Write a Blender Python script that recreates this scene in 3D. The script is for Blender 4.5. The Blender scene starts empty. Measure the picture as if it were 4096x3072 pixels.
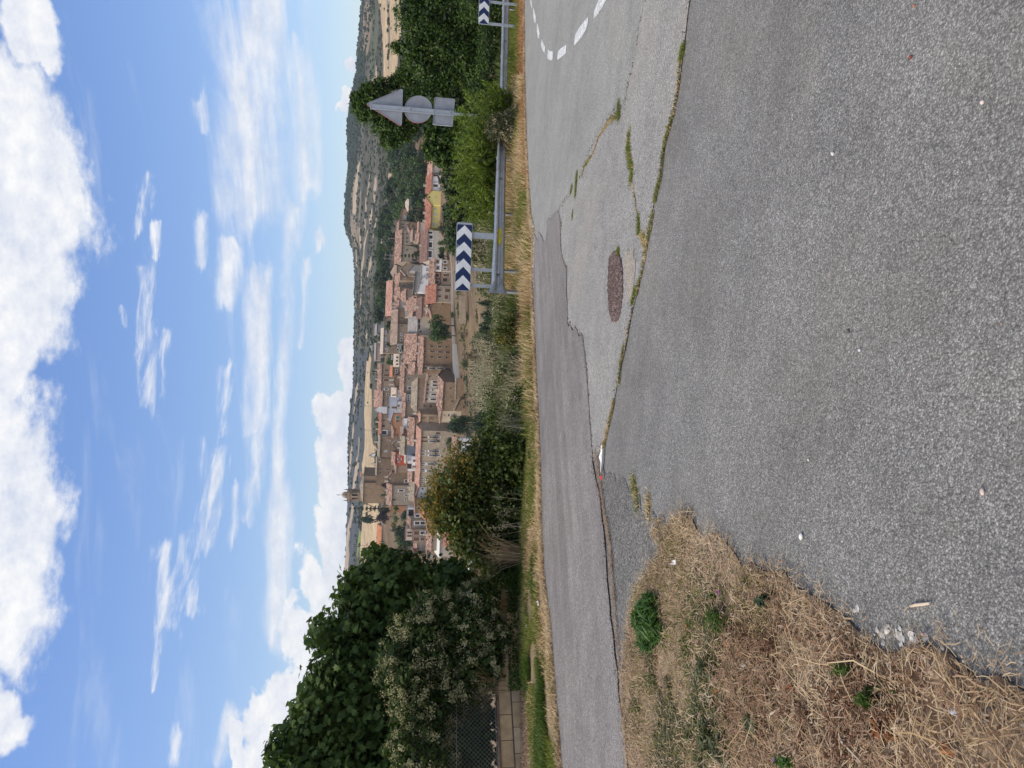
import bpy, bmesh, math, random
import numpy as np
from math import radians, sin, cos, tan, atan2, asin, pi
from mathutils import Vector, Matrix
from mathutils.geometry import tessellate_polygon

rng = np.random.default_rng(7)
random.seed(7)
SC = bpy.context.scene
COL = SC.collection

# ------------------------------------------------------------------ camera
F = 3080.0                       # focal length in pixels of the 4096 px wide photograph
PITCH, ROLL = radians(8.5), radians(2.0)
EYE = np.array([0.0, 0.0, 1.6])
_f = np.array([0, cos(PITCH), -sin(PITCH)])
_d = np.array([0, -sin(PITCH), -cos(PITCH)])
_r = np.array([1.0, 0, 0])
IX = cos(ROLL) * _d + sin(ROLL) * _r
IY = sin(ROLL) * _d - cos(ROLL) * _r
cam_data = bpy.data.cameras.new("camera")
cam = bpy.data.objects.new("camera", cam_data)
COL.objects.link(cam)
cam_data.sensor_width = 36.0
cam_data.lens = F / 4096.0 * 36.0
cam_data.clip_start = 0.05
cam_data.clip_end = 30000
M3 = Matrix((tuple(IX), tuple(-IY), tuple(-_f))).transposed()
cam.matrix_world = Matrix.Translation(Vector(EYE)) @ M3.to_4x4()
SC.camera = cam

# ------------------------------------------------------------------ light and exposure
SUN_EL, SUN_AZ = radians(52), radians(-112)       # azimuth clockwise from +Y: the sun stands to the left
SKY_STRENGTH = 0.105
SC.view_settings.view_transform = 'Standard'
SC.view_settings.look = 'None'
SC.view_settings.exposure = 0.78
SC.view_settings.gamma = 1.0
SC.view_settings.use_curve_mapping = False
sun_d = bpy.data.lights.new("sun", 'SUN')
sun_d.energy = 2.3
sun_d.angle = radians(38)
sun_d.color = (1.0, 0.90, 0.76)
sun = bpy.data.objects.new("sun", sun_d)
COL.objects.link(sun)
sv = Vector((cos(SUN_EL) * sin(SUN_AZ), cos(SUN_EL) * cos(SUN_AZ), sin(SUN_EL)))
sun.rotation_euler = sv.to_track_quat('Z', 'Y').to_euler()


def ray(x, y):
    return _f + IX * ((x - 2048.0) / F) + IY * ((y - 1536.0) / F)


def at(x, y, Y):
    """the point that the photograph shows at pixel (x, y) when it lies Y metres ahead"""
    d = ray(x, y)
    return EYE + d * (Y / d[1])


def azel(x, y):
    d = ray(x, y)
    d = d / np.linalg.norm(d)
    return atan2(d[0], d[1]), asin(d[2])


# ------------------------------------------------------------------ node helpers
class NT:
    def __init__(self, tree):
        self.t = tree
        self.n = tree.nodes
        self.l = tree.links

    def put(self, sock, v):
        if v is None:
            return
        if hasattr(v, "node"):
            self.l.new(v, sock)
        else:
            if isinstance(v, (tuple, list)) and len(v) == 3 and len(getattr(sock, "default_value", (0, 0, 0))) == 4:
                v = (*v, 1)
            sock.default_value = v

    def math(self, op, a, b=None, c=None, clamp=False):
        n = self.n.new("ShaderNodeMath")
        n.operation = op
        n.use_clamp = clamp
        self.put(n.inputs[0], a)
        self.put(n.inputs[1], b)
        self.put(n.inputs[2], c)
        return n.outputs[0]

    def vmath(self, op, a, b=None, out=0, scale=None):
        n = self.n.new("ShaderNodeVectorMath")
        n.operation = op
        self.put(n.inputs[0], a)
        self.put(n.inputs[1], b)
        if scale is not None:
            n.inputs[3].default_value = scale
        return n.outputs[out]

    def noise(self, vec, scale, detail=4, rough=.55, out=0, dist=0.0):
        n = self.n.new("ShaderNodeTexNoise")
        self.put(n.inputs["Vector"], vec)
        n.inputs["Scale"].default_value = scale
        n.inputs["Detail"].default_value = detail
        n.inputs["Roughness"].default_value = rough
        n.inputs["Distortion"].default_value = dist
        return n.outputs[out]

    def voro(self, vec, scale, feature='F1', out="Distance", rand=1.0):
        n = self.n.new("ShaderNodeTexVoronoi")
        n.feature = feature
        self.put(n.inputs["Vector"], vec)
        n.inputs["Scale"].default_value = scale
        n.inputs["Randomness"].default_value = rand
        return n.outputs[out]

    def ramp(self, fac, stops, interp='LINEAR'):
        n = self.n.new("ShaderNodeValToRGB")
        n.color_ramp.interpolation = interp
        e = n.color_ramp.elements
        while len(e) < len(stops):
            e.new(0.5)
        for k, (p, c) in enumerate(stops):
            e[k].position = p
            e[k].color = (*c, 1) if len(c) == 3 else c
        self.put(n.inputs[0], fac)
        return n.outputs[0]

    def mix(self, fac, a, b, mode='MIX'):
        n = self.n.new("ShaderNodeMix")
        n.data_type = 'RGBA'
        n.blend_type = mode
        self.put(n.inputs[0], fac)
        self.put(n.inputs[6], a)
        self.put(n.inputs[7], b)
        return n.outputs[2]

    def smooth(self, v, lo, hi):
        n = self.n.new("ShaderNodeMapRange")
        n.interpolation_type = 'SMOOTHSTEP'
        self.put(n.inputs[0], v)
        n.inputs[1].default_value = lo
        n.inputs[2].default_value = hi
        return n.outputs[0]

    def sep(self, v):
        n = self.n.new("ShaderNodeSeparateXYZ")
        self.put(n.inputs[0], v)
        return n.outputs

    def comb(self, x, y, z):
        n = self.n.new("ShaderNodeCombineXYZ")
        for k, v in enumerate((x, y, z)):
            self.put(n.inputs[k], v)
        return n.outputs[0]


# ------------------------------------------------------------------ world: blue summer sky with clouds
def build_world():
    w = bpy.data.worlds.new("World")
    SC.world = w
    w.use_nodes = True
    w.node_tree.nodes.clear()
    T = NT(w.node_tree)
    sky = T.n.new("ShaderNodeTexSky")
    sky.sky_type = 'NISHITA'
    sky.sun_disc = False
    sky.sun_elevation = SUN_EL
    sky.sun_rotation = SUN_AZ
    sky.altitude = 450
    sky.air_density = 1.0
    sky.dust_density = 0.6
    sky.ozone_density = 2.2
    tc = T.n.new("ShaderNodeTexCoord").outputs["Generated"]
    d = T.vmath('NORMALIZE', tc)
    dx, dy, dz = T.sep(d)
    az = T.math('ARCTAN2', dx, dy)
    el = T.math('ARCSINE', dz)
    # stretched coordinates for streaky clouds, roundish ones for cumulus
    P0 = T.comb(az, el, 0.0)
    w1 = T.vmath('MULTIPLY', T.vmath('SUBTRACT', T.noise(T.vmath('MULTIPLY', P0, (1.0, 2.2, 1)), 5.0, 3, .5, out=1), (.5, .5, .5)), (.22, .055, 0))
    w2 = T.vmath('MULTIPLY', T.vmath('SUBTRACT', T.noise(P0, 22.0, 4, .6, out=1), (.5, .5, .5)), (.05, .025, 0))
    P = T.vmath('ADD', P0, T.vmath('ADD', w1, w2))
    nz_c = T.noise(T.comb(az, T.math('MULTIPLY', el, 1.25), 0.3), 22.0, 9, .66)
    nz_b = T.noise(T.comb(T.math('MULTIPLY', az, .8), T.math('MULTIPLY', el, 1.7), 2.3), 6.0, 9, .66)
    tilt = T.math('ADD', el, T.math('MULTIPLY', az, -.08))
    nz_s = T.noise(T.comb(T.math('MULTIPLY', az, 1.0), T.math('MULTIPLY', tilt, 6.5), 5.3), 4.5, 8, .62, dist=.4)
    nz_f = T.noise(T.comb(T.math('MULTIPLY', az, 3.0), T.math('MULTIPLY', tilt, 14), 1.3), 9.0, 6, .62)

    P_s = T.vmath('ADD', P0, T.vmath('ADD', T.vmath('MULTIPLY', T.vmath('SUBTRACT', T.noise(T.vmath('MULTIPLY', P0, (1.0, 3.0, 1)), 6.0, 3, .5, out=1), (.5, .5, .5)), (.10, .030, 0)),
                                       T.vmath('MULTIPLY', T.vmath('SUBTRACT', T.noise(T.vmath('MULTIPLY', P0, (1.0, 2.5, 1)), 30.0, 3, .6, out=1), (.5, .5, .5)), (.05, .010, 0))))

    def caps(lst, P=P):
        """list of (x1, y1, x2, y2, radius) in display pixels (photo shown 2212 wide) -> 1 inside .. negative outside"""
        best = None
        for (x1, y1, x2, y2, r) in lst:
            k = 4096 / 2212.0
            a0, e0 = azel(x1 * k, y1 * k)
            a1, e1 = azel(x2 * k, y2 * k)
            rr = r * k / F
            A = (a0, e0, 0.0)
            B = np.array([a1 - a0, e1 - e0, 0.0])
            L2 = float(B @ B) + 1e-9
            pa = T.vmath('SUBTRACT', P, A)
            h = T.math('MULTIPLY', T.vmath('DOT_PRODUCT', pa, tuple(B), out=1), 1.0 / L2, clamp=True)
            n = T.n.new("ShaderNodeVectorMath")
            n.operation = 'SCALE'
            n.inputs[0].default_value = tuple(B)
            T.l.new(h, n.inputs[3])
            dist = T.vmath('DISTANCE', pa, n.outputs[0], out=1)
            v = T.math('MULTIPLY_ADD', dist, -1.0 / rr, 1.0)
            best = v if best is None else T.math('MAXIMUM', best, v)
        return best

    big = caps([(30, 350, 80, 520, 140), (30, 560, 105, 610, 105), (-30, 250, 10, 740, 130), (70, 70, 40, 0, 42),
                (20, 900, 60, 1100, 105), (10, 1180, -40, 1420, 90), (-10, 1540, 10, 1560, 42)])
    cum = caps([(742, 1200, 730, 900, 45), (760, 1000, 755, 760, 26), (715, 1120, 745, 1190, 42), (700, 1250, 740, 1350, 55),
                (660, 1370, 700, 1450, 52), (610, 1500, 680, 1480, 60), (575, 1560, 620, 1640, 60), (520, 1540, 560, 1640, 30),
                (745, 235, 740, 270, 12), (750, 160, 757, 180, 8)])
    band = caps([(570, -60, 540, 230, 100), (530, 260, 545, 420, 85), (640, 120, 655, 400, 34), (630, 430, 615, 640, 30), (500, 540, 490, 660, 24),
                 (568, 600, 545, 950, 28), (618, 640, 600, 1050, 26), (603, 1050, 585, 1400, 32), (560, 900, 530, 1110, 24), (500, 1150, 505, 1060, 16),
                 (660, 560, 648, 760, 13), (685, 520, 690, 545, 11), (430, 220, 440, 260, 18), (430, 460, 432, 560, 16),
                 (490, 1560, 465, 1640, 22)], P_s)
    wisp = caps([(484, 920, 502, 780, 16), (428, 1190, 465, 960, 26), (395, 1180, 402, 1300, 26), (350, 1200, 350, 1370, 30), (335, 1370, 328, 1490, 11),
                 (325, 380, 314, 480, 13), (342, 480, 342, 550, 12), (320, 560, 312, 760, 19), (320, 740, 320, 890, 24), (352, 720, 352, 860, 14), (270, 650, 272, 700, 10), (388, 1590, 372, 1660, 20)], P_s)
    nz_w = T.noise(T.comb(T.math('MULTIPLY', az, 1.6), T.math('MULTIPLY', T.math('ADD', el, T.math('MULTIPLY', az, .06)), 11), 7.7), 7.0, 7, .66, dist=.5)
    a4 = T.math('MULTIPLY', T.smooth(T.math('ADD', T.math('MULTIPLY', wisp, .75), T.math('MULTIPLY', T.math('SUBTRACT', nz_w, .5), 3.4)), .05, 1.25), .92)
    # unseen clouds beyond the frame, coverage raised to whiten the ambient light
    wide = T.math('MAXIMUM', T.smooth(T.math('ABSOLUTE', az), .50, .60), T.smooth(el, .50, .60))
    gen = T.noise(T.comb(dx, dy, T.math('MULTIPLY', dz, 2.2)), 2.2, 8, .58)
    gen_a = T.math('MULTIPLY', T.smooth(gen, .46, .58), wide)
    a1 = T.smooth(T.math('ADD', big, T.math('MULTIPLY', T.math('SUBTRACT', nz_b, .5), 2.6)), -.05, .42)
    a2 = T.smooth(T.math('ADD', cum, T.math('MULTIPLY', T.math('SUBTRACT', nz_c, .5), 1.7)), .05, .30)
    a3 = T.smooth(T.math('ADD', T.math('MULTIPLY', band, .95), T.math('MULTIPLY', T.math('SUBTRACT', nz_s, .5), 3.1)), -.10, 1.30)
    a3 = T.math('MULTIPLY', a3, T.math('MULTIPLY_ADD', nz_f, .9, .45))
    veil = T.math('MULTIPLY', T.smooth(nz_s, .52, .75), T.math('MULTIPLY', T.smooth(el, .02, .12), T.smooth(el, .48, .30)))
    a3 = T.math('MAXIMUM', a3, T.math('MULTIPLY', veil, .20))
    a3 = T.math('MAXIMUM', a3, T.math('MULTIPLY', a4, T.smooth(wisp, -.6, .0)))
    alpha = T.math('MAXIMUM', T.math('MAXIMUM', a1, a2), T.math('MAXIMUM', T.math('MINIMUM', a3, .92), gen_a), clamp=True)
    base_n = T.math('ADD', T.math('MULTIPLY', T.noise(T.comb(az, T.math('MULTIPLY', el, 1.8), 9.1), 9.0, 7, .6), .5), T.math('MULTIPLY', T.noise(T.comb(az, T.math('MULTIPLY', el, 1.5), 4.1), 42.0, 5, .65), .5))
    shade = T.math('MULTIPLY_ADD', T.math('SUBTRACT', base_n, .5), 3.4, .64, clamp=True)
    ccol = T.mix(shade, (3.5, 3.85, 4.7), (5.6, 5.6, 5.6))
    # deeper blue of the phone picture aloft, paler towards the skyline
    tint = T.mix(T.smooth(el, -.02, .52), (.80, .77, .80), (.80, .91, 1.12))
    skyc = T.mix(1.0, sky.outputs[0], tint, 'MULTIPLY')
    col = T.mix(alpha, skyc, ccol)
    bg = T.n.new("ShaderNodeBackground")
    T.put(bg.inputs[0], col)
    bg.inputs[1].default_value = SKY_STRENGTH
    out = T.n.new("ShaderNodeOutputWorld")
    T.l.new(bg.outputs[0], out.inputs[0])


build_world()

# ------------------------------------------------------------------ materials
MATS = {}


def new_mat(name):
    m = bpy.data.materials.new(name)
    m.use_nodes = True
    m.node_tree.nodes.clear()
    MATS[name] = m
    T = NT(m.node_tree)
    T.out = T.n.new("ShaderNodeOutputMaterial")
    return m, T


def bsdf(T, color, rough=.9, metal=0.0, bump=None, bump_str=.3, bump_dist=.01, spec=.3):
    b = T.n.new("ShaderNodeBsdfPrincipled")
    T.put(b.inputs["Base Color"], color)
    T.put(b.inputs["Roughness"], rough)
    T.put(b.inputs["Metallic"], metal)
    b.inputs["Specular IOR Level"].default_value = spec
    if bump is not None:
        bn = T.n.new("ShaderNodeBump")
        bn.inputs["Strength"].default_value = bump_str
        bn.inputs["Distance"].default_value = bump_dist
        T.put(bn.inputs["Height"], bump)
        T.l.new(bn.outputs[0], b.inputs["Normal"])
    T.l.new(b.outputs[0], T.out.inputs[0])
    return b


def objco(T):
    return T.n.new("ShaderNodeTexCoord").outputs["Object"]


def worldco(T):
    return T.n.new("ShaderNodeNewGeometry").outputs["Position"]


def c3(c, k):
    return tuple(min(1, v * k) for v in c)


def plain(name, c, rough=.8, metal=0, var=.15, scale=3.0, spec=.3, bump=0.0):
    m, T = new_mat(name)
    p = worldco(T)
    n = T.noise(p, scale, 5, .6)
    col = T.ramp(n, [(.3, c3(c, 1 - var)), (.7, c3(c, 1 + var))])
    bsdf(T, col, rough, metal, spec=spec, bump=n if bump else None, bump_str=bump)
    return m


def wall_mat(name, c, stain=.22, stone=True):
    m, T = new_mat(name)
    p = worldco(T)
    n1 = T.noise(p, .28, 4, .6)
    n2 = T.noise(p, 1.6, 5, .65)
    col = T.ramp(n1, [(.3, c3(c, 1 - stain)), (.7, c3(c, 1 + stain * .6))])
    col = T.mix(T.math('MULTIPLY', T.smooth(n2, .45, .75), .45), col, c3(c, .72))
    if stone:
        v = T.voro(p, 1.7, out="Color")
        g = T.sep(v)[0]
        col = T.mix(.28, col, T.ramp(g, [(0, c3(c, .55)), (.6, c), (1, c3(c, 1.35))]))
    bsdf(T, col, .95, bump=n2, bump_str=.3, bump_dist=.05)
    return m


def roof_mat(name, cols, rows=True):
    """curved clay tiles: mottled tile by tile, with channels down the slope"""
    m, T = new_mat(name)
    p = objco(T)
    v = T.voro(T.vmath('MULTIPLY', p, (1.0, 1.0, 1.0)), 2.3, out="Color")
    g = T.sep(v)[0]
    n = T.noise(p, .5, 4, .6)
    st = [(k / (len(cols) - 1), c) for k, c in enumerate(cols)]
    col = T.ramp(g, st)
    col = T.mix(T.smooth(n, .35, .7), col, T.mix(.5, col, c3(cols[0], .7)))
    big = T.ramp(T.noise(p, 1.4, 5, .7), [(.3, (.62, .62, .62)), (.62, (1.12, 1.08, 1.05))])
    col = T.mix(1.0, col, big, 'MULTIPLY')
    x = T.sep(p)[0]
    w = T.math('SINE', T.math('MULTIPLY', x, 2 * pi / .45))
    bsdf(T, col, .92, bump=w if rows else n, bump_str=.8, bump_dist=.06)
    return m


def leaf_mat(name, shades, trans=.35, rough=.5, spec=.35):
    """leaves: every leaf (mesh island) takes its own shade"""
    m, T = new_mat(name)
    g = T.n.new("ShaderNodeNewGeometry")
    r = g.outputs["Random Per Island"]
    n = T.noise(g.outputs["Position"], .9, 3, .5)
    f = T.math('ADD', T.math('MULTIPLY', r, .62), T.math('MULTIPLY', T.smooth(n, .3, .7), .38))
    st = [(k / max(1, len(shades) - 1), c) for k, c in enumerate(shades)]
    col = T.ramp(f, st)
    b = T.n.new("ShaderNodeBsdfPrincipled")
    T.put(b.inputs["Base Color"], col)
    b.inputs["Roughness"].default_value = rough
    b.inputs["Specular IOR Level"].default_value = spec
    tr = T.n.new("ShaderNodeBsdfTranslucent")
    T.put(tr.inputs[0], T.mix(1.0, col, (1.15, 1.25, .7), 'MULTIPLY'))
    mx = T.n.new("ShaderNodeMixShader")
    mx.inputs[0].default_value = trans
    T.l.new(b.outputs[0], mx.inputs[1])
    T.l.new(tr.outputs[0], mx.inputs[2])
    T.l.new(mx.outputs[0], T.out.inputs[0])
    return m


def asphalt(name, tones, scale=85, bump=1.0, stain=(.1, .1, .1), stain_amt=.25, grain=.75, streak=False):
    m, T = new_mat(name)
    p = worldco(T)
    pw = T.vmath('ADD', p, T.vmath('MULTIPLY', T.noise(p, 40, 2, .5, out=1), (.012, .012, .012)))
    vc = T.sep(T.voro(pw, scale, out="Color"))
    vd = T.voro(pw, scale)
    vd2 = T.voro(pw, scale * 2.3)
    g = vc[0]
    st = [(k / (len(tones) - 1), c) for k, c in enumerate(tones)]
    col = T.ramp(T.math('MULTIPLY_ADD', T.sep(T.voro(pw, scale * 2.1, out="Color"))[1], .4, T.math('MULTIPLY', g, .6)), st)
    # dark binder between the stones
    gap = T.smooth(vd, .38, .62)
    col = T.mix(T.math('MULTIPLY', gap, .55), col, c3(tones[0], .6))
    odd = T.math('GREATER_THAN', T.sep(T.voro(pw, scale * .32, out="Color"))[2], .985)
    odd = T.math('MULTIPLY', odd, T.math('LESS_THAN', T.voro(pw, scale * .32), .28))
    col = T.mix(T.math('MULTIPLY', odd, .8), col, T.mix(vc[1], (.03, .03, .035), (.5, .42, .36)))
    n1 = T.noise(p, .55, 5, .6)
    n2 = T.noise(p, 3.1, 5, .65)
    col = T.mix(T.math('MULTIPLY', T.smooth(n1, .42, .68), stain_amt), col, stain)
    col = T.mix(1.0, col, T.ramp(n2, [(.3, (.86, .86, .86)), (.7, (1.1, 1.1, 1.1))]), 'MULTIPLY')
    g2 = T.noise(p, 34, 4, .8)
    g3 = T.noise(p, 75, 3, .8)
    gg = T.math('ADD', T.math('MULTIPLY', g2, .5), T.math('MULTIPLY', g3, .5))
    col = T.mix(grain, col, T.mix(1.0, col, T.ramp(gg, [(.36, (.42, .42, .42)), (.50, (1.0, 1.0, 1.0)), (.62, (1.7, 1.68, 1.62))]), 'MULTIPLY'))
    dust = T.noise(p, .9, 6, .7)
    col = T.mix(T.math('MULTIPLY', T.smooth(dust, .52, .70), .16), col, (.27, .235, .19))
    dark = T.noise(p, .45, 4, .6)
    col = T.mix(1.0, col, T.ramp(dark, [(.35, (.90, .90, .905)), (.6, (1.04, 1.04, 1.035))]), 'MULTIPLY')
    if streak:
        q = T.vmath('ADD', T.vmath('SCALE', p, scale=1.0), (0, 0, 0))
        al, ac = T.vmath('DOT_PRODUCT', p, (.68, .73, 0), out=1), T.vmath('DOT_PRODUCT', p, (-.73, .68, 0), out=1)
        sn = T.noise(T.comb(T.math('MULTIPLY', al, .12), T.math('MULTIPLY', ac, 1.6), 0), 1.4, 5, .65)
        col = T.mix(1.0, col, T.ramp(sn, [(.34, (.78, .77, .77)), (.62, (1.14, 1.14, 1.15))]), 'MULTIPLY')
        # small worn marks along the direction of travel
        wn = T.noise(T.comb(T.math('MULTIPLY', al, 1.5), T.math('MULTIPLY', ac, 14), 3), 2.2, 3, .7)
        col = T.mix(T.math('MULTIPLY', T.smooth(wn, .70, .74), .5), col, (.42, .36, .33))
    hgt = T.math('ADD', T.math('MULTIPLY', vd, -1.0), T.math('MULTIPLY', vd2, -.5))
    bsdf(T, col, .88, bump=hgt, bump_str=bump, bump_dist=.006, spec=.25)
    return m


def galvanised(name, c=(.44, .45, .45)):
    m, T = new_mat(name)
    p = worldco(T)
    n = T.noise(p, 9, 6, .65)
    n2 = T.noise(p, 1.5, 4, .6)
    col = T.ramp(n, [(.3, c3(c, .72)), (.65, c3(c, 1.12))])
    col = T.mix(T.math('MULTIPLY', T.smooth(n2, .5, .8), .3), col, (.22, .2, .17))
    bsdf(T, col, T.math('MULTIPLY_ADD', n, .25, .38), .55, spec=.5)
    return m


# ------------------------------------------------------------------ mesh helpers
def mesh_np(name, V, faces_flat, loop_totals, mats=(), mat_idx=None, smooth=False):
    me = bpy.data.meshes.new(name)
    V = np.asarray(V, dtype=np.float32).reshape(-1, 3)
    faces_flat = np.asarray(faces_flat, dtype=np.int32).ravel()
    lt = np.asarray(loop_totals, dtype=np.int32).ravel()
    me.vertices.add(len(V))
    me.vertices.foreach_set("co", V.ravel())
    me.loops.add(len(faces_flat))
    me.loops.foreach_set("vertex_index", faces_flat)
    me.polygons.add(len(lt))
    ls = np.zeros(len(lt), dtype=np.int32)
    ls[1:] = np.cumsum(lt)[:-1]
    me.polygons.foreach_set("loop_start", ls)
    me.polygons.foreach_set("loop_total", lt)
    for m in mats:
        me.materials.append(m)
    if mat_idx is not None:
        me.polygons.foreach_set("material_index", np.asarray(mat_idx, dtype=np.int32))
    if smooth:
        me.polygons.foreach_set("use_smooth", np.ones(len(lt), dtype=bool))
    me.update(calc_edges=True)
    return me


def tag(o, label=None, cat=None, group=None, kind=None):
    if label:
        o["label"] = label
    if cat:
        o["category"] = cat
    if group:
        o["group"] = group
    if kind:
        o["kind"] = kind
    return o


def link(name, data, parent=None, loc=None):
    o = bpy.data.objects.new(name, data)
    COL.objects.link(o)
    if loc is not None:
        o.location = loc
    if parent is not None:
        o.parent = parent
    return o


def empty(name, loc, rz=0.0):
    o = bpy.data.objects.new(name, None)
    o.empty_display_size = .3
    COL.objects.link(o)
    o.location = loc
    o.rotation_euler = (0, 0, rz)
    return o


class MB:
    """collects polygons (each with a material slot) into one mesh"""

    def __init__(self):
        self.v, self.f, self.m = [], [], []

    def poly(self, pts, mi=0):
        n = len(self.v)
        self.v += [tuple(p) for p in pts]
        self.f.append(tuple(range(n, n + len(pts))))
        self.m.append(mi)

    def prism(self, bot, top, mi=0, mtop=None):
        n = len(bot)
        self.poly(bot[::-1], mi)
        self.poly(top, mi if mtop is None else mtop)
        for k in range(n):
            j = (k + 1) % n
            self.poly([bot[k], bot[j], top[j], top[k]], mi)

    def box(self, x0, x1, y0, y1, z0, z1, mi=0):
        b = [(x0, y0, z0), (x1, y0, z0), (x1, y1, z0), (x0, y1, z0)]
        t = [(x0, y0, z1), (x1, y0, z1), (x1, y1, z1), (x0, y1, z1)]
        self.prism(b, t, mi)

    def tube(self, path, radii, seg=8, mi=0, cap=True):
        rings = []
        P = [Vector(p) for p in path]
        for k, p in enumerate(P):
            d = (P[min(k + 1, len(P) - 1)] - P[max(k - 1, 0)])
            d = d.normalized() if d.length > 1e-9 else Vector((0, 0, 1))
            a = d.orthogonal().normalized()
            if abs(d.z) < .99:
                a = d.cross(Vector((0, 0, 1))).normalized()
            b = d.cross(a).normalized()
            r = radii[k] if hasattr(radii, "__len__") else radii
            rings.append([p + a * (r * cos(2 * pi * j / seg)) + b * (r * sin(2 * pi * j / seg)) for j in range(seg)])
        for k in range(len(rings) - 1):
            for j in range(seg):
                i = (j + 1) % seg
                self.poly([rings[k][j], rings[k][i], rings[k + 1][i], rings[k + 1][j]], mi)
        if cap:
            self.poly(rings[0][::-1], mi)
            self.poly(rings[-1], mi)

    def mesh(self, name, mats, smooth=False, merge=False):
        me = bpy.data.meshes.new(name)
        me.from_pydata([tuple(map(float, p)) for p in self.v], [], self.f)
        for m in mats:
            me.materials.append(m)
        me.polygons.foreach_set("material_index", self.m)
        if merge:
            bm = bmesh.new()
            bm.from_mesh(me)
            bmesh.ops.remove_doubles(bm, verts=bm.verts, dist=1e-4)
            bmesh.ops.recalc_face_normals(bm, faces=bm.faces)
            bm.to_mesh(me)
            bm.free()
        if smooth:
            me.polygons.foreach_set("use_smooth", [True] * len(me.polygons))
        me.update()
        return me

    def build(self, name, mats, parent=None, smooth=False, merge=False, loc=None):
        if not isinstance(mats, (list, tuple)):
            mats = [mats]
        return link(name, self.mesh(name, mats, smooth, merge), parent, loc)

# ------------------------------------------------------------------ lie of the land
GA, GB = .066, .049              # the road plane falls away from the camera and to the right


def gp(x, y, h=0.0):
    """the point of the road plane seen at pixel (x, y)"""
    d = ray(x, y)
    t = 1.6 / -(d[2] + GA * d[1] + GB * d[0])
    p = EYE + d * t
    return np.array([p[0], p[1], p[2] + h])


def zplane(X, Y):
    return -GA * Y - GB * X


_pa, _pb = gp(2245, 3000), gp(2103, 60)
_u = (_pb - _pa)[:2] / np.linalg.norm((_pb - _pa)[:2])
_n = np.array([-_u[1], _u[0]])


def sdist(X, Y):
    """distance beyond the far edge of the asphalt"""
    return (X - _pa[0]) * _n[0] + (Y - _pa[1]) * _n[1]


def project(P):
    d = np.asarray(P) - EYE
    zc = d @ _f
    zc = np.where(np.abs(zc) < 1e-6, 1e-6, zc)
    return 2048 + F * (d @ IX) / zc, 1536 + F * (d @ IY) / zc, zc


TY = np.array([200, 240, 255, 272, 285, 300, 330, 350, 375, 430, 600, 900])
TC = np.array([-1500, 0, 500, 900, 1100, 1300, 1600, 2000, 2300, 2800, 4500])
TV = np.array([
    # -1500   0     500   900   1100  1300  1600  2000  2300  2800  4500
    [1900, 1900, 1900, 1930, 1950, 1965, 1975, 1990, 1990, 1990, 1990],   # 200
    [1840, 1840, 1840, 1850, 1870, 1885, 1905, 1935, 1925, 1920, 1920],   # 240
    [1810, 1810, 1810, 1815, 1826, 1830, 1868, 1905, 1895, 1890, 1890],   # 255
    [1785, 1785, 1785, 1790, 1806, 1810, 1830, 1880, 1875, 1870, 1870],   # 272
    [1770, 1770, 1772, 1775, 1790, 1800, 1812, 1850, 1850, 1850, 1850],   # 285
    [1740, 1740, 1745, 1750, 1765, 1780, 1790, 1810, 1815, 1815, 1815],   # 300
    [1700, 1700, 1705, 1705, 1710, 1725, 1735, 1665, 1655, 1655, 1655],   # 330
    [1690, 1690, 1690, 1680, 1680, 1680, 1690, 1625, 1605, 1605, 1605],   # 350
    [1660, 1660, 1655, 1640, 1630, 1620, 1620, 1565, 1568, 1568, 1568],   # 375
    [1625, 1625, 1610, 1585, 1560, 1545, 1530, 1525, 1540, 1540, 1540],   # 430
    [1560, 1560, 1545, 1525, 1515, 1500, 1475, 1455, 1452, 1452, 1452],   # 600
    [1500, 1500, 1475, 1470, 1468, 1462, 1445, 1425, 1415, 1415, 1415],   # 900
], dtype=float)
TZ = np.array([[at(TV[i, j], TC[j], TY[i])[2] for j in range(len(TC))] for i in range(len(TY))])
TT = np.array([ray(1600, y)[0] / ray(1600, y)[1] for y in TC])
SKYL = [(-1500, 1470), (-300, 1462), (0, 1449), (60, 1442), (110, 1440), (190, 1428), (300, 1424), (400, 1398), (500, 1386), (600, 1388),
        (700, 1389), (740, 1386), (785, 1380), (900, 1381), (935, 1386), (965, 1401), (1000, 1413), (1060, 1419), (1100, 1420),
        (1290, 1418), (1500, 1416), (1560, 1413), (1600, 1408), (1690, 1398), (1760, 1395), (2000, 1394), (2100, 1388), (2200, 1382),
        (2300, 1375), (2500, 1368), (2800, 1365), (4500, 1360)]
RZ = np.array([at(v, y, 1500)[2] for y, v in SKYL])
RT = np.array([ray(v, y)[0] / ray(v, y)[1] for y, v in SKYL])


def vnoise(X, Y, s, seed=0):
    """cheap smooth value noise"""
    r = np.random.default_rng(seed).random((64, 64))
    x, y = np.asarray(X) / s, np.asarray(Y) / s
    xi, yi = np.floor(x).astype(int), np.floor(y).astype(int)
    fx, fy = x - xi, y - yi
    fx, fy = fx * fx * (3 - 2 * fx), fy * fy * (3 - 2 * fy)
    g = lambda a, b: r[a % 64, b % 64]
    return (g(xi, yi) * (1 - fx) + g(xi + 1, yi) * fx) * (1 - fy) + (g(xi, yi + 1) * (1 - fx) + g(xi + 1, yi + 1) * fx) * fy - .5


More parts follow.
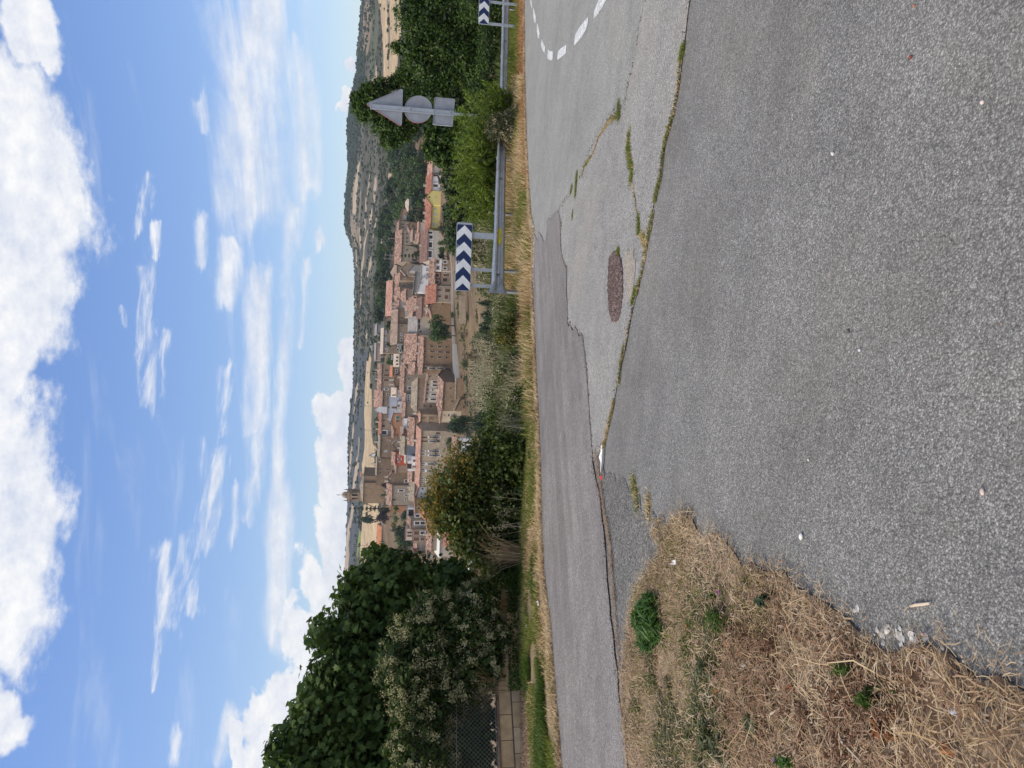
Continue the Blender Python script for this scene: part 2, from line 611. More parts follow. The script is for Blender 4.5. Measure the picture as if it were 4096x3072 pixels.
def H(X, Y):
    X = np.asarray(X, dtype=float)
    Y = np.asarray(Y, dtype=float)
    s = sdist(X, Y)
    zn = zplane(X, Y)
    fall = np.maximum(0, s - 5.0)
    near = np.maximum(zn - .07 * fall - .10 * np.minimum(fall, 6), -31 + vnoise(X, Y, 30, 3) * 3)
    near = np.where(s < 5, zn, near + np.minimum(fall * .05, .35) * vnoise(X, Y, 2.2, 4) * 2)
    Yc = np.maximum(Y, 1.0)
    t = X / Yc
    # table part
    rowz = np.array([np.interp(t, TT[::-1], TZ[i][::-1]) for i in range(len(TY))]) if TT[0] > TT[-1] else np.array([np.interp(t, TT, TZ[i]) for i in range(len(TY))])
    far = np.empty_like(t)
    Yq = np.clip(Y, TY[0], TY[-1])
    k = np.clip(np.searchsorted(TY, Yq) - 1, 0, len(TY) - 2)
    f = (Yq - TY[k]) / (TY[k + 1] - TY[k])
    sh = rowz.reshape(len(TY), -1)
    kk, ii = np.atleast_1d(k).ravel(), np.arange(np.atleast_1d(k).size)
    far = (sh[kk, ii] * (1 - np.atleast_1d(f).ravel()) + sh[kk + 1, ii] * np.atleast_1d(f).ravel()).reshape(np.shape(k))
    far = far - 2.0 * np.clip((Y - 292) / 15, 0, 1) * np.clip((415 - Y) / 20, 0, 1)
    rz = np.interp(t, RT[::-1], RZ[::-1])
    g = np.clip((Y - 900) / 600, 0, 1)
    g = g * (1.25 - .25 * g)
    far = far * (1 - g) + rz * g * 1.0
    back = np.clip((Y - 1500) / 900, 0, 1)
    far = far * (1 - back) + back * 20.0
    rough = np.clip((Y - 430) / 200, 0, 1) * (1 - back)
    far = far + rough * (vnoise(X, Y, 60, 5) * 3.5 + vnoise(X, Y, 17, 6) * 1.0)
    b = np.clip((Y - 120) / 80, 0, 1)
    b = b * b * (3 - 2 * b)
    return near * (1 - b) + far * b


# ------------------------------------------------------------------ fields, woods, tracks and painted shade of the far slopes
Z1 = lambda p: [(1350 + a / 3.687, 650 + b / 3.687) for a, b in p]
Z2 = lambda p: [(1350 + a / 3.687, 1050 + b / 3.687) for a, b in p]
Z3 = lambda p: [(1350 + a / 3.687, 1450 + b / 3.687) for a, b in p]
Z4 = lambda p: [(1350 + a / 3.687, 1850 + b / 3.687) for a, b in p]
Z5 = lambda p: [(1350 + a / 2.765, b / 2.765) for a, b in p]
TAN, GOLD, GREEN, WOOD, SLOPE, BLUE, PALE = (.37, .29, .205), (.43, .325, .20), (.16, .24, .06), (.030, .042, .030), (.21, .17, .12), (.075, .082, .085), (.48, .40, .30)  # the grey-blue one puts the shade of the distant plain into the ground colour
FIELDS = [
    (Z1([(140, -1500), (150, 0), (150, 300), (100, 420), (100, 850), (130, 1000), (195, 1060), (188, 850), (182, 700), (215, 560), (230, 300), (290, 0), (310, -400), (330, -900), (330, -1500)]), WOOD),
    (Z1([(188, 780), (190, 1050), (250, 1280), (300, 1290), (310, 1000), (232, 780)]), SLOPE),
    (Z1([(195, 560), (225, 300), (260, 150), (285, 150), (240, 350), (225, 560)]), SLOPE),
    (Z1([(300, 0), (285, 150), (238, 350), (225, 560), (225, 750), (245, 775), (270, 740), (275, 500), (292, 350), (328, 0)]), TAN),
    (Z1([(545, 200), (572, 200), (575, 330), (570, 420), (530, 420), (540, 300)]), TAN),
    (Z1([(530, 450), (562, 470), (560, 560), (530, 650), (518, 650), (535, 560)]), TAN),
    (Z1([(505, 650), (520, 700), (500, 910), (470, 920), (465, 830), (500, 740)]), TAN),
    (Z1([(408, 510), (425, 520), (428, 700), (415, 800), (402, 800)]), TAN),
    (Z1([(400, 810), (412, 810), (420, 990), (408, 1000)]), TAN),
    (Z1([(465, 180), (485, 190), (440, 500), (430, 500)]), TAN),
    (Z1([(330, 430), (350, 430), (330, 960), (318, 960)]), SLOPE),
    (Z1([(312, 960), (345, 970), (352, 1230), (342, 1290), (325, 1200)]), TAN),
    (Z1([(445, 990), (455, 1010), (430, 1100), (400, 1250), (385, 1420), (372, 1600), (360, 1600), (368, 1400), (390, 1180)]), TAN),
    (Z1([(575, 800), (578, 830), (550, 1010), (522, 1120), (518, 1100), (545, 950)]), PALE),
    (Z1([(720, 768), (752, 770), (745, 862), (700, 870)]), TAN),
    (Z1([(668, 978), (700, 985), (690, 1050), (655, 1060)]), TAN),
    (Z1([(490, 1385), (505, 1395), (460, 1640), (445, 1640), (470, 1480)]), TAN),
    (Z1([(625, 1290), (637, 1290), (630, 1400), (620, 1400)]), TAN), (Z1([(640, 1120), (660, 1130), (655, 1220), (640, 1220)]), PALE),
    (Z1([(258, 1280), (275, 1290), (290, 1530), (280, 1530)]), TAN),
    (Z1([(760, 150), (790, 160), (795, 260), (770, 290), (745, 240)]), GOLD), (Z1([(770, 350), (785, 360), (785, 450), (770, 450)]), GOLD),
    (Z1([(810, -200), (850, -200), (855, 150), (830, 130)]), GOLD),
    (Z2([(262, 0), (280, 0), (295, 60), (280, 60)]), TAN),
    (Z2([(355, 0), (372, 0), (360, 200), (355, 500), (338, 500), (342, 200)]), TAN), (Z2([(332, 530), (350, 530), (340, 740), (328, 740)]), TAN),
    (Z2([(480, 0), (506, 0), (480, 100), (445, 230), (430, 230), (460, 80)]), TAN), (Z2([(590, 0), (605, 0), (602, 180), (592, 180)]), TAN),
    (Z2([(325, 780), (352, 800), (345, 880), (318, 890)]), SLOPE), (Z2([(425, 1030), (442, 1040), (430, 1115), (415, 1110)]), TAN),
    (Z2([(268, 640), (282, 640), (282, 665), (268, 665)]), TAN),
    (Z2([(215, 905), (238, 940), (238, 1190), (212, 1200)]), WOOD), (Z2([(250, 1250), (350, 1280), (460, 1320), (440, 1640), (250, 1640)]), BLUE),
    (Z2([(475, 1340), (505, 1400), (500, 1480), (480, 1640), (425, 1640), (455, 1450)]), GOLD),
    (Z2([(480, 1160), (520, 1160), (520, 1290), (490, 1300)]), (.2, .2, .19)),
    (Z3([(240, 0), (430, 0), (405, 400), (395, 1000), (395, 1300), (330, 1640), (160, 1640), (175, 1200), (180, 900), (235, 300)]), BLUE),
    (Z3([(305, 290), (300, 400), (265, 580), (245, 760), (232, 760), (262, 500), (270, 370)]), TAN),
    (Z3([(240, 830), (245, 1000), (225, 1150), (208, 1400), (190, 1640), (170, 1640), (188, 1350), (210, 1150), (215, 980)]), TAN),
    (Z3([(310, 1090), (325, 1100), (320, 1300), (290, 1460), (280, 1640), (245, 1640), (255, 1500), (295, 1380), (312, 1250)]), TAN),
    (Z3([(432, -30), (400, 400), (395, 800), (398, 1100), (395, 1280), (365, 1480), (360, 1640), (520, 1640), (600, 1400), (600, 1280), (520, 1200), (500, 1000), (510, 700), (500, 400), (480, 200), (485, -30)]), GOLD),
    (Z4([(160, 0), (380, 0), (370, 250), (340, 400), (360, 620), (350, 700), (345, 900), (290, 1180), (265, 1400), (200, 1640), (95, 1640), (125, 1150), (140, 750), (150, 500)]), BLUE),
    (Z4([(300, 0), (320, 0), (305, 110), (268, 280), (255, 420), (218, 430), (235, 250), (262, 60)]), TAN),
    (Z4([(180, 0), (200, 0), (195, 120), (175, 200), (172, 100)]), TAN), (Z4([(210, 590), (245, 600), (240, 700), (205, 860), (170, 1200), (175, 1350), (150, 1640), (90, 1640), (112, 1340), (145, 950), (190, 800)]), TAN),
    (Z4([(318, 150), (358, 150), (352, 215), (322, 215)]), (.25, .12, .08)),
    (Z4([(350, 0), (560, 0), (560, 200), (420, 200), (380, 330), (340, 330), (370, 200)]), GOLD),
    (Z4([(330, 960), (345, 970), (335, 1150), (305, 1340), (290, 1430), (272, 1430), (285, 1340), (305, 1150)]), GREEN),
    (Z4([(395, 600), (372, 720), (365, 900), (345, 1100), (330, 1340), (325, 1500), (640, 1640), (660, 1200), (660, 900), (620, 700), (590, 590)]), GOLD),
    (Z5([(290, 0), (390, 60), (380, 300), (340, 560), (300, 700), (280, 500), (275, 200)]), SLOPE),
    (Z5([(240, 90), (262, 100), (262, 330), (225, 520), (215, 400), (240, 200)]), WOOD),
    (Z5([(240, 520), (310, 640), (300, 900), (280, 1000), (180, 1000), (190, 900), (215, 700)]), WOOD),
    (Z5([(375, 0), (430, 0), (430, 640), (420, 1000), (360, 1000), (360, 500), (380, 250)]), (.09, .10, .06)),
    (Z5([(340, 980), (430, 990), (440, 780), (425, 700), (415, 830), (370, 900)]), TAN),
    (Z5([(450, -400), (450, 0), (480, 150), (498, 420), (508, 700), (512, 1010), (640, 960), (660, 700), (690, 480), (715, 300), (725, 0), (725, -400)]), GOLD),
    (Z5([(543, 0), (575, 20), (580, 420), (572, 760), (562, 760), (560, 420)]), SLOPE),
    (Z5([(640, 30), (655, 40), (660, 360), (640, 400)]), (.10, .12, .07)),
    (Z5([(540, 1560), (600, 1590), (640, 1680), (600, 1800), (545, 1700)]), GOLD),
]


def inpoly(x, y, poly):
    inside = np.zeros(x.shape, dtype=bool)
    n = len(poly)
    for i in range(n):
        x1, y1 = poly[i]
        x2, y2 = poly[(i + 1) % n]
        if y1 == y2:
            continue
        c = ((y1 > y) != (y2 > y)) & (x < (x2 - x1) * (y - y1) / (y2 - y1) + x1)
        inside ^= c
    return inside


def field_colour(P):
    """earth, stubble or scrub colour of far ground points, with the painted shade of the plain"""
    x, y, zc = project(P)
    X, Y = P[:, 0], P[:, 1]
    n = (vnoise(X, Y, 45, 11) + vnoise(X, Y, 13, 12) * .6)[:, None]
    c = np.array([.088, .084, .064]) * (1 + n * .8)
    c = np.where((Y < 430)[:, None], np.array([.165, .12, .078]) * (1 + n * .5), c)
    c = np.where(((Y < 252) & (n[:, 0] > -.1))[:, None], np.array([.17, .125, .075]) * (1 + n * .5), c)
    kind = np.zeros(len(P), dtype=int)
    far = Y > 405
    xw = x + vnoise(X, Y, 25, 15) * 3
    yw = y + vnoise(X, Y, 25, 16) * 10
    for k, (poly, col) in enumerate(FIELDS):
        m = inpoly(xw, yw, poly) & far
        c[m] = np.array(col) * (1 + .25 * n[m])
        kind[m] = 1 if col in (TAN, GOLD, GREEN, PALE) else 2 if col == WOOD else 3 if col == BLUE else 0
    return np.clip(c, .01, .9), kind


def grid_mesh(name, X, Y, mat, colour=None):
    r, c = X.shape
    Z = H(X, Y)
    V = np.stack([X, Y, Z], -1).reshape(-1, 3)
    i = np.arange((r - 1) * (c - 1))
    a = (i // (c - 1)) * c + i % (c - 1)
    Fc = np.stack([a, a + 1, a + c + 1, a + c], 1)
    me = mesh_np(name, V, Fc, np.full(len(Fc), 4), [mat], smooth=True)
    if colour is not None:
        col = np.ones((len(V), 4), dtype=np.float32)
        col[:, :3] = colour(V)
        at_ = me.color_attributes.new("Col", 'FLOAT_COLOR', 'POINT')
        at_.data.foreach_set("color", col.ravel())
    return me


def mat_land():
    m, T = new_mat("land")
    a = T.n.new("ShaderNodeVertexColor")
    a.layer_name = "Col"
    p = worldco(T)
    n1 = T.noise(p, .11, 6, .65)
    n2 = T.noise(p, .6, 4, .6)
    col = T.mix(1.0, a.outputs[0], T.ramp(n1, [(.3, (.72, .72, .72)), (.7, (1.25, 1.25, 1.25))]), 'MULTIPLY')
    col = T.mix(1.0, col, T.ramp(n2, [(.3, (.8, .8, .8)), (.7, (1.15, 1.15, 1.15))]), 'MULTIPLY')
    bsdf(T, col, 1.0, spec=.05)
    return m


def mat_soil():
    m, T = new_mat("verge_soil")
    p = worldco(T)
    n1 = T.noise(p, 1.2, 6, .65)
    n2 = T.noise(p, 18, 5, .7)
    col = T.ramp(n1, [(.3, (.13, .095, .06)), (.55, (.22, .16, .10)), (.75, (.30, .22, .14))])
    col = T.mix(T.smooth(n2, .45, .7), col, (.36, .28, .18))
    bsdf(T, col, 1.0, bump=n2, bump_str=.8, bump_dist=.02, spec=.1)
    return m


SOIL = mat_soil()
LAND = mat_land()


def far_spacing():
    a = np.linspace(60, 250, 40, endpoint=False)
    b = np.linspace(250, 440, 100, endpoint=False)
    c = np.geomspace(440, 1500, 300, endpoint=False)
    d = np.geomspace(1500, 2600, 24)
    return np.concatenate([a, b, c, d])


tt = np.concatenate([np.linspace(-1.5, -.62, 30, endpoint=False), np.linspace(-.62, .62, 560, endpoint=False), np.linspace(.62, 1.5, 30)])
YY = far_spacing()
Xg, Yg = YY[:, None] * tt[None, :], np.repeat(YY[:, None], len(tt), 1)
hill = link("hills", grid_mesh("hills", Xg, Yg, LAND, lambda V: field_colour(V)[0]))
tag(hill, kind="structure")
xs, ys = np.arange(-92, 92.1, .8), np.concatenate([np.arange(-30, 40, .5), np.arange(40, 60.5, 1.0)])
Xn, Yn = np.meshgrid(xs, ys)
gnd = link("ground", grid_mesh("ground", Xn, Yn, SOIL))
tag(gnd, kind="structure")


# ------------------------------------------------------------------ asphalt surfaces
def sheet(name, pts, lift, mat, kind="structure"):
    P = [Vector((p[0], p[1], zplane(p[0], p[1]) + lift)) for p in pts]
    tri = tessellate_polygon([[Vector((p.x, p.y, 0)) for p in P]])
    me = bpy.data.meshes.new(name)
    me.from_pydata([tuple(p) for p in P], [], [tuple(t) for t in tri])
    me.materials.append(mat)
    me.update()
    bm = bmesh.new()
    bm.from_mesh(me)
    for f in bm.faces:
        f.normal_update()
        if f.normal.z < 0:
            f.normal_flip()
    bm.to_mesh(me)
    bm.free()
    o = link(name, me)
    if kind:
        o["kind"] = kind
    return o


def jag(pts, step=.12, amp=.03, seed=1, closed=False):
    """ragged edge: subdivide a polyline in the ground plane and shake it"""
    r = np.random.default_rng(seed)
    out = []
    n = len(pts)
    for k in range(n if closed else n - 1):
        a, b = np.array(pts[k][:2]), np.array(pts[(k + 1) % n][:2])
        L = np.linalg.norm(b - a)
        m = max(1, int(L / step))
        nn = np.array([-(b - a)[1], (b - a)[0]]) / max(L, 1e-6)
        for j in range(m):
            out.append(a + (b - a) * j / m + nn * r.normal(0, amp) * (0 if (j == 0 and not closed) else 1))
    if not closed:
        out.append(np.array(pts[-1][:2]))
    return out


G = lambda lst: [gp(x, y) for x, y in lst]
edge_far_gray = G([(2100, 0), (2101, 250), (2104, 400), (2108, 550), (2113, 650), (2119, 760), (2126, 860), (2140, 935)])
edge_far_lane = G([(2140, 935), (2137, 1040), (2135, 1150), (2142, 1300), (2150, 1500), (2160, 1700), (2168, 1900), (2172, 2100), (2182, 2300), (2208, 2500), (2224, 2700), (2240, 2900), (2253, 3072)])
lane_near = G([(2236, 838), (2248, 895), (2246, 960), (2250, 1021), (2262, 1060), (2272, 1079), (2270, 1180), (2274, 1291), (2300, 1320), (2337, 1352), (2346, 1430), (2352, 1481), (2360, 1600), (2366, 1700), (2376, 1852), (2407, 2000), (2422, 2130), (2430, 2222), (2444, 2407), (2481, 2778), (2518, 3072)])
lane_tip = G([(2236, 838), (2222, 850), (2208, 862), (2206, 880), (2198, 872), (2190, 880), (2192, 905), (2186, 960), (2178, 968), (2170, 945), (2156, 925), (2154, 965), (2146, 950), (2140, 935)])
dl = edge_far_lane[-1] - edge_far_lane[-4]
ext_far = edge_far_lane[-1] + dl / np.linalg.norm(dl) * 14
dn_ = lane_near[-1] - lane_near[-3]
ext_near = lane_near[-1] + dn_ / np.linalg.norm(dn_) * 12
dr = _u * 34

A_MAIN = asphalt("asphalt_coarse", [(.12, .117, .108), (.185, .18, .168), (.25, .243, .226), (.325, .316, .294), (.50, .485, .45)], 120, .7, stain=(.15, .138, .118), stain_amt=.42, grain=.55)
A_LIGHT = asphalt("asphalt_light", [(.13, .126, .116), (.25, .242, .226), (.345, .333, .31), (.43, .415, .385), (.62, .60, .56)], 110, .6, stain=(.30, .275, .235), stain_amt=.4)
A_SMOOTH = asphalt("asphalt_road", [(.17, .165, .15), (.26, .255, .233), (.32, .315, .288), (.38, .373, .34), (.5, .5, .47)], 100, .4, stain=(.21, .21, .19))
A_DARK = asphalt("asphalt_dark", [(.08, .077, .07), (.135, .13, .12), (.185, .178, .165), (.25, .24, .22), (.42, .40, .37)], 60, 1.0, stain=(.12, .112, .10))
A_LANE = asphalt("asphalt_lane", [(.13, .12, .112), (.21, .195, .182), (.255, .238, .222), (.30, .28, .262), (.46, .435, .41)], 110, .45, stain=(.17, .155, .145), stain_amt=.5, grain=.85, streak=True)

# whole paved area
far_edge = jag(edge_far_gray, .25, .035, 2) + jag(edge_far_lane, .25, .03, 3)
base = [np.array(gp(2100, 0)[:2] + dr)] + far_edge + [ext_far[:2], np.array([-22, -8]), np.array([-8, -14]), np.array([45, -14])]
sheet("road", base, .004, A_MAIN)
# smoother road surface at the right, up to the seam with the light patch
seam = G([(2236, 838), (2262, 800), (2292, 768), (2316, 722), (2340, 655), (2365, 600), (2400, 520), (2430, 480), (2474, 432), (2505, 430), (2515, 350), (2530, 290), (2548, 210), (2560, 120), (2585, 0)])
sm = [np.array(gp(2100, 0)[:2] + dr)] + jag(edge_far_gray, .25, .02, 2) + [p[:2] for p in lane_tip[::-1]] + jag(seam, .2, .015, 5) + [np.array(gp(2585, 0)[:2] + np.array([30, 3]))]
sheet("road", sm, .008, A_SMOOTH)
crack_main = G([(2767, -20), (2756, 60), (2742, 185), (2722, 330), (2706, 400), (2690, 470), (2670, 560), (2652, 640), (2636, 740), (2612, 850), (2598, 900), (2585, 980), (2572, 1080), (2552, 1180), (2532, 1245), (2505, 1400), (2480, 1500), (2462, 1600), (2440, 1700), (2408, 1800), (2376, 1852)])
lp = jag(seam, .2, .015, 5) + jag(crack_main, .2, .02, 6) + [p[:2] for p in lane_near[::-1] if p[1] < 99][6:-1]
sheet("road", lp, .012, A_LIGHT)
lane = jag(edge_far_lane, .25, .02, 3) + [ext_far[:2], ext_near[:2]] + jag(lane_near[::-1], .15, .02, 8) + [p[:2] for p in lane_tip]
sheet("lane", lane, .018, A_LANE)
# dark wedge of old asphalt between the lane and the straw
wedge = G([(2382, 1862), (2412, 2000), (2428, 2130), (2436, 2222), (2450, 2407), (2486, 2778), (2500, 2880), (2530, 2500), (2545, 2350), (2600, 2262), (2640, 2180), (2660, 2120), (2560, 2000), (2500, 1930)])
sheet("road", jag(wedge, .10, .035, 9, True), .0085, A_DARK)

# dry island of straw and weeds in the left foreground
isl = G([(2520, 3072), (2506, 2900), (2500, 2760), (2506, 2600), (2520, 2480), (2540, 2368), (2588, 2290), (2628, 2226), (2650, 2180), (2668, 2120), (2697, 2065), (2745, 2048), (2792, 2110), (2865, 2150), (2950, 2216), (3050, 2275), (3139, 2313), (3220, 2370), (3300, 2418), (3400, 2471), (3490, 2550), (3573, 2592), (3700, 2600), (3810, 2625), (3930, 2708), (4007, 2742), (4110, 2770)])
isl_w = [p[:2] for p in isl] + [np.array([-.95, .6]), np.array([-1.3, -3]), np.array([-9, -6]), ext_near[:2]]
ISLAND = [tuple(p) for p in jag(isl_w, .1, .025, 10, True)]


def mat_island():
    m, T = new_mat("dry_litter_soil")
    p = worldco(T)
    n1 = T.noise(p, 2.2, 6, .65)
    n2 = T.noise(p, 45, 5, .7)
    n3 = T.noise(p, 1.1, 3, .5)
    col = T.ramp(n1, [(.32, (.14, .085, .055)), (.52, (.27, .19, .12)), (.72, (.38, .29, .19))])
    col = T.mix(T.smooth(n2, .48, .66), col, (.46, .36, .25))
    col = T.mix(T.math('MULTIPLY', T.smooth(n3, .55, .7), .6), col, (.15, .055, .03))
    bsdf(T, col, 1.0, bump=n2, bump_str=1.0, bump_dist=.02, spec=.1)
    return m


tag(sheet("verge", ISLAND, .0135, mat_island()), kind="structure")

# painted dashes of the give-way line
PAINT = None


def mat_paint():
    m, T = new_mat("road_paint")
    p = worldco(T)
    n = T.noise(p, 40, 5, .7)
    n2 = T.noise(p, 6, 4, .6)
    f = T.smooth(T.math('ADD', n, T.math('MULTIPLY', n2, .4)), .62, .82)
    bsdf(T, T.mix(f, (.72, .72, .70), (.28, .28, .27)), .75, bump=n, bump_str=.4, bump_dist=.004)
    return m


PAINT = mat_paint()
Z6 = lambda p: [(2000 + a / 2.765, b / 2.765) for a, b in p]
dashes = [[(330, -60), (345, -60), (362, 85), (355, 95), (345, 50)], [(372, 92), (382, 98), (402, 190), (396, 258), (385, 250), (374, 180)],
          [(415, 258), (424, 270), (445, 370), (436, 432), (425, 415), (412, 340)], [(468, 430), (480, 470), (505, 515), (500, 590), (478, 560), (460, 500)],
          [(537, 545), (560, 565), (594, 570), (590, 640), (582, 670), (545, 660), (530, 640)], [(742, 495), (735, 590), (690, 630), (648, 662), (640, 650), (650, 570), (680, 535)],
          [(985, 185), (985, 235), (965, 320), (920, 400), (870, 460), (828, 505), (830, 440), (845, 380), (890, 300), (930, 250)],
          [(1200, -60), (1185, 0), (1130, 100), (1090, 160), (1045, 210), (1052, 120), (1075, 60), (1105, 0), (1130, -60)]]
for d in dashes:
    o = sheet("road_marking", [gp(*q)[:2] for q in Z6(d)], .014, PAINT)

# ------------------------------------------------------------------ village across the valley
W_ = {
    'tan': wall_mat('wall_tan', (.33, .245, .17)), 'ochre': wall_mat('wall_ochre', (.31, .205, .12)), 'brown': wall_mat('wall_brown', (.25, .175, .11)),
    'stone': wall_mat('wall_stone', (.37, .30, .22)), 'cream': wall_mat('wall_cream', (.54, .475, .38), .12, False), 'white': wall_mat('wall_white', (.78, .76, .73), .06, False),
    'yellow': wall_mat('wall_yellow', (.66, .56, .20), .06, False), 'paleblue': wall_mat('wall_paleblue', (.52, .53, .56), .08, False),
    'pink': wall_mat('wall_pink', (.48, .33, .26), .12, False), 'orange': wall_mat('wall_orange', (.46, .24, .13), .12, False), 'red': wall_mat('wall_red', (.52, .10, .045), .08, False),
    'maroon': wall_mat('wall_maroon', (.17, .075, .055), .12, False), 'grey': wall_mat('wall_grey', (.34, .32, .29), .12, False), 'rubble': wall_mat('wall_rubble', (.32, .25, .18), .35),
}
R_ = {
    'mot': roof_mat('roof_mottled', [(.10, .06, .045), (.30, .17, .12), (.42, .25, .18), (.58, .42, .33), (.22, .12, .085)]),
    'pink': roof_mat('roof_pink', [(.30, .15, .11), (.46, .24, .17), (.52, .31, .23), (.60, .42, .32)]),
    'red': roof_mat('roof_red', [(.24, .095, .06), (.34, .145, .095), (.40, .18, .12), (.44, .24, .17)]),
    'orange': roof_mat('roof_orange', [(.42, .15, .06), (.55, .22, .10), (.60, .30, .17)]),
    'stone': roof_mat('roof_stone', [(.17, .14, .10), (.34, .28, .20), (.46, .39, .29), (.26, .21, .15)]),
    'grey': roof_mat('roof_grey', [(.24, .22, .20), (.33, .31, .29), (.40, .38, .36)]),
    'brown': roof_mat('roof_brown', [(.17, .10, .08), (.23, .135, .105), (.27, .17, .135)]),
    'pale': roof_mat('roof_pale', [(.50, .42, .33), (.62, .54, .44), (.44, .35, .27)]),
    'dun': roof_mat('roof_dun', [(.24, .17, .13), (.34, .25, .19), (.42, .32, .25), (.28, .2, .15)]),
}
GLASS = plain('window_dark', (.045, .035, .032), .35, var=.3, scale=.8)
SHUT = plain('shutter_brown', (.15, .075, .045), .8)
TRIMW = plain('trim_white', (.70, .68, .64), .8)
TRIMS = plain('trim_stone', (.42, .35, .26), .9)
PANEG = plain('pane_grey', (.36, .38, .40), .5)
WOODM = plain('door_wood', (.22, .08, .045), .7)
GREENM = plain('shutter_green', (.03, .16, .09), .6)
IRON = plain('iron_black', (.03, .03, .03), .5)
CONC = plain('concrete', (.42, .40, .37), .9)
BLACK = plain('solar_black', (.012, .013, .016), .25)
AWN = plain('canvas_pale', (.62, .62, .55), .8)
CURT = plain('greenhouse_dark', (.05, .07, .08), .3)


def win_mesh(name, trim, pane, tw=.14, mull=False):
    """unit window (1 x 1, facing -Y): proud surround, pane set back, optional glazing bars"""
    mb = MB()
    h = .5
    for (a, b, c, d) in ((-h - tw, h + tw, h, h + tw), (-h - tw, h + tw, -h - tw, -h), (-h - tw, -h, -h, h), (h, h + tw, -h, h)):
        mb.box(a, b, -.10, .05, c, d, 0)
    mb.box(-h, h, -.02, .05, -h, h, 1)
    if mull:
        mb.box(-.04, .04, -.05, -.021, -h, h, 0)
    return mb.mesh(name, [trim, pane])


WIN = {'s': win_mesh('window', TRIMS, GLASS), 'w': win_mesh('window', TRIMW, GLASS, .22), 'b': win_mesh('window', TRIMS, SHUT),
       'g': win_mesh('window', TRIMW, PANEG, .08), 'd': win_mesh('door', TRIMS, WOODM, .08), 'n': win_mesh('window', TRIMS, GLASS, .03),
       'v': win_mesh('window', TRIMW, GREENM, .08), 'm': win_mesh('window', TRIMW, GLASS, .10, True)}
BAL = None


def balcony_mesh():
    mb = MB()
    mb.box(-.7, .7, -.55, 0, -.06, 0)
    for k in range(9):
        x = -.68 + 1.36 * k / 8
        mb.box(x - .015, x + .015, -.54, -.51, 0, .95)
    mb.box(-.7, .7, -.56, -.50, .93, .99)
    mb.box(-.7, -.66, -.5, 0, .93, .97)
    mb.box(.66, .7, -.5, 0, .93, .97)
    return mb.mesh('balcony', [IRON])


BALM = balcony_mesh()
VILL = 'houses of the hillside village'
Y0 = {1: 650, 2: 1050, 3: 1450, 4: 1850}


def zx(k, a, b):
    return 1350 + a / 3.687, Y0[k] + b / 3.687


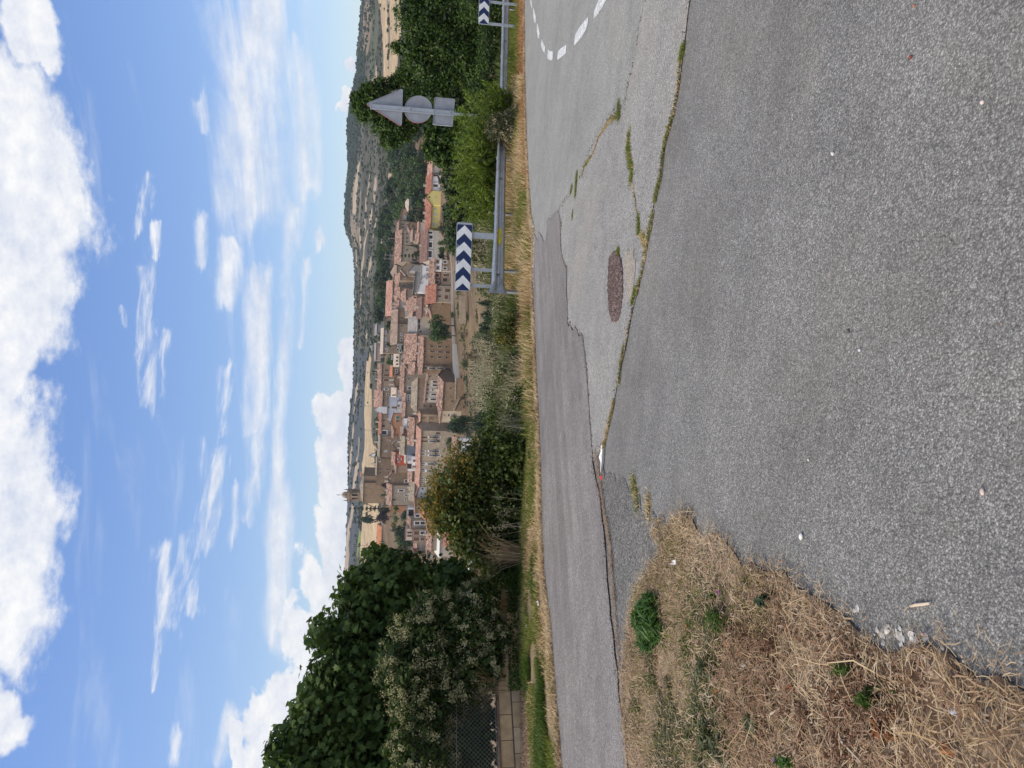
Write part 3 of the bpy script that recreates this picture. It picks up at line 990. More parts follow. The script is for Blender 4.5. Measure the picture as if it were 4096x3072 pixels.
def building(k, D, eave, base, yr, yl, roof, ridge, depth, wall, rmat, label, wins=(), name='house', cat='house', DL=None, over=.45, chim=0, hipin=.3, trims=None):
    """k: which strip of the photograph the numbers were read in. eave/base/ridge: heights, yr/yl: right and left ends there"""
    DL = DL or D
    xr, yyr = zx(k, eave, yr)
    xl, yyl = zx(k, eave, yl)
    pr, pl = at(xr, yyr, D), at(xl, yyl, DL)
    ym = (yr + yl) / 2
    Dm = (D + DL) / 2
    ze = at(*zx(k, eave, ym), Dm)[2]
    zb = at(*zx(k, base, ym), Dm)[2]
    u = np.array([pr[0] - pl[0], pr[1] - pl[1]])
    W = float(np.linalg.norm(u))
    u = u / W
    ang = atan2(u[1], u[0])
    nin = np.array([-u[1], u[0]])
    cx, cy = (pr[0] + pl[0]) / 2, (pr[1] + pl[1]) / 2
    corners = [(cx + u[0] * a * W / 2 + nin[0] * b, cy + u[1] * a * W / 2 + nin[1] * b) for a in (-1, 1) for b in (0, depth)]
    zt = float(min(H(np.array([c[0]]), np.array([c[1]]))[0] for c in corners))
    zbot = min(zb, zt - .5)
    root = empty(name, (cx, cy, zbot), ang)
    tag(root, label, cat, VILL)
    hz = ze - zbot
    w2, T_ = W / 2, .22
    o = over
    mb = MB()
    rb = MB()
    if roof in ('ridge', 'saltbox'):
        fr = .5 if roof == 'ridge' else .75
        zr = at(*zx(k, ridge, ym), Dm + depth * fr)[2] - zbot
        zr = max(zr, hz + .4)
        yk = depth * fr
        zback = hz if roof == 'ridge' else hz + (zr - hz) * .4
        for s in (-1, 1):
            x = s * w2
            pts = [(x, 0, 0), (x, depth, 0), (x, depth, zback), (x, yk, zr), (x, 0, hz)]
            mb.poly(pts if s > 0 else pts[::-1])
        mb.poly([(-w2, 0, 0), (w2, 0, 0), (w2, 0, hz), (-w2, 0, hz)])
        mb.poly([(w2, depth, 0), (-w2, depth, 0), (-w2, depth, zback), (w2, depth, zback)])
        s1 = (zr - hz) / yk
        s2 = (zr - zback) / (depth - yk)
        f0, b0 = (-o, hz - s1 * o), (depth + o, zback - s2 * o)
        prof = [(f0[0], f0[1]), (yk, zr), (b0[0], b0[1])]
        for (ya, za), (yb, zb_) in ((prof[0], prof[1]), (prof[1], prof[2])):
            rb.prism([(-w2 - o, ya, za + .02), (w2 + o, ya, za + .02), (w2 + o, yb, zb_ + .02), (-w2 - o, yb, zb_ + .02)],
                     [(-w2 - o, ya, za + T_), (w2 + o, ya, za + T_), (w2 + o, yb, zb_ + T_), (-w2 - o, yb, zb_ + T_)], 0)
    elif roof == 'gable':
        zr = at(*zx(k, ridge, ym), Dm)[2] - zbot
        zr = max(zr, hz + .4)
        mb.poly([(-w2, 0, 0), (w2, 0, 0), (w2, 0, hz), (0, 0, zr), (-w2, 0, hz)])
        mb.poly([(w2, depth, 0), (-w2, depth, 0), (-w2, depth, hz), (0, depth, zr), (w2, depth, hz)])
        for s in (-1, 1):
            p = [(s * w2, 0, 0), (s * w2, depth, 0), (s * w2, depth, hz), (s * w2, 0, hz)]
            mb.poly(p if s > 0 else p[::-1])
            sl = (zr - hz) / w2
            xa, za, xb, zb_ = s * (w2 + o), hz - sl * o, 0.0, zr
            b = [(xa, -o * .6, za + .02), (xa, depth + o, za + .02), (xb, depth + o, zb_ + .02), (xb, -o * .6, zb_ + .02)]
            t = [(x, y, z + T_) for x, y, z in b]
            rb.prism(b, t, 0)
    elif roof in ('shed', 'shedback'):
        zr = at(*zx(k, ridge, ym), Dm + depth)[2] - zbot if roof == 'shed' else hz + (ridge or -2)
        zr = max(zr, .5)
        for s in (-1, 1):
            p = [(s * w2, 0, 0), (s * w2, depth, 0), (s * w2, depth, zr), (s * w2, 0, hz)]
            mb.poly(p if s > 0 else p[::-1])
        mb.poly([(-w2, 0, 0), (w2, 0, 0), (w2, 0, hz), (-w2, 0, hz)])
        mb.poly([(w2, depth, 0), (-w2, depth, 0), (-w2, depth, zr), (w2, depth, zr)])
        sl = (zr - hz) / depth
        b = [(-w2 - o, -o, hz - sl * o + .02), (w2 + o, -o, hz - sl * o + .02), (w2 + o, depth + o, zr + sl * o + .02), (-w2 - o, depth + o, zr + sl * o + .02)]
        rb.prism(b, [(x, y, z + T_) for x, y, z in b], 0)
    elif roof == 'slant':                      # gable-less wall whose top runs from one end to the other
        zl2, zr2 = at(*zx(k, ridge[1], yl), DL)[2] - zbot, at(*zx(k, ridge[0], yr), D)[2] - zbot
        b = [(-w2, 0, 0), (w2, 0, 0), (w2, depth, 0), (-w2, depth, 0)]
        t = [(-w2, 0, zl2), (w2, 0, zr2), (w2, depth, zr2), (-w2, depth, zl2)]
        mb.prism(b, t)
        b = [(-w2 - o, -o, zl2 + .02), (w2 + o, -o, zr2 + .02), (w2 + o, depth + o, zr2 + .02), (-w2 - o, depth + o, zl2 + .02)]
        rb.prism(b, [(x, y, z + T_) for x, y, z in b], 0)
    elif roof == 'hip':
        yk = depth / 2
        zr = at(*zx(k, ridge, ym), Dm + yk)[2] - zbot
        zr = max(zr, hz + .4)
        mb.box(-w2, w2, 0, depth, 0, hz)
        i = w2 * (1 - hipin)
        b4 = [(-w2 - o, -o, hz + .05), (w2 + o, -o, hz + .05), (w2 + o, depth + o, hz + .05), (-w2 - o, depth + o, hz + .05)]
        ra, rb_ = (-i, yk, zr), (i, yk, zr)
        if i < .3:
            ra = rb_ = (0, yk, zr)
        rb.poly(b4[::-1])
        if ra != rb_:
            rb.poly([b4[0], b4[1], rb_, ra])
            rb.poly([b4[2], b4[3], ra, rb_])
        else:
            rb.poly([b4[0], b4[1], ra])
            rb.poly([b4[2], b4[3], ra])
        rb.poly([b4[1], b4[2], rb_])
        rb.poly([b4[3], b4[0], ra])
    else:                                       # flat with parapet
        mb.box(-w2, w2, 0, depth, 0, hz)
        rb.box(-w2 - .1, w2 + .1, -.1, depth + .1, hz + .003, hz + .25)
    mb.build('wall', W_[wall], root)
    ro = rb.build('roof', R_[rmat] if isinstance(rmat, str) else rmat, root)
    if not chim and name == 'house' and roof in ('ridge', 'gable', 'saltbox') and W > 5:
        chim = 1 + (int(W * 7) % 2)
    for c in range(chim):
        cb = MB()
        x = (-.5 + (c + .5) / chim) * W * .7 + ((int(W * 13) % 5) - 2) * W * .05
        y = depth * .42
        z = hz + (.5 if roof == 'flat' else 1.2)
        cb.box(x - .35, x + .35, y - .35, y + .35, z - 1.2, z + 1.6)
        cb.box(x - .45, x + .45, y - .45, y + .45, z + 1.6, z + 1.75)
        cb.build('chimney', W_['cream'], ro)
    # openings, put where the photograph shows them on this wall
    for wdef in wins:
        a, b, hh, ww = wdef[:4]
        typ = wdef[4] if len(wdef) > 4 else 's'
        d = ray(*zx(k, a, b))
        # intersect with the facade's vertical plane
        n2 = np.array([nin[0], nin[1], 0])
        t = ((np.array([cx, cy, 0]) - EYE) @ n2) / (d @ n2)
        p = EYE + d * t
        lx = (p[0] - cx) * u[0] + (p[1] - cy) * u[1]
        lz = p[2] - zbot
        mw, mh = ww / 3.687 / F * Dm, hh / 3.687 / F * Dm
        ob = link('door' if typ == 'd' else 'window', WIN[typ[0]], root, (lx, -.012, lz))
        ob.scale = (max(mw, .5), 1, max(mh, .5))
        if 'B' in typ[1:]:
            link('balcony', BALM, root, (lx, -.06, lz - mh * .5)).scale = (max(1, mw), 1, 1)
    return root


def row(x, ys, h, w, t='s'):
    return [(x, y, h, w, t) for y in ys]


B = building
# --- right end of the village (strip 1)
B(1, 292, 1378, 1540, 622, 965, 'ridge', 1292, 9, 'yellow', 'red', 'long bright yellow house with white framed windows above the garden wall', [(1440, 685, 32, 32, 'g'), (1435, 765, 32, 32, 'g'), (1430, 830, 20, 16, 'g'), (1422, 907, 32, 32, 'g')])
B(1, 290, 1385, 1560, 415, 620, 'gable', 1305, 12, 'yellow', 'red', 'yellow gable end with one tiny window next to the white house', [(1440, 520, 22, 18, 'g'), (1355, 512, 8, 8, 'n')])
B(1, 291, 1390, 1640, 182, 412, 'ridge', 1308, 9, 'white', 'red', 'white house with a red tiled roof right of the yellow gable', [(1440, 290, 50, 20, 'g'), (1445, 342, 55, 32), (1542, 300, 32, 20, 'g'), (1450, 192, 65, 26)])
B(1, 294, 1400, 1600, -20, 150, 'ridge', 1335, 8, 'cream', 'pink', 'pink roofed cream house mostly behind the roadside trees', [])
B(1, 345, 1055, 1185, 478, 685, 'hip', 998, 9, 'stone', 'pale', 'detached stone villa with a pale hipped roof among the trees', [(1098, 598, 40, 14), (1098, 630, 40, 14), (1130, 655, 38, 10), (1140, 520, 40, 14), (1100, 520, 30, 14)], hipin=.75)
B(1, 352, 966, 1060, 682, 862, 'slant', (966, 905), 8, 'tan', 'pink', 'low house with a steeply sloping pink roof above the round tree', [(1005, 815, 20, 40, 'g'), (985, 812, 12, 60, 'g')])
B(1, 346, 912, 1075, 862, 1002, 'shed', 880, 9, 'tan', 'mot', 'square tan house with four small windows left of the sloping roof', [(962, 910, 44, 14), (962, 956, 44, 14), (1035, 916, 40, 18, 'w'), (1035, 962, 40, 18, 'w')])
B(1, 335, 945, 1190, 1000, 1462, 'ridge', 852, 13, 'stone', 'mot', 'long stone house with rows of small square windows and a mottled roof', row(964, (1050, 1120, 1172, 1210), 18, 12) + row(1022, (1052, 1105, 1122, 1172, 1290), 26, 20) + [(1092, 1120, 30, 18), (1075, 1172, 24, 14)], chim=1)
B(1, 318, 1065, 1200, 885, 990, 'gable', 1040, 8, 'brown', 'mot', 'small brown gabled barn tucked under the square tan house', [(1110, 940, 10, 40, 'n')])
B(1, 316, 1110, 1215, 995, 1150, 'ridge', 1080, 6, 'stone', 'dun', 'low stone outbuilding below the row of small square windows', [(1135, 1090, 20, 20)])
B(1, 306, 1200, 1300, 880, 1045, 'ridge', 1180, 7, 'cream', 'pink', 'cream rendered cottage with a pink roof behind the brown roof', [])
B(1, 305, 1205, 1300, 1050, 1215, 'ridge', 1150, 8, 'rubble', 'mot', 'rubble stone cottage with an uneven mottled roof beside the garden cypress', [(1250, 1080, 20, 20)])
B(1, 286, 1326, 1460, 998, 1440, 'ridge', 1225, 11, 'cream', 'brown', 'long cream house under a broad dark brown roof with large windows', [(1370, 1035, 58, 32, 'w'), (1378, 1100, 50, 50, 'w'), (1370, 1215, 52, 76, 'w'), (1385, 1270, 40, 30, 'b'), (1365, 1352, 50, 92, 'w')], chim=1)
B(1, 322, 1195, 1300, 1385, 1440, 'flat', 0, 3, 'rubble', 'dun', 'dark arched garden wall between the conifer and the white house', [(1130, 1440, 60, 30, 'n')], name='garden_wall', cat='wall')
B(1, 298, 1245, 1430, 1440, 1700, 'flat', 0, 7, 'white', 'grey', 'white block with grey shuttered windows and a flat top', [(1335, 1505, 50, 36, 'g'), (1330, 1580, 50, 40, 'g'), (1335, 1650, 40, 34, 'g')])
B(1, 273, 1432, 1545, 1424, 1600, 'ridge', 1362, 7, 'white', 'mot', 'small white house with two brown shuttered windows', [(1478, 1462, 34, 48, 'b'), (1480, 1555, 34, 48, 'b')])
B(1, 272.6, 1546, 1690, 1430, 1600, 'flat', 0, 6.6, 'tan', 'dun', 'tan stone ground floor with white framed windows under the small white house', [(1585, 1466, 48, 32, 'w'), (1585, 1562, 48, 32, 'w'), (1590, 1515, 34, 26, 'b')])
B(1, 348, 876, 1080, 1462, 1662, 'hip', 800, 11, 'stone', 'dun', 'tall stone house with an arched window and a pyramid roof', [(940, 1500, 60, 18, 'n'), (945, 1595, 60, 10, 'n')], hipin=.95)
# --- strip 2
B(2, 352, 835, 960, 60, 195, 'hip', 778, 9, 'stone', 'dun', 'square hip roofed house left of the pyramid roof', [(925, 120, 10, 40, 'n')], hipin=.9)
B(2, 330, 1010, 1130, 20, 190, 'gable', 930, 8, 'tan', 'dun', 'brown gable end with a small window under the hip roofed house', [(1010, 210, 16, 14)])
B(2, 334, 925, 1060, 160, 260, 'shed', 855, 7, 'tan', 'mot', 'narrow house with a mottled lean-to roof left of the brown gable', [(985, 210, 30, 10, 'n')])
B(2, 312, 1165, 1250, 40, 440, 'slant', (1165, 1115), 10, 'grey', 'grey', 'long shed with a smooth grey sheet roof', [(1140, 183, 26, 24, 'n')])
B(2, 311, 1046, 1160, 35, 120, 'slant', (1120, 1046), 7, 'grey', 'grey', 'pale grey rendered upper wall next to the smooth grey sheet roof', [])
B(2, 297, 1246, 1330, 225, 440, 'slant', (1240, 1160), 6, 'white', 'white' if False else 'pale', 'bright white gable wall with slanted top left of the flat white block', [(1235, 300, 40, 10, 'g')])
B(2, 274, 1434, 1535, 120, 335, 'ridge', 1350, 7.5, 'maroon', 'mot', 'house with a dark maroon upper floor next to the small white house', [(1472, 190, 50, 50), (1470, 285, 50, 44)])
B(2, 273.5, 1536, 1690, 121, 334, 'flat', 0, 7, 'tan', 'dun', 'tan ground floor with dark doors below the maroon upper floor', [(1605, 186, 88, 36, 'b'), (1585, 258, 60, 50, 'n'), (1590, 148, 16, 12, 'w')])
B(2, 273, 1450, 1700, 336, 580, 'ridge', 1300, 11, 'stone', 'red', 'light stone house with four brown shuttered windows and a broad red roof', [(1500, 405, 55, 30, 'b'), (1498, 498, 55, 30, 'b'), (1625, 412, 78, 52, 'b'), (1608, 510, 56, 54, 'b')], chim=1)
B(2, 276, 1400, 1700, 582, 800, 'gable', 1362, 10, 'ochre', 'mot', 'blank ochre plaster gable wall beside the light stone house', [(1550, 612, 8, 8, 'n'), (1685, 620, 8, 8, 'n')])
B(2, 277, 1425, 1700, 800, 1098, 'ridge', 1370, 8, 'ochre', 'mot', 'ochre wall partly behind the big leafy tree on the street', [(1610, 1130, 60, 40, 'n')])
B(2, 276, 1268, 1700, 1100, 1512, 'ridge', 1190, 9, 'ochre', 'mot', 'tall ochre facade with three columns of shuttered windows', row(1292, (1235, 1310, 1393), 28, 24, 'b') + [(1390, 1235, 52, 20), (1400, 1310, 74, 24, 'b'), (1390, 1393, 52, 20), (1508, 1240, 52, 20), (1520, 1318, 80, 24, 'b'), (1508, 1397, 52, 20), (1606, 1246, 26, 30), (1630, 1325, 74, 38, 'b'), (1608, 1402, 28, 30)])
B(2, 275.5, 1256, 1700, 1514, 1630, 'ridge', 1200, 9, 'ochre', 'mot', 'narrow ochre facade with iron balconies at the left of the tall one', [(1295, 1555, 62, 28), (1390, 1560, 88, 18, 'wB'), (1512, 1560, 88, 18, 'wB'), (1632, 1572, 84, 26, 'b')])
B(2, 296, 1175, 1290, 810, 1060, 'ridge', 1045, 12, 'cream', 'grey', 'cream house under a broad grey brown roof with a skylight', [(1205, 870, 12, 60, 'n'), (1205, 950, 12, 60, 'n'), (1225, 1020, 26, 20)], chim=1)
B(2, 294, 1162, 1290, 1062, 1480, 'ridge', 985, 14, 'stone', 'mot', 'long stone house with a deep mottled tile roof in the middle of the village', [(1180, 1120, 16, 12), (1240, 1170, 28, 10), (1180, 1370, 30, 22), (1230, 1255, 30, 12)], chim=2)
B(2, 293, 1140, 1290, 1482, 1640, 'ridge', 1050, 10, 'tan', 'mot', 'short tan house continuing the deep mottled roof to the left', [(1165, 1530, 20, 14)])
B(2, 302, 1165, 1250, 500, 700, 'shed', 1060, 10, 'tan', 'mot', 'mottled roof above two dark arched openings near the white gable', [(1140, 478, 30, 20, 'n'), (1140, 515, 30, 20, 'n'), (1200, 540, 20, 16)])
B(2, 290, 1245, 1380, 520, 805, 'saltbox', 1172, 9, 'tan', 'brown', 'dull brown roofed house left of the deep red roof', [(1275, 700, 40, 12, 'n'), (1285, 790, 26, 22, 'w')])
B(2, 288, 1330, 1440, 600, 780, 'ridge', 1265, 8, 'tan', 'mot', 'low mottled roof right above the blank ochre gable', [(1340, 640, 16, 16)])
B(2, 332, 888, 1060, 700, 905, 'ridge', 800, 11, 'brown', 'dun', 'plain brown house with one small window under a long dun roof', [(945, 820, 22, 32)])
B(2, 331, 882, 985, 906, 1195, 'ridge', 785, 12, 'tan', 'dun', 'tan house with three small windows under the left of the long dun roof', [(945, 938, 26, 22), (940, 1060, 22, 26, 'w'), (940, 1136, 24, 30, 'w')])
B(2, 352, 805, 900, 270, 770, 'ridge', 718, 12, 'tan', 'pink', 'long house with a smooth pink roof at the top of the village', [(820, 560, 20, 20), (825, 600, 26, 30, 'g'), (825, 660, 26, 26, 'g')], chim=1)
B(2, 342, 905, 1000, 300, 375, 'ridge', 860, 6, 'cream', 'mot', 'tiny cream house with two windows under the smooth pink roof', [(930, 345, 14, 14, 'g'), (975, 342, 14, 14)])
B(2, 338, 920, 1050, 376, 560, 'ridge', 845, 9, 'tan', 'mot', 'tan house with a patchy tile roof beside the tiny cream house', [(960, 440, 14, 14)], chim=1)
B(2, 326, 1010, 1120, 400, 560, 'hip', 930, 9, 'tan', 'mot', 'low house with a hipped patchy roof in the middle rows', [(1030, 480, 14, 14)])
B(2, 336, 905, 1040, 561, 700, 'ridge', 850, 8, 'cream', 'mot', 'cream house with bright laundry terrace under the long dun roof', [(950, 600, 20, 20, 'g'), (985, 650, 20, 20, 'g')], chim=2)
B(2, 315, 1065, 1160, 562, 690, 'ridge', 1000, 8, 'stone', 'mot', 'small stone house with white chimneys among the middle roofs', [(1080, 620, 14, 14)], chim=1)
B(2, 318, 1010, 1130, 692, 800, 'flat', 0, 7, 'cream', 'pale', 'cream boxy house with bright white terrace walls', [(1040, 720, 26, 30, 'g'), (1040, 770, 20, 26, 'g')])
B(2, 306, 1110, 1170, 700, 850, 'shed', 1060, 8, 'tan', 'pink', 'narrow pink roof between the terrace and the grey brown roof', [])
B(2, 386, 678, 790, 975, 1335, 'ridge', 638, 14, 'tan', 'pale', 'wide modern house with a beige roof above the village', [(708, 1035, 28, 50, 'g'), (706, 1130, 28, 52, 'g'), (712, 1235, 12, 60, 'w'), (735, 1005, 10, 60, 'n'), (735, 1290, 20, 40, 'g')])
B(2, 455, 585, 640, 780, 1060, 'ridge', 555, 12, 'grey', 'grey', 'long grey farm shed beyond the trees above the village', [(595, 850, 8, 60, 'n')], name='farm_shed', cat='shed')
B(2, 458, 570, 640, 1195, 1440, 'ridge', 545, 12, 'pink', 'grey', 'long farm shed with a pinkish end wall left of the grey one', [], name='farm_shed', cat='shed')
B(2, 310, 1050, 1130, 1330, 1580, 'gable', 945, 12, 'brown', 'mot', 'broad brown gable with two small square windows', [(997, 1388, 20, 22, 'n'), (992, 1492, 20, 22, 'n')])
B(2, 330, 905, 1010, 1365, 1525, 'ridge', 830, 7, 'cream', 'pale', 'house with bright white awnings and stacked balconies', [(800, 1400, 20, 60, 'g'), (880, 1400, 26, 22), (875, 1450, 26, 22), (880, 1500, 26, 22)])
B(2, 328, 885, 1000, 1196, 1330, 'flat', 0, 7, 'grey', 'dun', 'grey house with dark balconies beside the ivy covered wall', [(895, 1240, 18, 36, 'w'), (890, 1280, 22, 40, 'b'), (930, 1300, 16, 40, 'w')])
# --- strip 3
B(3, 365, 648, 800, 28, 415, 'ridge', 592, 10, 'tan', 'mot', 'long tan house with three tall dark windows in the upper row', [(725, 118, 60, 30, 'b'), (725, 187, 76, 32, 'b'), (725, 260, 72, 34, 'b'), (785, 118, 24, 30, 'b'), (785, 187, 20, 30), (656, 118, 12, 18), (656, 187, 12, 18), (656, 260, 12, 18), (720, 392, 46, 22, 'w'), (655, 392, 16, 20, 'w')])
B(3, 345, 815, 900, 60, 200, 'shed', 780, 7, 'tan', 'orange', 'house with a narrow orange roof below the three tall windows', [(870, 120, 24, 26, 'w'), (865, 175, 18, 26, 'w'), (858, 205, 16, 16)])
B(3, 376, 662, 780, 416, 640, 'ridge', 602, 9, 'tan', 'mot', 'tan house with two small windows under the bright mottled roof', [(683, 470, 14, 16), (740, 472, 28, 24, 'w'), (680, 565, 14, 12, 'n')])
B(3, 392, 605, 680, 420, 650, 'ridge', 545, 9, 'tan', 'pink', 'house with a bright pink and white tile roof behind the tan one', [])
B(3, 391, 612, 680, 650, 765, 'gable', 542, 8, 'white', 'pale', 'small bright white gable on the top row of roofs', [(600, 745, 14, 12)])
B(3, 371, 648, 830, 765, 1080, 'ridge', 605, 9, 'tan', 'red', 'long upper house with a thin red roof and a dark garage opening', [(682, 853, 30, 22), (677, 935, 40, 32, 'n'), (690, 1035, 66, 54, 'w'), (783, 1028, 24, 24), (780, 902, 22, 12), (605, 860, 8, 8, 'n')])
B(3, 370, 628, 830, 1082, 1400, 'ridge', 596, 9, 'brown', 'stone', 'long brown house with a grey stone roof right of the church', [(655, 1143, 16, 14, 'n'), (645, 1310, 16, 14, 'n'), (732, 1238, 10, 10, 'n'), (792, 1238, 10, 10, 'n'), (775, 1155, 20, 14, 'g'), (740, 1145, 18, 10, 'g'), (712, 1308, 40, 30, 'g')])
B(3, 352, 745, 960, 500, 860, 'slant', (745, 735), 9, 'paleblue', 'mot', 'large blank pale grey wall of a tall modern house', [(838, 665, 64, 22, 'b'), (758, 662, 18, 12, 'b')])
B(3, 349, 880, 960, 575, 700, 'flat', 0, 5, 'white', 'grey', 'white stair block with a small balcony in front of the blank pale grey wall', [(900, 640, 20, 20)])
B(3, 336, 825, 960, 755, 965, 'gable', 795, 10, 'orange', 'mot', 'orange brown house with one green and one dark shutter', [(885, 812, 40, 44, 'v'), (885, 864, 40, 32, 'b')])
B(3, 337, 835, 960, 966, 1105, 'shed', 800, 9, 'orange', 'mot', 'blank orange wall left of the green shutter house', [(880, 1070, 8, 26, 'n')])
B(3, 326, 985, 1120, 60, 465, 'ridge', 925, 11, 'stone', 'mot', 'long plain stone house with a heavy mottled roof', [(1062, 378, 38, 34, 'w'), (1052, 240, 14, 10, 'n'), (995, 385, 12, 14), (1070, 180, 8, 12, 'n')], chim=1)
B(3, 340, 855, 940, 185, 385, 'gable', 830, 8, 'brown', 'mot', 'brown gable above the heavy mottled roof', [])
B(3, 338, 870, 960, 386, 500, 'shed', 800, 7, 'cream', 'pale', 'small cream house with grey balconies near the pale grey wall', [(915, 450, 20, 60, 'g'), (832, 480, 50, 10, 'n'), (900, 400, 30, 8, 'w')])
B(3, 324, 1004, 1110, 466, 600, 'ridge', 955, 9, 'cream', 'mot', 'cream house with an orange glazed gallery', [(1045, 495, 24, 22, 'w'), (1045, 525, 24, 22, 'w'), (1045, 555, 24, 22, 'w'), (1055, 605, 40, 10, 'g')])
B(3, 323, 1000, 1180, 602, 805, 'ridge', 950, 9, 'tan', 'mot', 'tan plastered house with a blank wall left of the glazed gallery', [(1052, 818, 36, 16)])
B(3, 301, 1178, 1470, 225, 745, 'hip', 1085, 14, 'tan', 'stone', 'pale house under the big grey stone slab roof', [(1200, 382, 16, 18), (1195, 534, 22, 18), (1190, 640, 22, 18), (1280, 640, 30, 26), (1374, 642, 44, 44, 'b'), (1455, 646, 22, 18)])
B(3, 287, 1338, 1560, 160, 590, 'slant', (1335, 1290), 12, 'cream', 'mot', 'cream house with a row of five white framed arched windows', [(1450, 286, 88, 26, 'w'), (1445, 336, 84, 24, 'w'), (1427, 405, 72, 22, 'w'), (1420, 472, 74, 20, 'w'), (1412, 543, 78, 26, 'w'), (1335, 328, 24, 10), (1328, 398, 24, 10), (1322, 452, 24, 10), (1310, 540, 30, 10)])
B(3, 279, 1345, 1710, 158, 262, 'flat', 0, 8, 'stone', 'dun', 'grey stone facade with a red wooden door above the terrace wall', [(1355, 205, 26, 10), (1500, 186, 74, 18, 'g'), (1598, 178, 40, 20), (1620, 238, 80, 36, 'd')])
B(3, 263, 1552, 1850, 288, 710, 'ridge', 1472, 13, 'brown', 'mot', 'low windowed stone building with a broad mottled roof at the village foot', [(1580, 373, 20, 14), (1666, 381, 26, 14), (1580, 506, 22, 14), (1670, 508, 26, 14), (1690, 575, 10, 10, 'n')], DL=266, chim=1)
B(3, 266.5, 1520, 1910, 712, 880, 'shed', 1470, 8, 'stone', 'mot', 'end wall of the low stone building coloured as sunlit, with iron balcony', [(1690, 775, 36, 16, 'wB'), (1580, 775, 30, 10, 'b'), (1672, 850, 24, 14, 'w'), (1640, 775, 10, 60, 'n'), (1845, 775, 60, 16, 'v')], DL=273)  # sunlight on this end is put into the paler wall colour
B(3, 258, 1755, 2030, 230, 540, 'flat', 0, 3.2, 'ochre', 'stone', 'rough ochre retaining wall under the low stone building', [], name='retaining_wall', cat='wall')
B(3, 256, 1735, 2040, 541, 700, 'slant', (1815, 1720), 3.5, 'ochre', 'stone', 'ochre garden house with two small windows and a sloping stone coping', [(1882, 584, 14, 42, 'n'), (1860, 656, 10, 24, 'n')])
B(3, 299, 1222, 1600, 765, 1002, 'ridge', 1175, 9, 'tan', 'pink', 'tan house with columns of narrow shuttered windows', row(1270, (808, 832, 875, 918, 960), 60, 6, 'b') + [(1385, 808, 74, 6, 'b'), (1380, 834, 80, 8, 'b'), (1380, 878, 80, 8, 'b'), (1380, 918, 76, 8, 'bB'), (1430, 905, 40, 20, 'b'), (1310, 965, 40, 30, 'b')], DL=303)
B(3, 285, 1226, 1640, 1004, 1450, 'ridge', 1160, 10, 'stone', 'pink', 'right part of the long village palace with paired balcony windows', row(1282, (1105, 1160), 90, 26, 'b') + row(1260, (1305, 1350), 56, 22, 'w') + row(1398, (1100, 1160, 1305, 1366), 92, 22, 'wB') + row(1486, (1100, 1368), 48, 22, 'w') + [(1484, 1160, 44, 30, 'n'), (1480, 1306, 48, 24, 'w'), (1480, 1042, 60, 8, 'n')], DL=288, chim=1)
B(3, 288.2, 1214, 1640, 1452, 1830, 'ridge', 1150, 10, 'stone', 'pink', 'left part of the long village palace with a wide eave', row(1258, (1484, 1512, 1575, 1600), 56, 18, 'w') + [(1375, 1496, 92, 26, 'wB'), (1362, 1598, 84, 26, 'wB'), (1466, 1496, 48, 22, 'w'), (1455, 1600, 48, 22, 'w'), (1250, 1710, 40, 18, 'w'), (1250, 1765, 40, 18, 'w'), (1352, 1712, 84, 24, 'wB'), (1350, 1770, 80, 24, 'w')], DL=291)
B(3, 303, 1130, 1230, 825, 1220, 'ridge', 1040, 11, 'tan', 'mot', 'long mottled roof between the white wall and the solar panels', [(1150, 1048, 36, 14, 'n'), (1150, 1155, 30, 12, 'n')])
B(3, 302, 1145, 1240, 1225, 1385, 'shed', 1045, 9, 'tan', BLACK, 'house roofed with a large black solar panel', [(1165, 1240, 10, 10)])
B(3, 322, 965, 1060, 822, 968, 'flat', 0, 8, 'white', 'pale', 'bright white terrace wall right of the blank orange wall', [(1035, 890, 18, 80, 'g'), (950, 830, 14, 10)])
B(3, 320, 975, 1130, 970, 1100, 'shed', 930, 8, 'orange', 'mot', 'small orange walled house with twin dark windows', [(1005, 995, 22, 26), (1005, 1022, 22, 22), (945, 1000, 8, 40, 'g')])
B(3, 332, 905, 1000, 1100, 1340, 'gable', 808, 12, 'rubble', 'dun', 'rubble stone barn with a broad dun gable next to the red house', [(890, 1105, 8, 10, 'n')])
B(3, 316, 990, 1100, 1102, 1360, 'ridge', 920, 10, 'rubble', 'stone', 'rubble cottage with a crooked stone roof behind the solar panel', [(1020, 1060, 14, 14)])
B(3, 326, 852, 970, 1340, 1508, 'ridge', 800, 8, 'red', 'mot', 'small bright red house with white framed windows', [(905, 1376, 22, 14, 'w'), (915, 1422, 44, 20, 'w'), (905, 1466, 22, 14, 'w')])
B(3, 301, 1010, 1210, 1385, 1475, 'ridge', 990, 7, 'white', 'pale', 'white house with an ochre canopy left of the solar panel', [(1060, 1425, 46, 50, 'g'), (1138, 1450, 40, 26, 'b')])
B(3, 302, 1030, 1210, 1476, 1600, 'flat', 0, 7, 'white', 'mot', 'white framed carport terrace left of the ochre canopy', [(1060, 1530, 60, 70, 'n'), (1130, 1548, 40, 36, 'b')])
B(3, 328, 870, 980, 1510, 1625, 'shed', 840, 7, 'tan', 'dun', 'short tan wall left of the red house', [])
B(3, 372, 585, 830, 1410, 1660, 'ridge', 565, 10, 'brown', 'stone', 'tall brown church annexe with small square windows', [(632, 1565, 30, 26), (632, 1628, 30, 26), (735, 1575, 26, 22), (750, 1635, 20, 62, 'b'), (620, 1425, 20, 60, 'w')])
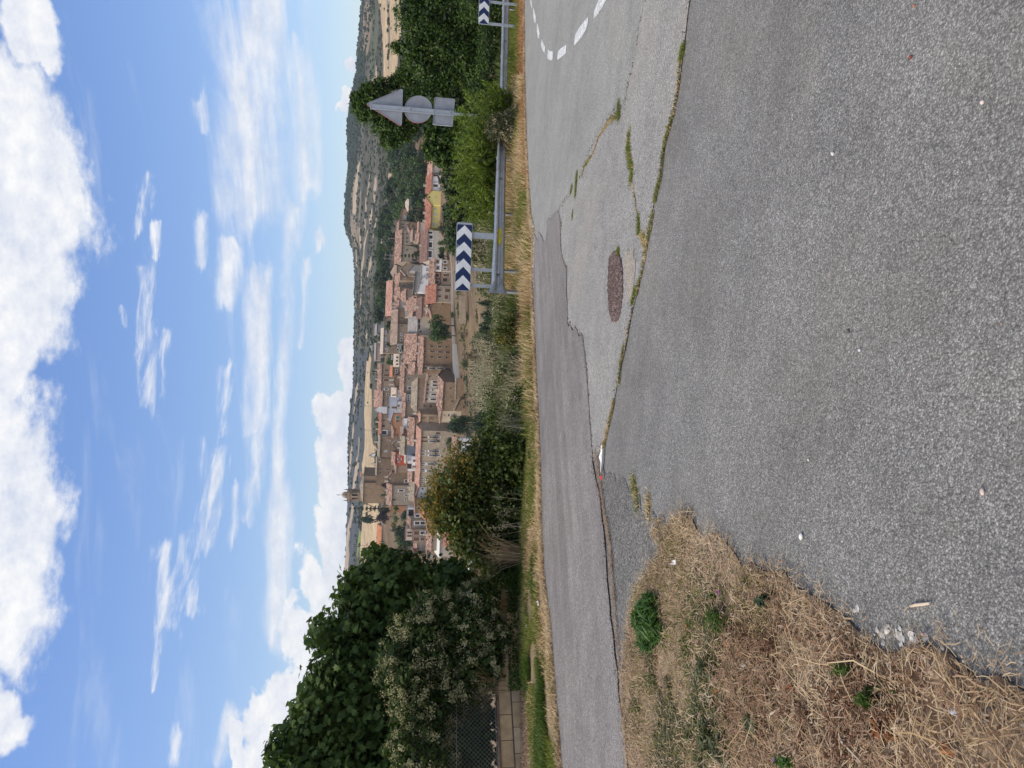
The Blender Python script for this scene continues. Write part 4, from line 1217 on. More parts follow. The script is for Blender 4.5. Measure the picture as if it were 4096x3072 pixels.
# --- strip 4 : church and the left end
B(4, 374, 575, 800, 186, 335, 'flat', 0, 10, 'brown', 'stone', 'lower brown nave wall of the church behind the plum tree', [])
B(4, 330, 800, 1060, 338, 626, 'ridge', 722, 10, 'stone', 'mot', 'stone house with two barred windows under a mottled roof below the church', [(940, 416, 68, 26, 'w'), (830, 548, 64, 24, 'b'), (1010, 486, 30, 18, 'w'), (1004, 550, 24, 20, 'w')])
B(4, 331, 795, 1060, 150, 337, 'gable', 740, 9, 'brown', 'mot', 'plain dark gable wall right of the two barred windows', [(1025, 275, 60, 34, 'w'), (778, 238, 10, 10, 'g')])
B(4, 314, 1100, 1180, 128, 290, 'ridge', 1040, 8, 'tan', 'mot', 'low mottled roof under the plain dark gable', [])
B(4, 312, 1132, 1200, 305, 565, 'ridge', 1055, 10, 'tan', 'stone', 'low grey stone roof in front of the barred windows', [(1142, 420, 14, 16, 'b'), (1140, 492, 14, 14, 'b')])
B(4, 292, 1180, 1420, 362, 545, 'slant', (1205, 1150), 7, 'white', 'brown', 'white house with three tiny windows left of the palace', [(1250, 386, 14, 14, 'n'), (1240, 456, 12, 12, 'n'), (1237, 500, 12, 12, 'n'), (1312, 455, 24, 14)])
B(4, 287, 1138, 1320, 546, 752, 'slant', (1140, 1150), 8, 'yellow' if False else 'ochre', 'pink', 'ochre house with two square windows behind the yellowing shrub', [(1200, 612, 40, 30), (1197, 675, 36, 30)])
B(4, 281, 1300, 1420, 620, 830, 'shed', 1235, 8, 'orange', 'orange', 'orange roofed house behind the yellowing shrub', [])
B(4, 279, 1385, 1480, 830, 960, 'shed', 1310, 9, 'tan', 'pink', 'pink roofed house left of the orange roof', [])
B(4, 311, 1032, 1145, 670, 842, 'flat', 0, 7, 'white', 'grey', 'white framed glazed conservatory above the ochre house', [(1082, 760, 74, 128, 'n')])
B(4, 302, 1085, 1310, 844, 985, 'shed', 1032, 10, 'stone', 'mot', 'stone town house with two wide windows beside the conservatory', [(1175, 893, 66, 40, 'w'), (1255, 893, 60, 40, 'w'), (1180, 785, 60, 36, 'w')])
B(4, 301, 1112, 1310, 986, 1185, 'flat', 0, 10, 'tan', 'red', 'three storey town house with four brown shuttered windows', [(1168, 1038, 76, 54, 'b'), (1165, 1128, 76, 52, 'b'), (1255, 1038, 62, 42, 'w'), (1252, 1128, 50, 44, 'b')])
B(4, 303, 1008, 1112, 982, 1148, 'flat', 0, 8, 'cream', 'red', 'cream attic gallery with two arches on the town house', [(1062, 1035, 62, 22, 'n'), (1060, 1083, 62, 22, 'n')], name='attic_gallery')
B(4, 284, 1388, 1560, 962, 1300, 'ridge', 1310, 10, 'tan', 'mot', 'tan house with a long mottled roof below the town houses', [(1402, 1150, 30, 24)])
B(4, 279, 1510, 1600, 1020, 1385, 'shed', 1445, 9, 'cream', AWN, 'low building covered by a pale cream sheet roof', [(1520, 1010, 60, 60, 'n')])
B(4, 268, 1650, 1830, 1080, 1290, 'shed', 1560, 10, 'pink', 'red', 'pinkish house with a dull red roof by the white track', [(1672, 1168, 30, 26), (1795, 1182, 36, 16)])
B(4, 266, 1740, 1960, 1292, 1390, 'slant', (1740, 1700), 7, 'orange', 'dun', 'narrow orange brown wall next to the dark garage door', [(1765, 1288, 60, 14, 'n')])
B(4, 264, 1805, 1960, 1120, 1325, 'flat', 0, 4, 'grey', 'grey', 'dark garage front with wide doors on the white track', [(1870, 1210, 80, 60, 'n'), (1880, 1290, 90, 50, 'g')], name='garage', cat='garage')
B(4, 277, 1600, 1750, 880, 1000, 'shed', 1560, 8, 'red', 'orange', 'bit of red wall and orange roof seen behind the yellowing shrub', [])
B(4, 270, 1735, 1930, 930, 1118, 'shed', 1690, 8, 'stone', 'pink', 'stone house between the shrub and the pinkish house', [(1770, 1080, 20, 20), (1850, 1070, 30, 30)])
B(4, 304, 1172, 1330, 1186, 1340, 'ridge', 1120, 9, 'cream', 'mot', 'cream cottage with one tiny window left of the town house', [(1195, 1270, 24, 16, 'n')])
B(4, 300, 1118, 1330, 1342, 1620, 'hip', 1050, 11, 'tan', 'mot', 'tan house half hidden by the fig leaves with a mottled hip roof', [(1135, 1456, 16, 12, 'n'), (1215, 1465, 44, 34, 'w')])
B(4, 292, 1322, 1540, 1310, 1620, 'slant', (1322, 1320), 9, 'tan', 'dun', 'plain tan wall with a satellite dish beside the fig tree', [(1385, 1388, 26, 30, 'g'), (1440, 1395, 26, 14), (1370, 1456, 26, 18, 'g'), (1438, 1528, 34, 12)])
B(4, 286, 1530, 1640, 1330, 1720, 'flat', 0, 8, 'stone', CONC, 'low flat roofed annexe below the plain tan wall', [])
B(4, 310, 1010, 1110, 1430, 1600, 'slant', (925, 1010), 8, 'cream', 'mot', 'cream gable with a sloping pink roof just over the fig leaves', [])
B(4, 432, 645, 790, 955, 1470, 'ridge', 578, 14, 'grey', 'orange', 'long orange roofed barn with a row of tall openings on the upper left', row(690, (1140, 1225, 1310, 1365), 70, 12, 'n') + [(690, 1395, 60, 50, 'v')], name='barn', cat='barn', chim=2)
B(4, 405, 770, 840, 1180, 1520, 'shed', 738, 6, 'pink', 'orange', 'low orange roofed lean-to in front of the barn', [], name='lean_to', cat='shed')
B(4, 350, 800, 850, 640, 740, 'flat', 0, 3, 'orange', 'orange', 'small terracotta garden shed in the green terraces', [], name='garden_shed', cat='shed')
B(3, 252, 1760, 1920, 1118, 1320, 'ridge', 1690, 8, 'white', 'mot', 'white cottage with two dark windows just above the shrub', [(1800, 1175, 44, 36), (1805, 1258, 44, 36)])
B(3, 470, 545, 600, 1340, 1410, 'gable', 470, 6, 'white', 'pale', 'tiny white hut on the golden field behind the village', [], name='field_hut', cat='hut')


# --- terrace walls, streets
def low_wall(name, label, cat, pts, h, th, mat, group=None):
    """wall along a chain of (strip, top, y, distance); its foot goes into the slope"""
    P = [at(*zx(k, a, b), D) for k, a, b, D in pts]
    c = sum(P) / len(P)
    mb = MB()
    for p, q in zip(P[:-1], P[1:]):
        d = (q - p)[:2]
        d = d / np.linalg.norm(d)
        n = np.array([-d[1], d[0]]) * th / 2
        bot, top = [], []
        for (r, s) in ((p, 1), (q, 1), (q, -1), (p, -1)):
            top.append((r[0] + n[0] * s - c[0], r[1] + n[1] * s - c[1], r[2] - c[2]))
            bot.append((r[0] + n[0] * s - c[0], r[1] + n[1] * s - c[1], r[2] - c[2] - h))
        mb.prism(bot, top)
    o = mb.build(name, mat, loc=tuple(c))
    return tag(o, label, cat, group)


low_wall('retaining_wall', 'pinkish brown retaining wall tapering below the yellow houses', 'wall', [(1, 1525, 450, 286), (1, 1520, 700, 286), (1, 1510, 860, 285.5), (1, 1500, 900, 285), (1, 1540, 1100, 284)], 3.2, .6, plain('terrace_plaster', (.36, .225, .155), .9, scale=.5))
low_wall('street_wall', 'pale low parapet along the village street under the ochre houses', 'wall', [(1, 1655, 1330, 268), (2, 1672, 0, 267), (2, 1680, 640, 268), (2, 1690, 1120, 268), (2, 1700, 1640, 268)], 1.0, .5, CONC)
low_wall('terrace_wall', 'pale concrete retaining wall below the narrow balcony facade', 'wall', [(2, 1712, 1200, 264), (2, 1715, 1500, 264), (3, 1715, 80, 264), (3, 1735, 290, 264)], 3.2, .8, CONC)
low_wall('track_wall', 'white concrete track edge at the left foot of the village', 'wall', [(4, 1930, 1130, 250), (4, 1930, 1400, 249), (4, 1935, 1700, 247)], 1.6, 3.0, plain('track_white', (.66, .64, .60), .8, scale=.4, var=.08))
low_wall('hedge_wall', 'dry stone field wall on the bare slope under the village', 'wall', [(2, 1785, 480, 240), (2, 1795, 700, 241), (2, 1800, 900, 242)], 2.0, .6, W_['rubble'])


# --- church: nave with tiled roof, belfry tower with lantern and finials
def church():
    D = 396
    root = building(4, D, 380, 640, 300, 598, 'hip', 322, 17, 'brown', 'stone', 'brown stone church with a tiled pyramid roof and belfry tower', [(425, 370, 12, 12, 'n'), (420, 482, 12, 12, 'n'), (415, 578, 12, 10, 'n')], name='church', cat='church', DL=399, hipin=.85)
    rz = root.rotation_euler[2]
    R = Matrix.Rotation(-rz, 3, 'Z')

    def loc(a, b, DD):
        p = at(*zx(4, a, b), DD) - np.array(root.location)
        return R @ Vector(p)

    # side nave
    p0, p1 = loc(395, 298, D + 1), loc(395, 192, D + 1)
    q = loc(640, 298, D + 1)
    mb = MB()
    mb.box(p0.x + .02, p1.x, 1.2, 13, q.z - 6, p0.z)
    mb.build('side_nave', W_['brown'], root)
    rb = MB()
    rb.box(p0.x + .02, p1.x + .4, .9, 13.3, p0.z, p0.z + .5)
    rb.build('side_roof', R_['stone'], root)
    # tower
    DT = D + 13
    a, b, c, t = loc(330, 570, DT), loc(330, 432, DT), loc(420, 500, DT), loc(178, 500, DT)
    w = b.x - a.x
    xm = (a.x + b.x) / 2
    y0 = a.y
    mb = MB()
    z0, z1 = c.z - 6, t.z
    zb = loc(310, 500, DT).z
    mb.box(xm - w / 2, xm + w / 2, y0, y0 + w, z0, zb)
    mb.box(xm - w / 2 - .3, xm + w / 2 + .3, y0 - .3, y0 + w + .3, zb, zb + .4)
    tw = mb.build('tower', W_['tan'], root)
    # belfry with real arched openings: piers, arches and a black box painting the shade inside
    bf = MB()
    hb = z1 - zb - .4
    zb += .4
    mb2 = MB()
    for side in range(4):
        for i, x in enumerate((-.5, -.07, .41)):
            x0 = x * w
            x1 = x0 + (.09 if i != 1 else .14) * w
            for (xa, xb) in ((x0, x1),):
                P = [(xa, -w / 2), (xb, -w / 2), (xb, -w / 2 + .7), (xa, -w / 2 + .7)]
                for r in range(side):
                    P = [(-y, x_) for x_, y in P]
                mb2.prism([(xm + x_, y0 + w / 2 + y, zb) for x_, y in P], [(xm + x_, y0 + w / 2 + y, zb + hb) for x_, y in P])
        for (xa, xb) in ((-.41, -.07), (.07, .41)):
            cx, rr = (xa + xb) / 2 * w, (xb - xa) / 2 * w
            zs = zb + hb * .55
            n = 8
            for j in range(n):
                t0, t1 = pi * j / n, pi * (j + 1) / n
                P = [(cx - rr * cos(t0), zs + rr * sin(t0)), (cx - rr * cos(t1), zs + rr * sin(t1)), (cx - rr * cos(t1), zb + hb), (cx - rr * cos(t0), zb + hb)]
                f, g = [], []
                for x_, z in P:
                    for dst, yy in ((f, -w / 2), (g, -w / 2 + .7)):
                        xx, y_ = x_, yy
                        for r in range(side):
                            xx, y_ = -y_, xx
                        dst.append((xm + xx, y0 + w / 2 + y_, z))
                mb2.prism(g[::-1], f[::-1])
    mb2.build('belfry', W_['tan'], root)
    bc = MB()
    bc.box(xm - w * .32, xm + w * .32, y0 + w * .18, y0 + w * .82, zb, zb + hb)
    bc.build('belfry_shade_box', IRON, root)
    cr = MB()
    zc = zb + hb
    cr.box(xm - w / 2 - .4, xm + w / 2 + .4, y0 - .4, y0 + w + .4, zc, zc + .45)
    for k in range(11):
        for (ax, ay) in ((-w / 2 + w * k / 10, -w / 2), (-w / 2 + w * k / 10, w / 2), (-w / 2, -w / 2 + w * k / 10), (w / 2, -w / 2 + w * k / 10)):
            cr.box(xm + ax - .1, xm + ax + .1, y0 + w / 2 + ay - .1, y0 + w / 2 + ay + .1, zc + .45, zc + 1.1)
    for s in (-1, 1):
        cr.box(xm - w / 2, xm + w / 2, y0 + w / 2 + s * w / 2 - .14, y0 + w / 2 + s * w / 2 + .14, zc + 1.1, zc + 1.3)
        cr.box(xm + s * w / 2 - .141, xm + s * w / 2 + .139, y0 + .15, y0 + w - .15, zc + 1.101, zc + 1.299)
    cr.build('balustrade', W_['tan'], root)
    for s in (-1, 1):
        for r in (-1, 1):
            fb = MB()
            cx_, cy_ = xm + s * (w / 2 - .2), y0 + w / 2 + r * (w / 2 - .2)
            fb.tube([(cx_, cy_, zc + .4), (cx_, cy_, zc + 1.6), (cx_, cy_, zc + 1.7), (cx_, cy_, zc + 2.4), (cx_, cy_, zc + 3.4)], [.28, .28, .42, .22, .03], 6)
            fb.build('finial', W_['tan'], root)
    dm = MB()
    cx_, cy_ = xm, y0 + w / 2
    dm.tube([(cx_, cy_, zc + .4), (cx_, cy_, zc + 1.6), (cx_, cy_, zc + 1.9), (cx_, cy_, zc + 2.9), (cx_, cy_, zc + 3.7), (cx_, cy_, zc + 4.2)], [1.7, 1.7, 1.85, 1.6, .95, .3], 12)
    dome = dm.build('lantern_dome', R_['stone'], root, smooth=False)
    cs = MB()
    cs.box(cx_ - .07, cx_ + .07, cy_ - .07, cy_ + .07, zc + 4.1, zc + 7.0)
    cs.box(cx_ - .5, cx_ + .5, cy_ - .06, cy_ + .06, zc + 5.9, zc + 6.1)
    cs.build('cross', IRON, dome)


church()

# utility poles and lamp posts standing above the roofs
pole_m = plain('pole_wood', (.30, .26, .21), .9)
for (k, top, base, y, D, lab) in [(1, 738, 860, 1119, 360, 'bare pole rising behind the long stone house'), (1, 690, 800, 1361, 372, 'pole with crossbar left of the dark trees above the village'),
                                  (1, 675, 790, 1416, 372, 'second thin pole left of the crossbar pole'), (2, 742, 810, 260, 350, 'short dark mast by the smooth pink roof'),
                                  (3, 395, 500, 640, 470, 'thin pole on the golden field edge above the white gable'), (3, 392, 490, 998, 470, 'thin pole on the golden field above the red roof'),
                                  (3, 430, 480, 145, 470, 'short pole on the golden field at the right'), (4, 205, 515, 1222, 440, 'tall slender lattice mast above the orange barn')]:
    a, b = at(*zx(k, top, y), D), at(*zx(k, base, y), D)
    b[2] = min(b[2], float(H(b[0], b[1])) - .3)
    root = empty('utility_pole', (a[0], a[1], b[2]))
    tag(root, lab, 'pole', 'poles standing above the roofs')
    h = a[2] - b[2]
    mb = MB()
    mb.tube([(0, 0, 0), (0, 0, h)], [.17, .10], 6)
    mb.build('shaft', pole_m, root)
    mb = MB()
    mb.box(-.9, .9, -.06, .06, h - .7, h - .55)
    mb.box(-.6, -.5, -.05, .05, h - .55, h - .3)
    mb.box(.5, .6, -.05, .05, h - .55, h - .3)
    mb.build('crossbar', pole_m, root)

# ------------------------------------------------------------------ foliage
BARK = plain('bark', (.13, .10, .075), .95, var=.3, scale=6)
LEAF = {
    'dark': leaf_mat('leaves_dark', [(.018, .035, .016), (.035, .062, .024), (.055, .09, .032)], .2),
    'mid': leaf_mat('leaves_mid', [(.035, .065, .018), (.065, .11, .028), (.10, .155, .04)], .3),
    'olive': leaf_mat('leaves_olive', [(.05, .06, .03), (.09, .10, .045), (.13, .14, .07)], .25),
    'bright': leaf_mat('leaves_bright', [(.045, .09, .014), (.085, .155, .022), (.14, .22, .04)], .4),
    'plum': leaf_mat('leaves_plum', [(.022, .012, .016), (.045, .022, .03), (.06, .04, .035)], .2),
    'brown': leaf_mat('leaves_brown', [(.09, .065, .045), (.14, .10, .065), (.11, .11, .06)], .2),
    'yellow': leaf_mat('leaves_yellow', [(.10, .12, .03), (.20, .17, .04), (.28, .19, .05)], .35),
}


def leaf_cards(P, size, up=.3, seed=0, tmpl=None, jitter=.35, out=None):
    """one little folded leaf (two triangles) per point; returns verts, flat faces, loop totals"""
    r = np.random.default_rng(seed)
    n = len(P)
    N = r.normal(size=(n, 3))
    if out is not None:
        N = N * .7 + out * .8
    N[:, 2] += up * 1.5
    N /= np.linalg.norm(N, axis=1)[:, None]
    A = np.cross(N, r.normal(size=(n, 3)))
    A /= np.linalg.norm(A, axis=1)[:, None] + 1e-9
    Bv = np.cross(N, A)
    s = size * (1 + jitter * r.uniform(-1, 1, n))
    if tmpl is None:
        tmpl = [(0, -.5, 0), (.30, 0, .10), (0, .5, 0), (-.30, 0, .10)]
    T_ = np.array(tmpl)
    m = len(T_)
    V = P[:, None, :] + s[:, None, None] * (T_[None, :, 0:1] * Bv[:, None, :] + T_[None, :, 1:2] * A[:, None, :] + T_[None, :, 2:3] * N[:, None, :])
    V = V.reshape(-1, 3)
    base = np.arange(n) * m
    if m == 4:
        Fc = np.stack([base, base + 1, base + 2, base, base + 2, base + 3], 1).reshape(-1)
        return V, Fc, np.full(n * 2, 3)
    Fc = (base[:, None] + np.arange(m)[None, :]).reshape(-1)
    return V, Fc, np.full(n, m)


def lobed(P, size, seed=0, out=None, up=.2):
    """broad five-lobed leaves as fans"""
    r = np.random.default_rng(seed)
    ang = np.array([-90, -60, -22, 8, 35, 62, 90, 118, 145, 172, 202, 240]) * pi / 180
    rad = np.array([.42, .40, .52, .30, .56, .32, .62, .32, .56, .30, .52, .40])
    rim = np.stack([rad * np.cos(ang), rad * np.sin(ang), -.10 * (rad > .45)], 1)
    n, m = len(P), len(rim) + 1
    N = r.normal(size=(n, 3))
    if out is not None:
        N = N * .6 + out * .9
    N[:, 2] += up * 2
    N /= np.linalg.norm(N, axis=1)[:, None]
    A = np.cross(N, r.normal(size=(n, 3)))
    A /= np.linalg.norm(A, axis=1)[:, None] + 1e-9
    Bv = np.cross(N, A)
    s = size * r.uniform(.6, 1.3, n)
    T_ = np.vstack([[0, 0, .06], rim])
    V = P[:, None, :] + s[:, None, None] * (T_[None, :, 0:1] * Bv[:, None, :] + T_[None, :, 1:2] * A[:, None, :] + T_[None, :, 2:3] * N[:, None, :])
    base = np.arange(n)[:, None] * m
    k = np.arange(12)
    tri = np.stack([np.zeros(12, int), 1 + k, 1 + (k + 1) % 12], 1).ravel()
    Fc = (base + tri[None, :]).ravel()
    return V.reshape(-1, 3), Fc, np.full(n * 12, 3)


def in_blobs(n, blobs, seed, shell=.55, clump=0, cr=.12):
    """points in a union of ellipsoids (cx,cy,cz,rx,ry,rz), mostly towards the surface, gathered in clumps. Returns points and outward directions"""
    r = np.random.default_rng(seed)
    B_ = np.array(blobs, float)
    vol = (B_[:, 3] * B_[:, 4] * B_[:, 5]) ** (2 / 3)
    idx = r.choice(len(B_), n, p=vol / vol.sum())
    if clump:
        nc = max(4, n // clump)
        ic = r.choice(len(B_), nc, p=vol / vol.sum())
        D = r.normal(size=(nc, 3))
        D /= np.linalg.norm(D, axis=1)[:, None]
        rad = (shell + (1 - shell) * r.random(nc)) * r.uniform(.88, 1.12, nc)
        Cc = B_[ic, :3] + D * rad[:, None] * B_[ic, 3:6]
        which = r.integers(0, nc, n)
        off = r.normal(size=(n, 3)) * cr * B_[ic[which], 3:6].mean(1)[:, None]
        P = Cc[which] + off
        O = D[which]
    else:
        D = r.normal(size=(n, 3))
        D /= np.linalg.norm(D, axis=1)[:, None]
        rad = shell + (1 - shell) * r.random(n)
        P = B_[idx, :3] + D * rad[:, None] * B_[idx, 3:6]
        O = D
    return P, O


def foliage_mesh(name, P, O, size, mat, seed=0, kind='card', up=.3):
    V, Fc, lt = (lobed if kind == 'lobed' else leaf_cards)(P, size, seed=seed, out=O, up=up)
    return mesh_np(name, V, Fc, lt, [mat])


# ---- distant tree shapes of unit height: crown and trunk, several of each habit
SHAPES = {}


def tree_shapes():
    r = np.random.default_rng(21)
    for mat in ('dark', 'mid', 'olive', 'bright', 'plum', 'brown', 'yellow'):
        for v in range(3 if mat in ('dark', 'mid', 'olive') else 1):
            bl = [(r.uniform(-.2, .2), r.uniform(-.2, .2), r.uniform(.38, .72), r.uniform(.2, .33), r.uniform(.2, .33), r.uniform(.18, .28)) for _ in range(8)]
            P, O = in_blobs(1500, bl, 50 + v, .45, 14, .17)
            SHAPES['round', mat, v] = foliage_mesh('crown', P, O, .085, LEAF[mat], v)
            bl = [(r.uniform(-.3, .3), r.uniform(-.3, .3), r.uniform(.2, .55), r.uniform(.25, .36), r.uniform(.25, .36), r.uniform(.2, .35)) for _ in range(7)]
            P, O = in_blobs(800, bl, 70 + v, .5, 12, .16)
            SHAPES['bush', mat, v] = foliage_mesh('crown', P, O, .10, LEAF[mat], v)
    for v in range(2):
        z = r.random(900) ** .8
        a = r.uniform(0, 2 * pi, 900)
        w = .13 * np.sin(np.clip(z * 1.05 + .08, 0, 1) * pi) ** .6 * r.uniform(.6, 1.05, 900)
        P = np.stack([w * np.cos(a), w * np.sin(a), z], 1)
        SHAPES['cypress', 'dark', v] = foliage_mesh('crown', P, np.stack([np.cos(a), np.sin(a), a * 0 + .3], 1), .055, LEAF['dark'], v)
        n = 1100
        z = r.random(n)
        tier = np.floor(z * 9)
        a = r.uniform(0, 2 * pi, n)
        arm = np.cos(a * 5 + tier * 1.7) > -.3
        w = (.26 * (1 - z) + .02) * r.random(n) ** .5 * np.where(arm, 1.1, .5)
        zz = (tier + .3 * r.random(n)) / 9 - .12 * w
        P = np.stack([w * np.cos(a), w * np.sin(a), .05 + zz * .98], 1)
        SHAPES['conifer', 'dark', v] = foliage_mesh('crown', P, np.stack([np.cos(a), np.sin(a), a * 0 + .5], 1), .055, LEAF['dark'], v)
    mb = MB()
    mb.tube([(0, 0, -.15), (0, 0, 0), (.01, .0, .25), (.0, .02, .5)], [.035, .03, .024, .014], 6)
    mb.tube([(.01, 0, .22), (.12, .03, .42), (.2, .05, .55)], [.018, .011, .005], 5)
    mb.tube([(.0, 0, .26), (-.1, -.05, .45), (-.17, -.1, .6)], [.017, .01, .005], 5)
    SHAPES['trunk'] = mb.mesh('trunk', [BARK])


tree_shapes()
_tc = [0]


def far_tree(X, Y, h, w, kind, mat, label, group, name=None, z=None):
    v = _tc[0] % (3 if mat in ('dark', 'mid', 'olive') and kind in ('round', 'bush') else 2 if kind in ('cypress', 'conifer') else 1)
    _tc[0] += 1
    z = float(H(X, Y)) - .1 if z is None else z
    nm = name or {'bush': 'bush', 'round': 'tree', 'cypress': 'cypress_tree', 'conifer': 'conifer_tree'}[kind]
    root = empty(nm, (X, Y, z), (_tc[0] * 2.399) % 6.28)
    tag(root, label, 'bush' if kind == 'bush' else 'tree', group)
    c = link('crown', SHAPES[kind, mat, v], root)
    wf = w / {'round': .95, 'bush': 1.1, 'cypress': .26, 'conifer': .5}[kind]
    c.scale = (wf, wf, h)
    t = link('trunk', SHAPES['trunk'], root)
    t.scale = (h * .8, h * .8, h)
    return root


def tz(k, top, base, y, w, D, kind, mat, label, group=None, name=None):
    """a tree read off strip k: heights of crown top and foot, centre and width"""
    a, b = at(*zx(k, top, y), D), at(*zx(k, base, y), D)
    g = float(H(b[0], D))
    z = min(b[2], g + .3) if kind != 'bush' else b[2]
    return far_tree(float(b[0]), D, float(a[2] - z), w / 3.687 / F * D, kind, mat, label, group, name, z)


VT = 'trees and bushes among the village houses'
tz(1, 1025, 1195, 760, 190, 343, 'round', 'dark', 'round dark tree right of the square tan house', VT)
tz(1, 1115, 1205, 850, 110, 338, 'bush', 'mid', 'low green bush under the round dark tree', VT)
tz(1, 1005, 1197, 1230, 60, 304, 'cypress', 'dark', 'small pointed garden cypress above the dark brown roof', VT)
tz(1, 915, 1190, 1385, 150, 326, 'conifer', 'dark', 'airy conifer in front of the long stone house', VT)
tz(1, 1080, 1215, 1335, 90, 322, 'bush', 'dark', 'dark bush at the foot of the airy conifer', VT)
tz(1, 765, 870, 1205, 130, 352, 'round', 'olive', 'pale green tree rising behind the long stone house roof', VT)
tz(1, 640, 850, 1090, 200, 375, 'round', 'dark', 'tall dark tree beside the bare pole', VT)
tz(1, 610, 860, 1210, 150, 385, 'round', 'dark', 'dark tree left of the bare pole', VT)
tz(1, 1430, 1580, 1180, 110, 281, 'bush', 'bright', 'bright green hedge bush in front of the long cream house', VT)
tz(1, 1425, 1600, 1290, 150, 280, 'bush', 'mid', 'wide green bush left of the bright hedge bush', VT)
tz(1, 1430, 1600, 1385, 130, 279, 'bush', 'dark', 'dark green bush next to the small white house', VT)
tz(1, 1490, 1700, 1130, 190, 274, 'bush', 'plum', 'dark plum coloured bush below the cream house garden', VT)
tz(1, 1560, 1720, 1270, 110, 268, 'bush', 'yellow', 'yellowing bush left of the plum bush', VT)
tz(1, 1450, 1570, 1000, 120, 283, 'bush', 'dark', 'dark bush at the left end of the yellow house', VT)
tz(1, 1500, 1600, 860, 90, 287, 'bush', 'mid', 'potted green bush on the retaining wall', VT)
tz(1, 1120, 1290, 620, 170, 325, 'round', 'mid', 'green tree below the stone villa', VT)
tz(1, 1140, 1300, 480, 170, 322, 'round', 'dark', 'dark tree right below the stone villa', VT)
for i, (a, b, y, w) in enumerate([(1180, 1310, 330, 170), (1090, 1300, 240, 200), (1060, 1290, 120, 200), (1000, 1200, 20, 220)]):
    tz(1, a, b, y, w, 318 + i, 'round', ('dark', 'mid')[i % 2], ['dark tree behind the white house ridge', 'green tree right above the white house', 'dark tree above the pink roofed cream house', 'green tree at the right end of the village roofs'][i], VT)
tz(2, 1290, 1700, 930, 330, 262, 'round', 'mid', 'big leafy tree on the street before the ochre walls', VT)
tz(2, 1310, 1700, 1080, 270, 261, 'round', 'mid', 'left half of the leafy tree pair on the street', VT)
tz(2, 1640, 1720, 770, 110, 262, 'bush', 'mid', 'small green bush on the street parapet', VT)
tz(2, 905, 1005, 1265, 120, 322, 'bush', 'dark', 'dark ivy clump on the wall below the grey house', VT)
tz(2, 670, 780, 1430, 110, 356, 'round', 'mid', 'green tree between the modern house and the white awnings', VT)
tz(2, 690, 800, 1210, 90, 378, 'bush', 'dark', 'dark shrub in front of the wide modern house', VT)
tz(2, 700, 800, 960, 110, 380, 'round', 'mid', 'green tree right of the wide modern house', VT)
tz(4, 590, 735, 335, 150, 358, 'round', 'plum', 'dark plum tree in front of the church nave', VT)
tz(4, 585, 780, 480, 190, 350, 'round', 'dark', 'dark green tree left of the plum tree by the church', VT)
tz(4, 640, 790, 590, 110, 347, 'bush', 'dark', 'dark shrub at the left corner of the church', VT)
tz(4, 530, 745, 800, 210, 384, 'round', 'plum', 'broad plum coloured tree on the golden field edge', VT)
tz(4, 570, 740, 710, 110, 386, 'round', 'olive', 'olive green tree right of the broad plum tree', VT)
tz(4, 155, 395, 680, 110, 412, 'conifer', 'dark', 'dark fir beside the church tower', VT)
tz(4, 268, 385, 840, 150, 440, 'round', 'dark', 'round dark tree alone on the field left of the fir', VT)
tz(4, 740, 1000, 1050, 260, 330, 'round', 'dark', 'large dark tree over the town house attic', VT)
tz(4, 780, 1010, 1180, 200, 326, 'round', 'mid', 'green tree left of the large dark tree', VT)
tz(4, 870, 1110, 1150, 190, 320, 'round', 'dark', 'dark tree just above the attic gallery', VT)
tz(4, 730, 900, 1330, 200, 345, 'round', 'mid', 'green tree below the barn', VT)
tz(4, 880, 1040, 1280, 160, 325, 'bush', 'brown', 'brownish bush in the bare garden left of the town houses', VT)
tz(4, 900, 1060, 1370, 130, 322, 'bush', 'dark', 'dark bush above the mottled hip roof', VT)
tz(4, 900, 1045, 790, 200, 318, 'bush', 'dark', 'dark hedge above the conservatory', VT)
tz(4, 920, 1030, 910, 120, 320, 'bush', 'mid', 'green bush right of the attic gallery', VT)
tz(4, 790, 900, 690, 120, 342, 'bush', 'bright', 'light green vines on the garden terrace by the terracotta shed', VT)
tz(4, 790, 900, 830, 140, 341, 'bush', 'bright', 'light green vines in the middle of the garden terrace', VT)
tz(4, 760, 890, 940, 100, 343, 'bush', 'yellow', 'yellowish vines at the left end of the garden terrace', VT)
tz(3, 1545, 1720, 1160, 150, 262, 'bush', 'mid', 'ivy bank right below the palace facade', VT)
tz(3, 1560, 1740, 1290, 140, 261, 'bush', 'mid', 'ivy bank left of the first one below the palace', VT)
tz(3, 1570, 2020, 905, 230, 240, 'round', 'dark', 'tall dark green tree left of the low stone building', VT)
tz(3, 1540, 2060, 1010, 200, 236, 'round', 'dark', 'second tall dark tree next to the white cottage', VT)
tz(3, 1640, 2060, 850, 150, 238, 'round', 'mid', 'green tree against the low stone building end wall', VT)
tz(4, 1640, 1760, 1420, 130, 275, 'bush', 'mid', 'green creeper on the low flat roofed annexe', VT)
SB = 'bushes on the slope below the village'
C3 = lambda a, b: (1750 + a / 2.765, 1050 + b / 2.765)


def bush_c(top, base, y, w, D, mat, label, kind='bush'):
    a, b = at(*C3(top, y), D), at(*C3(base, y), D)
    g = float(H(b[0], D))
    z = min(float(b[2]), g)
    return far_tree(float(b[0]), D, float(a[2] - z), w / 2.765 / F * D, kind, mat, label, SB, z=z)


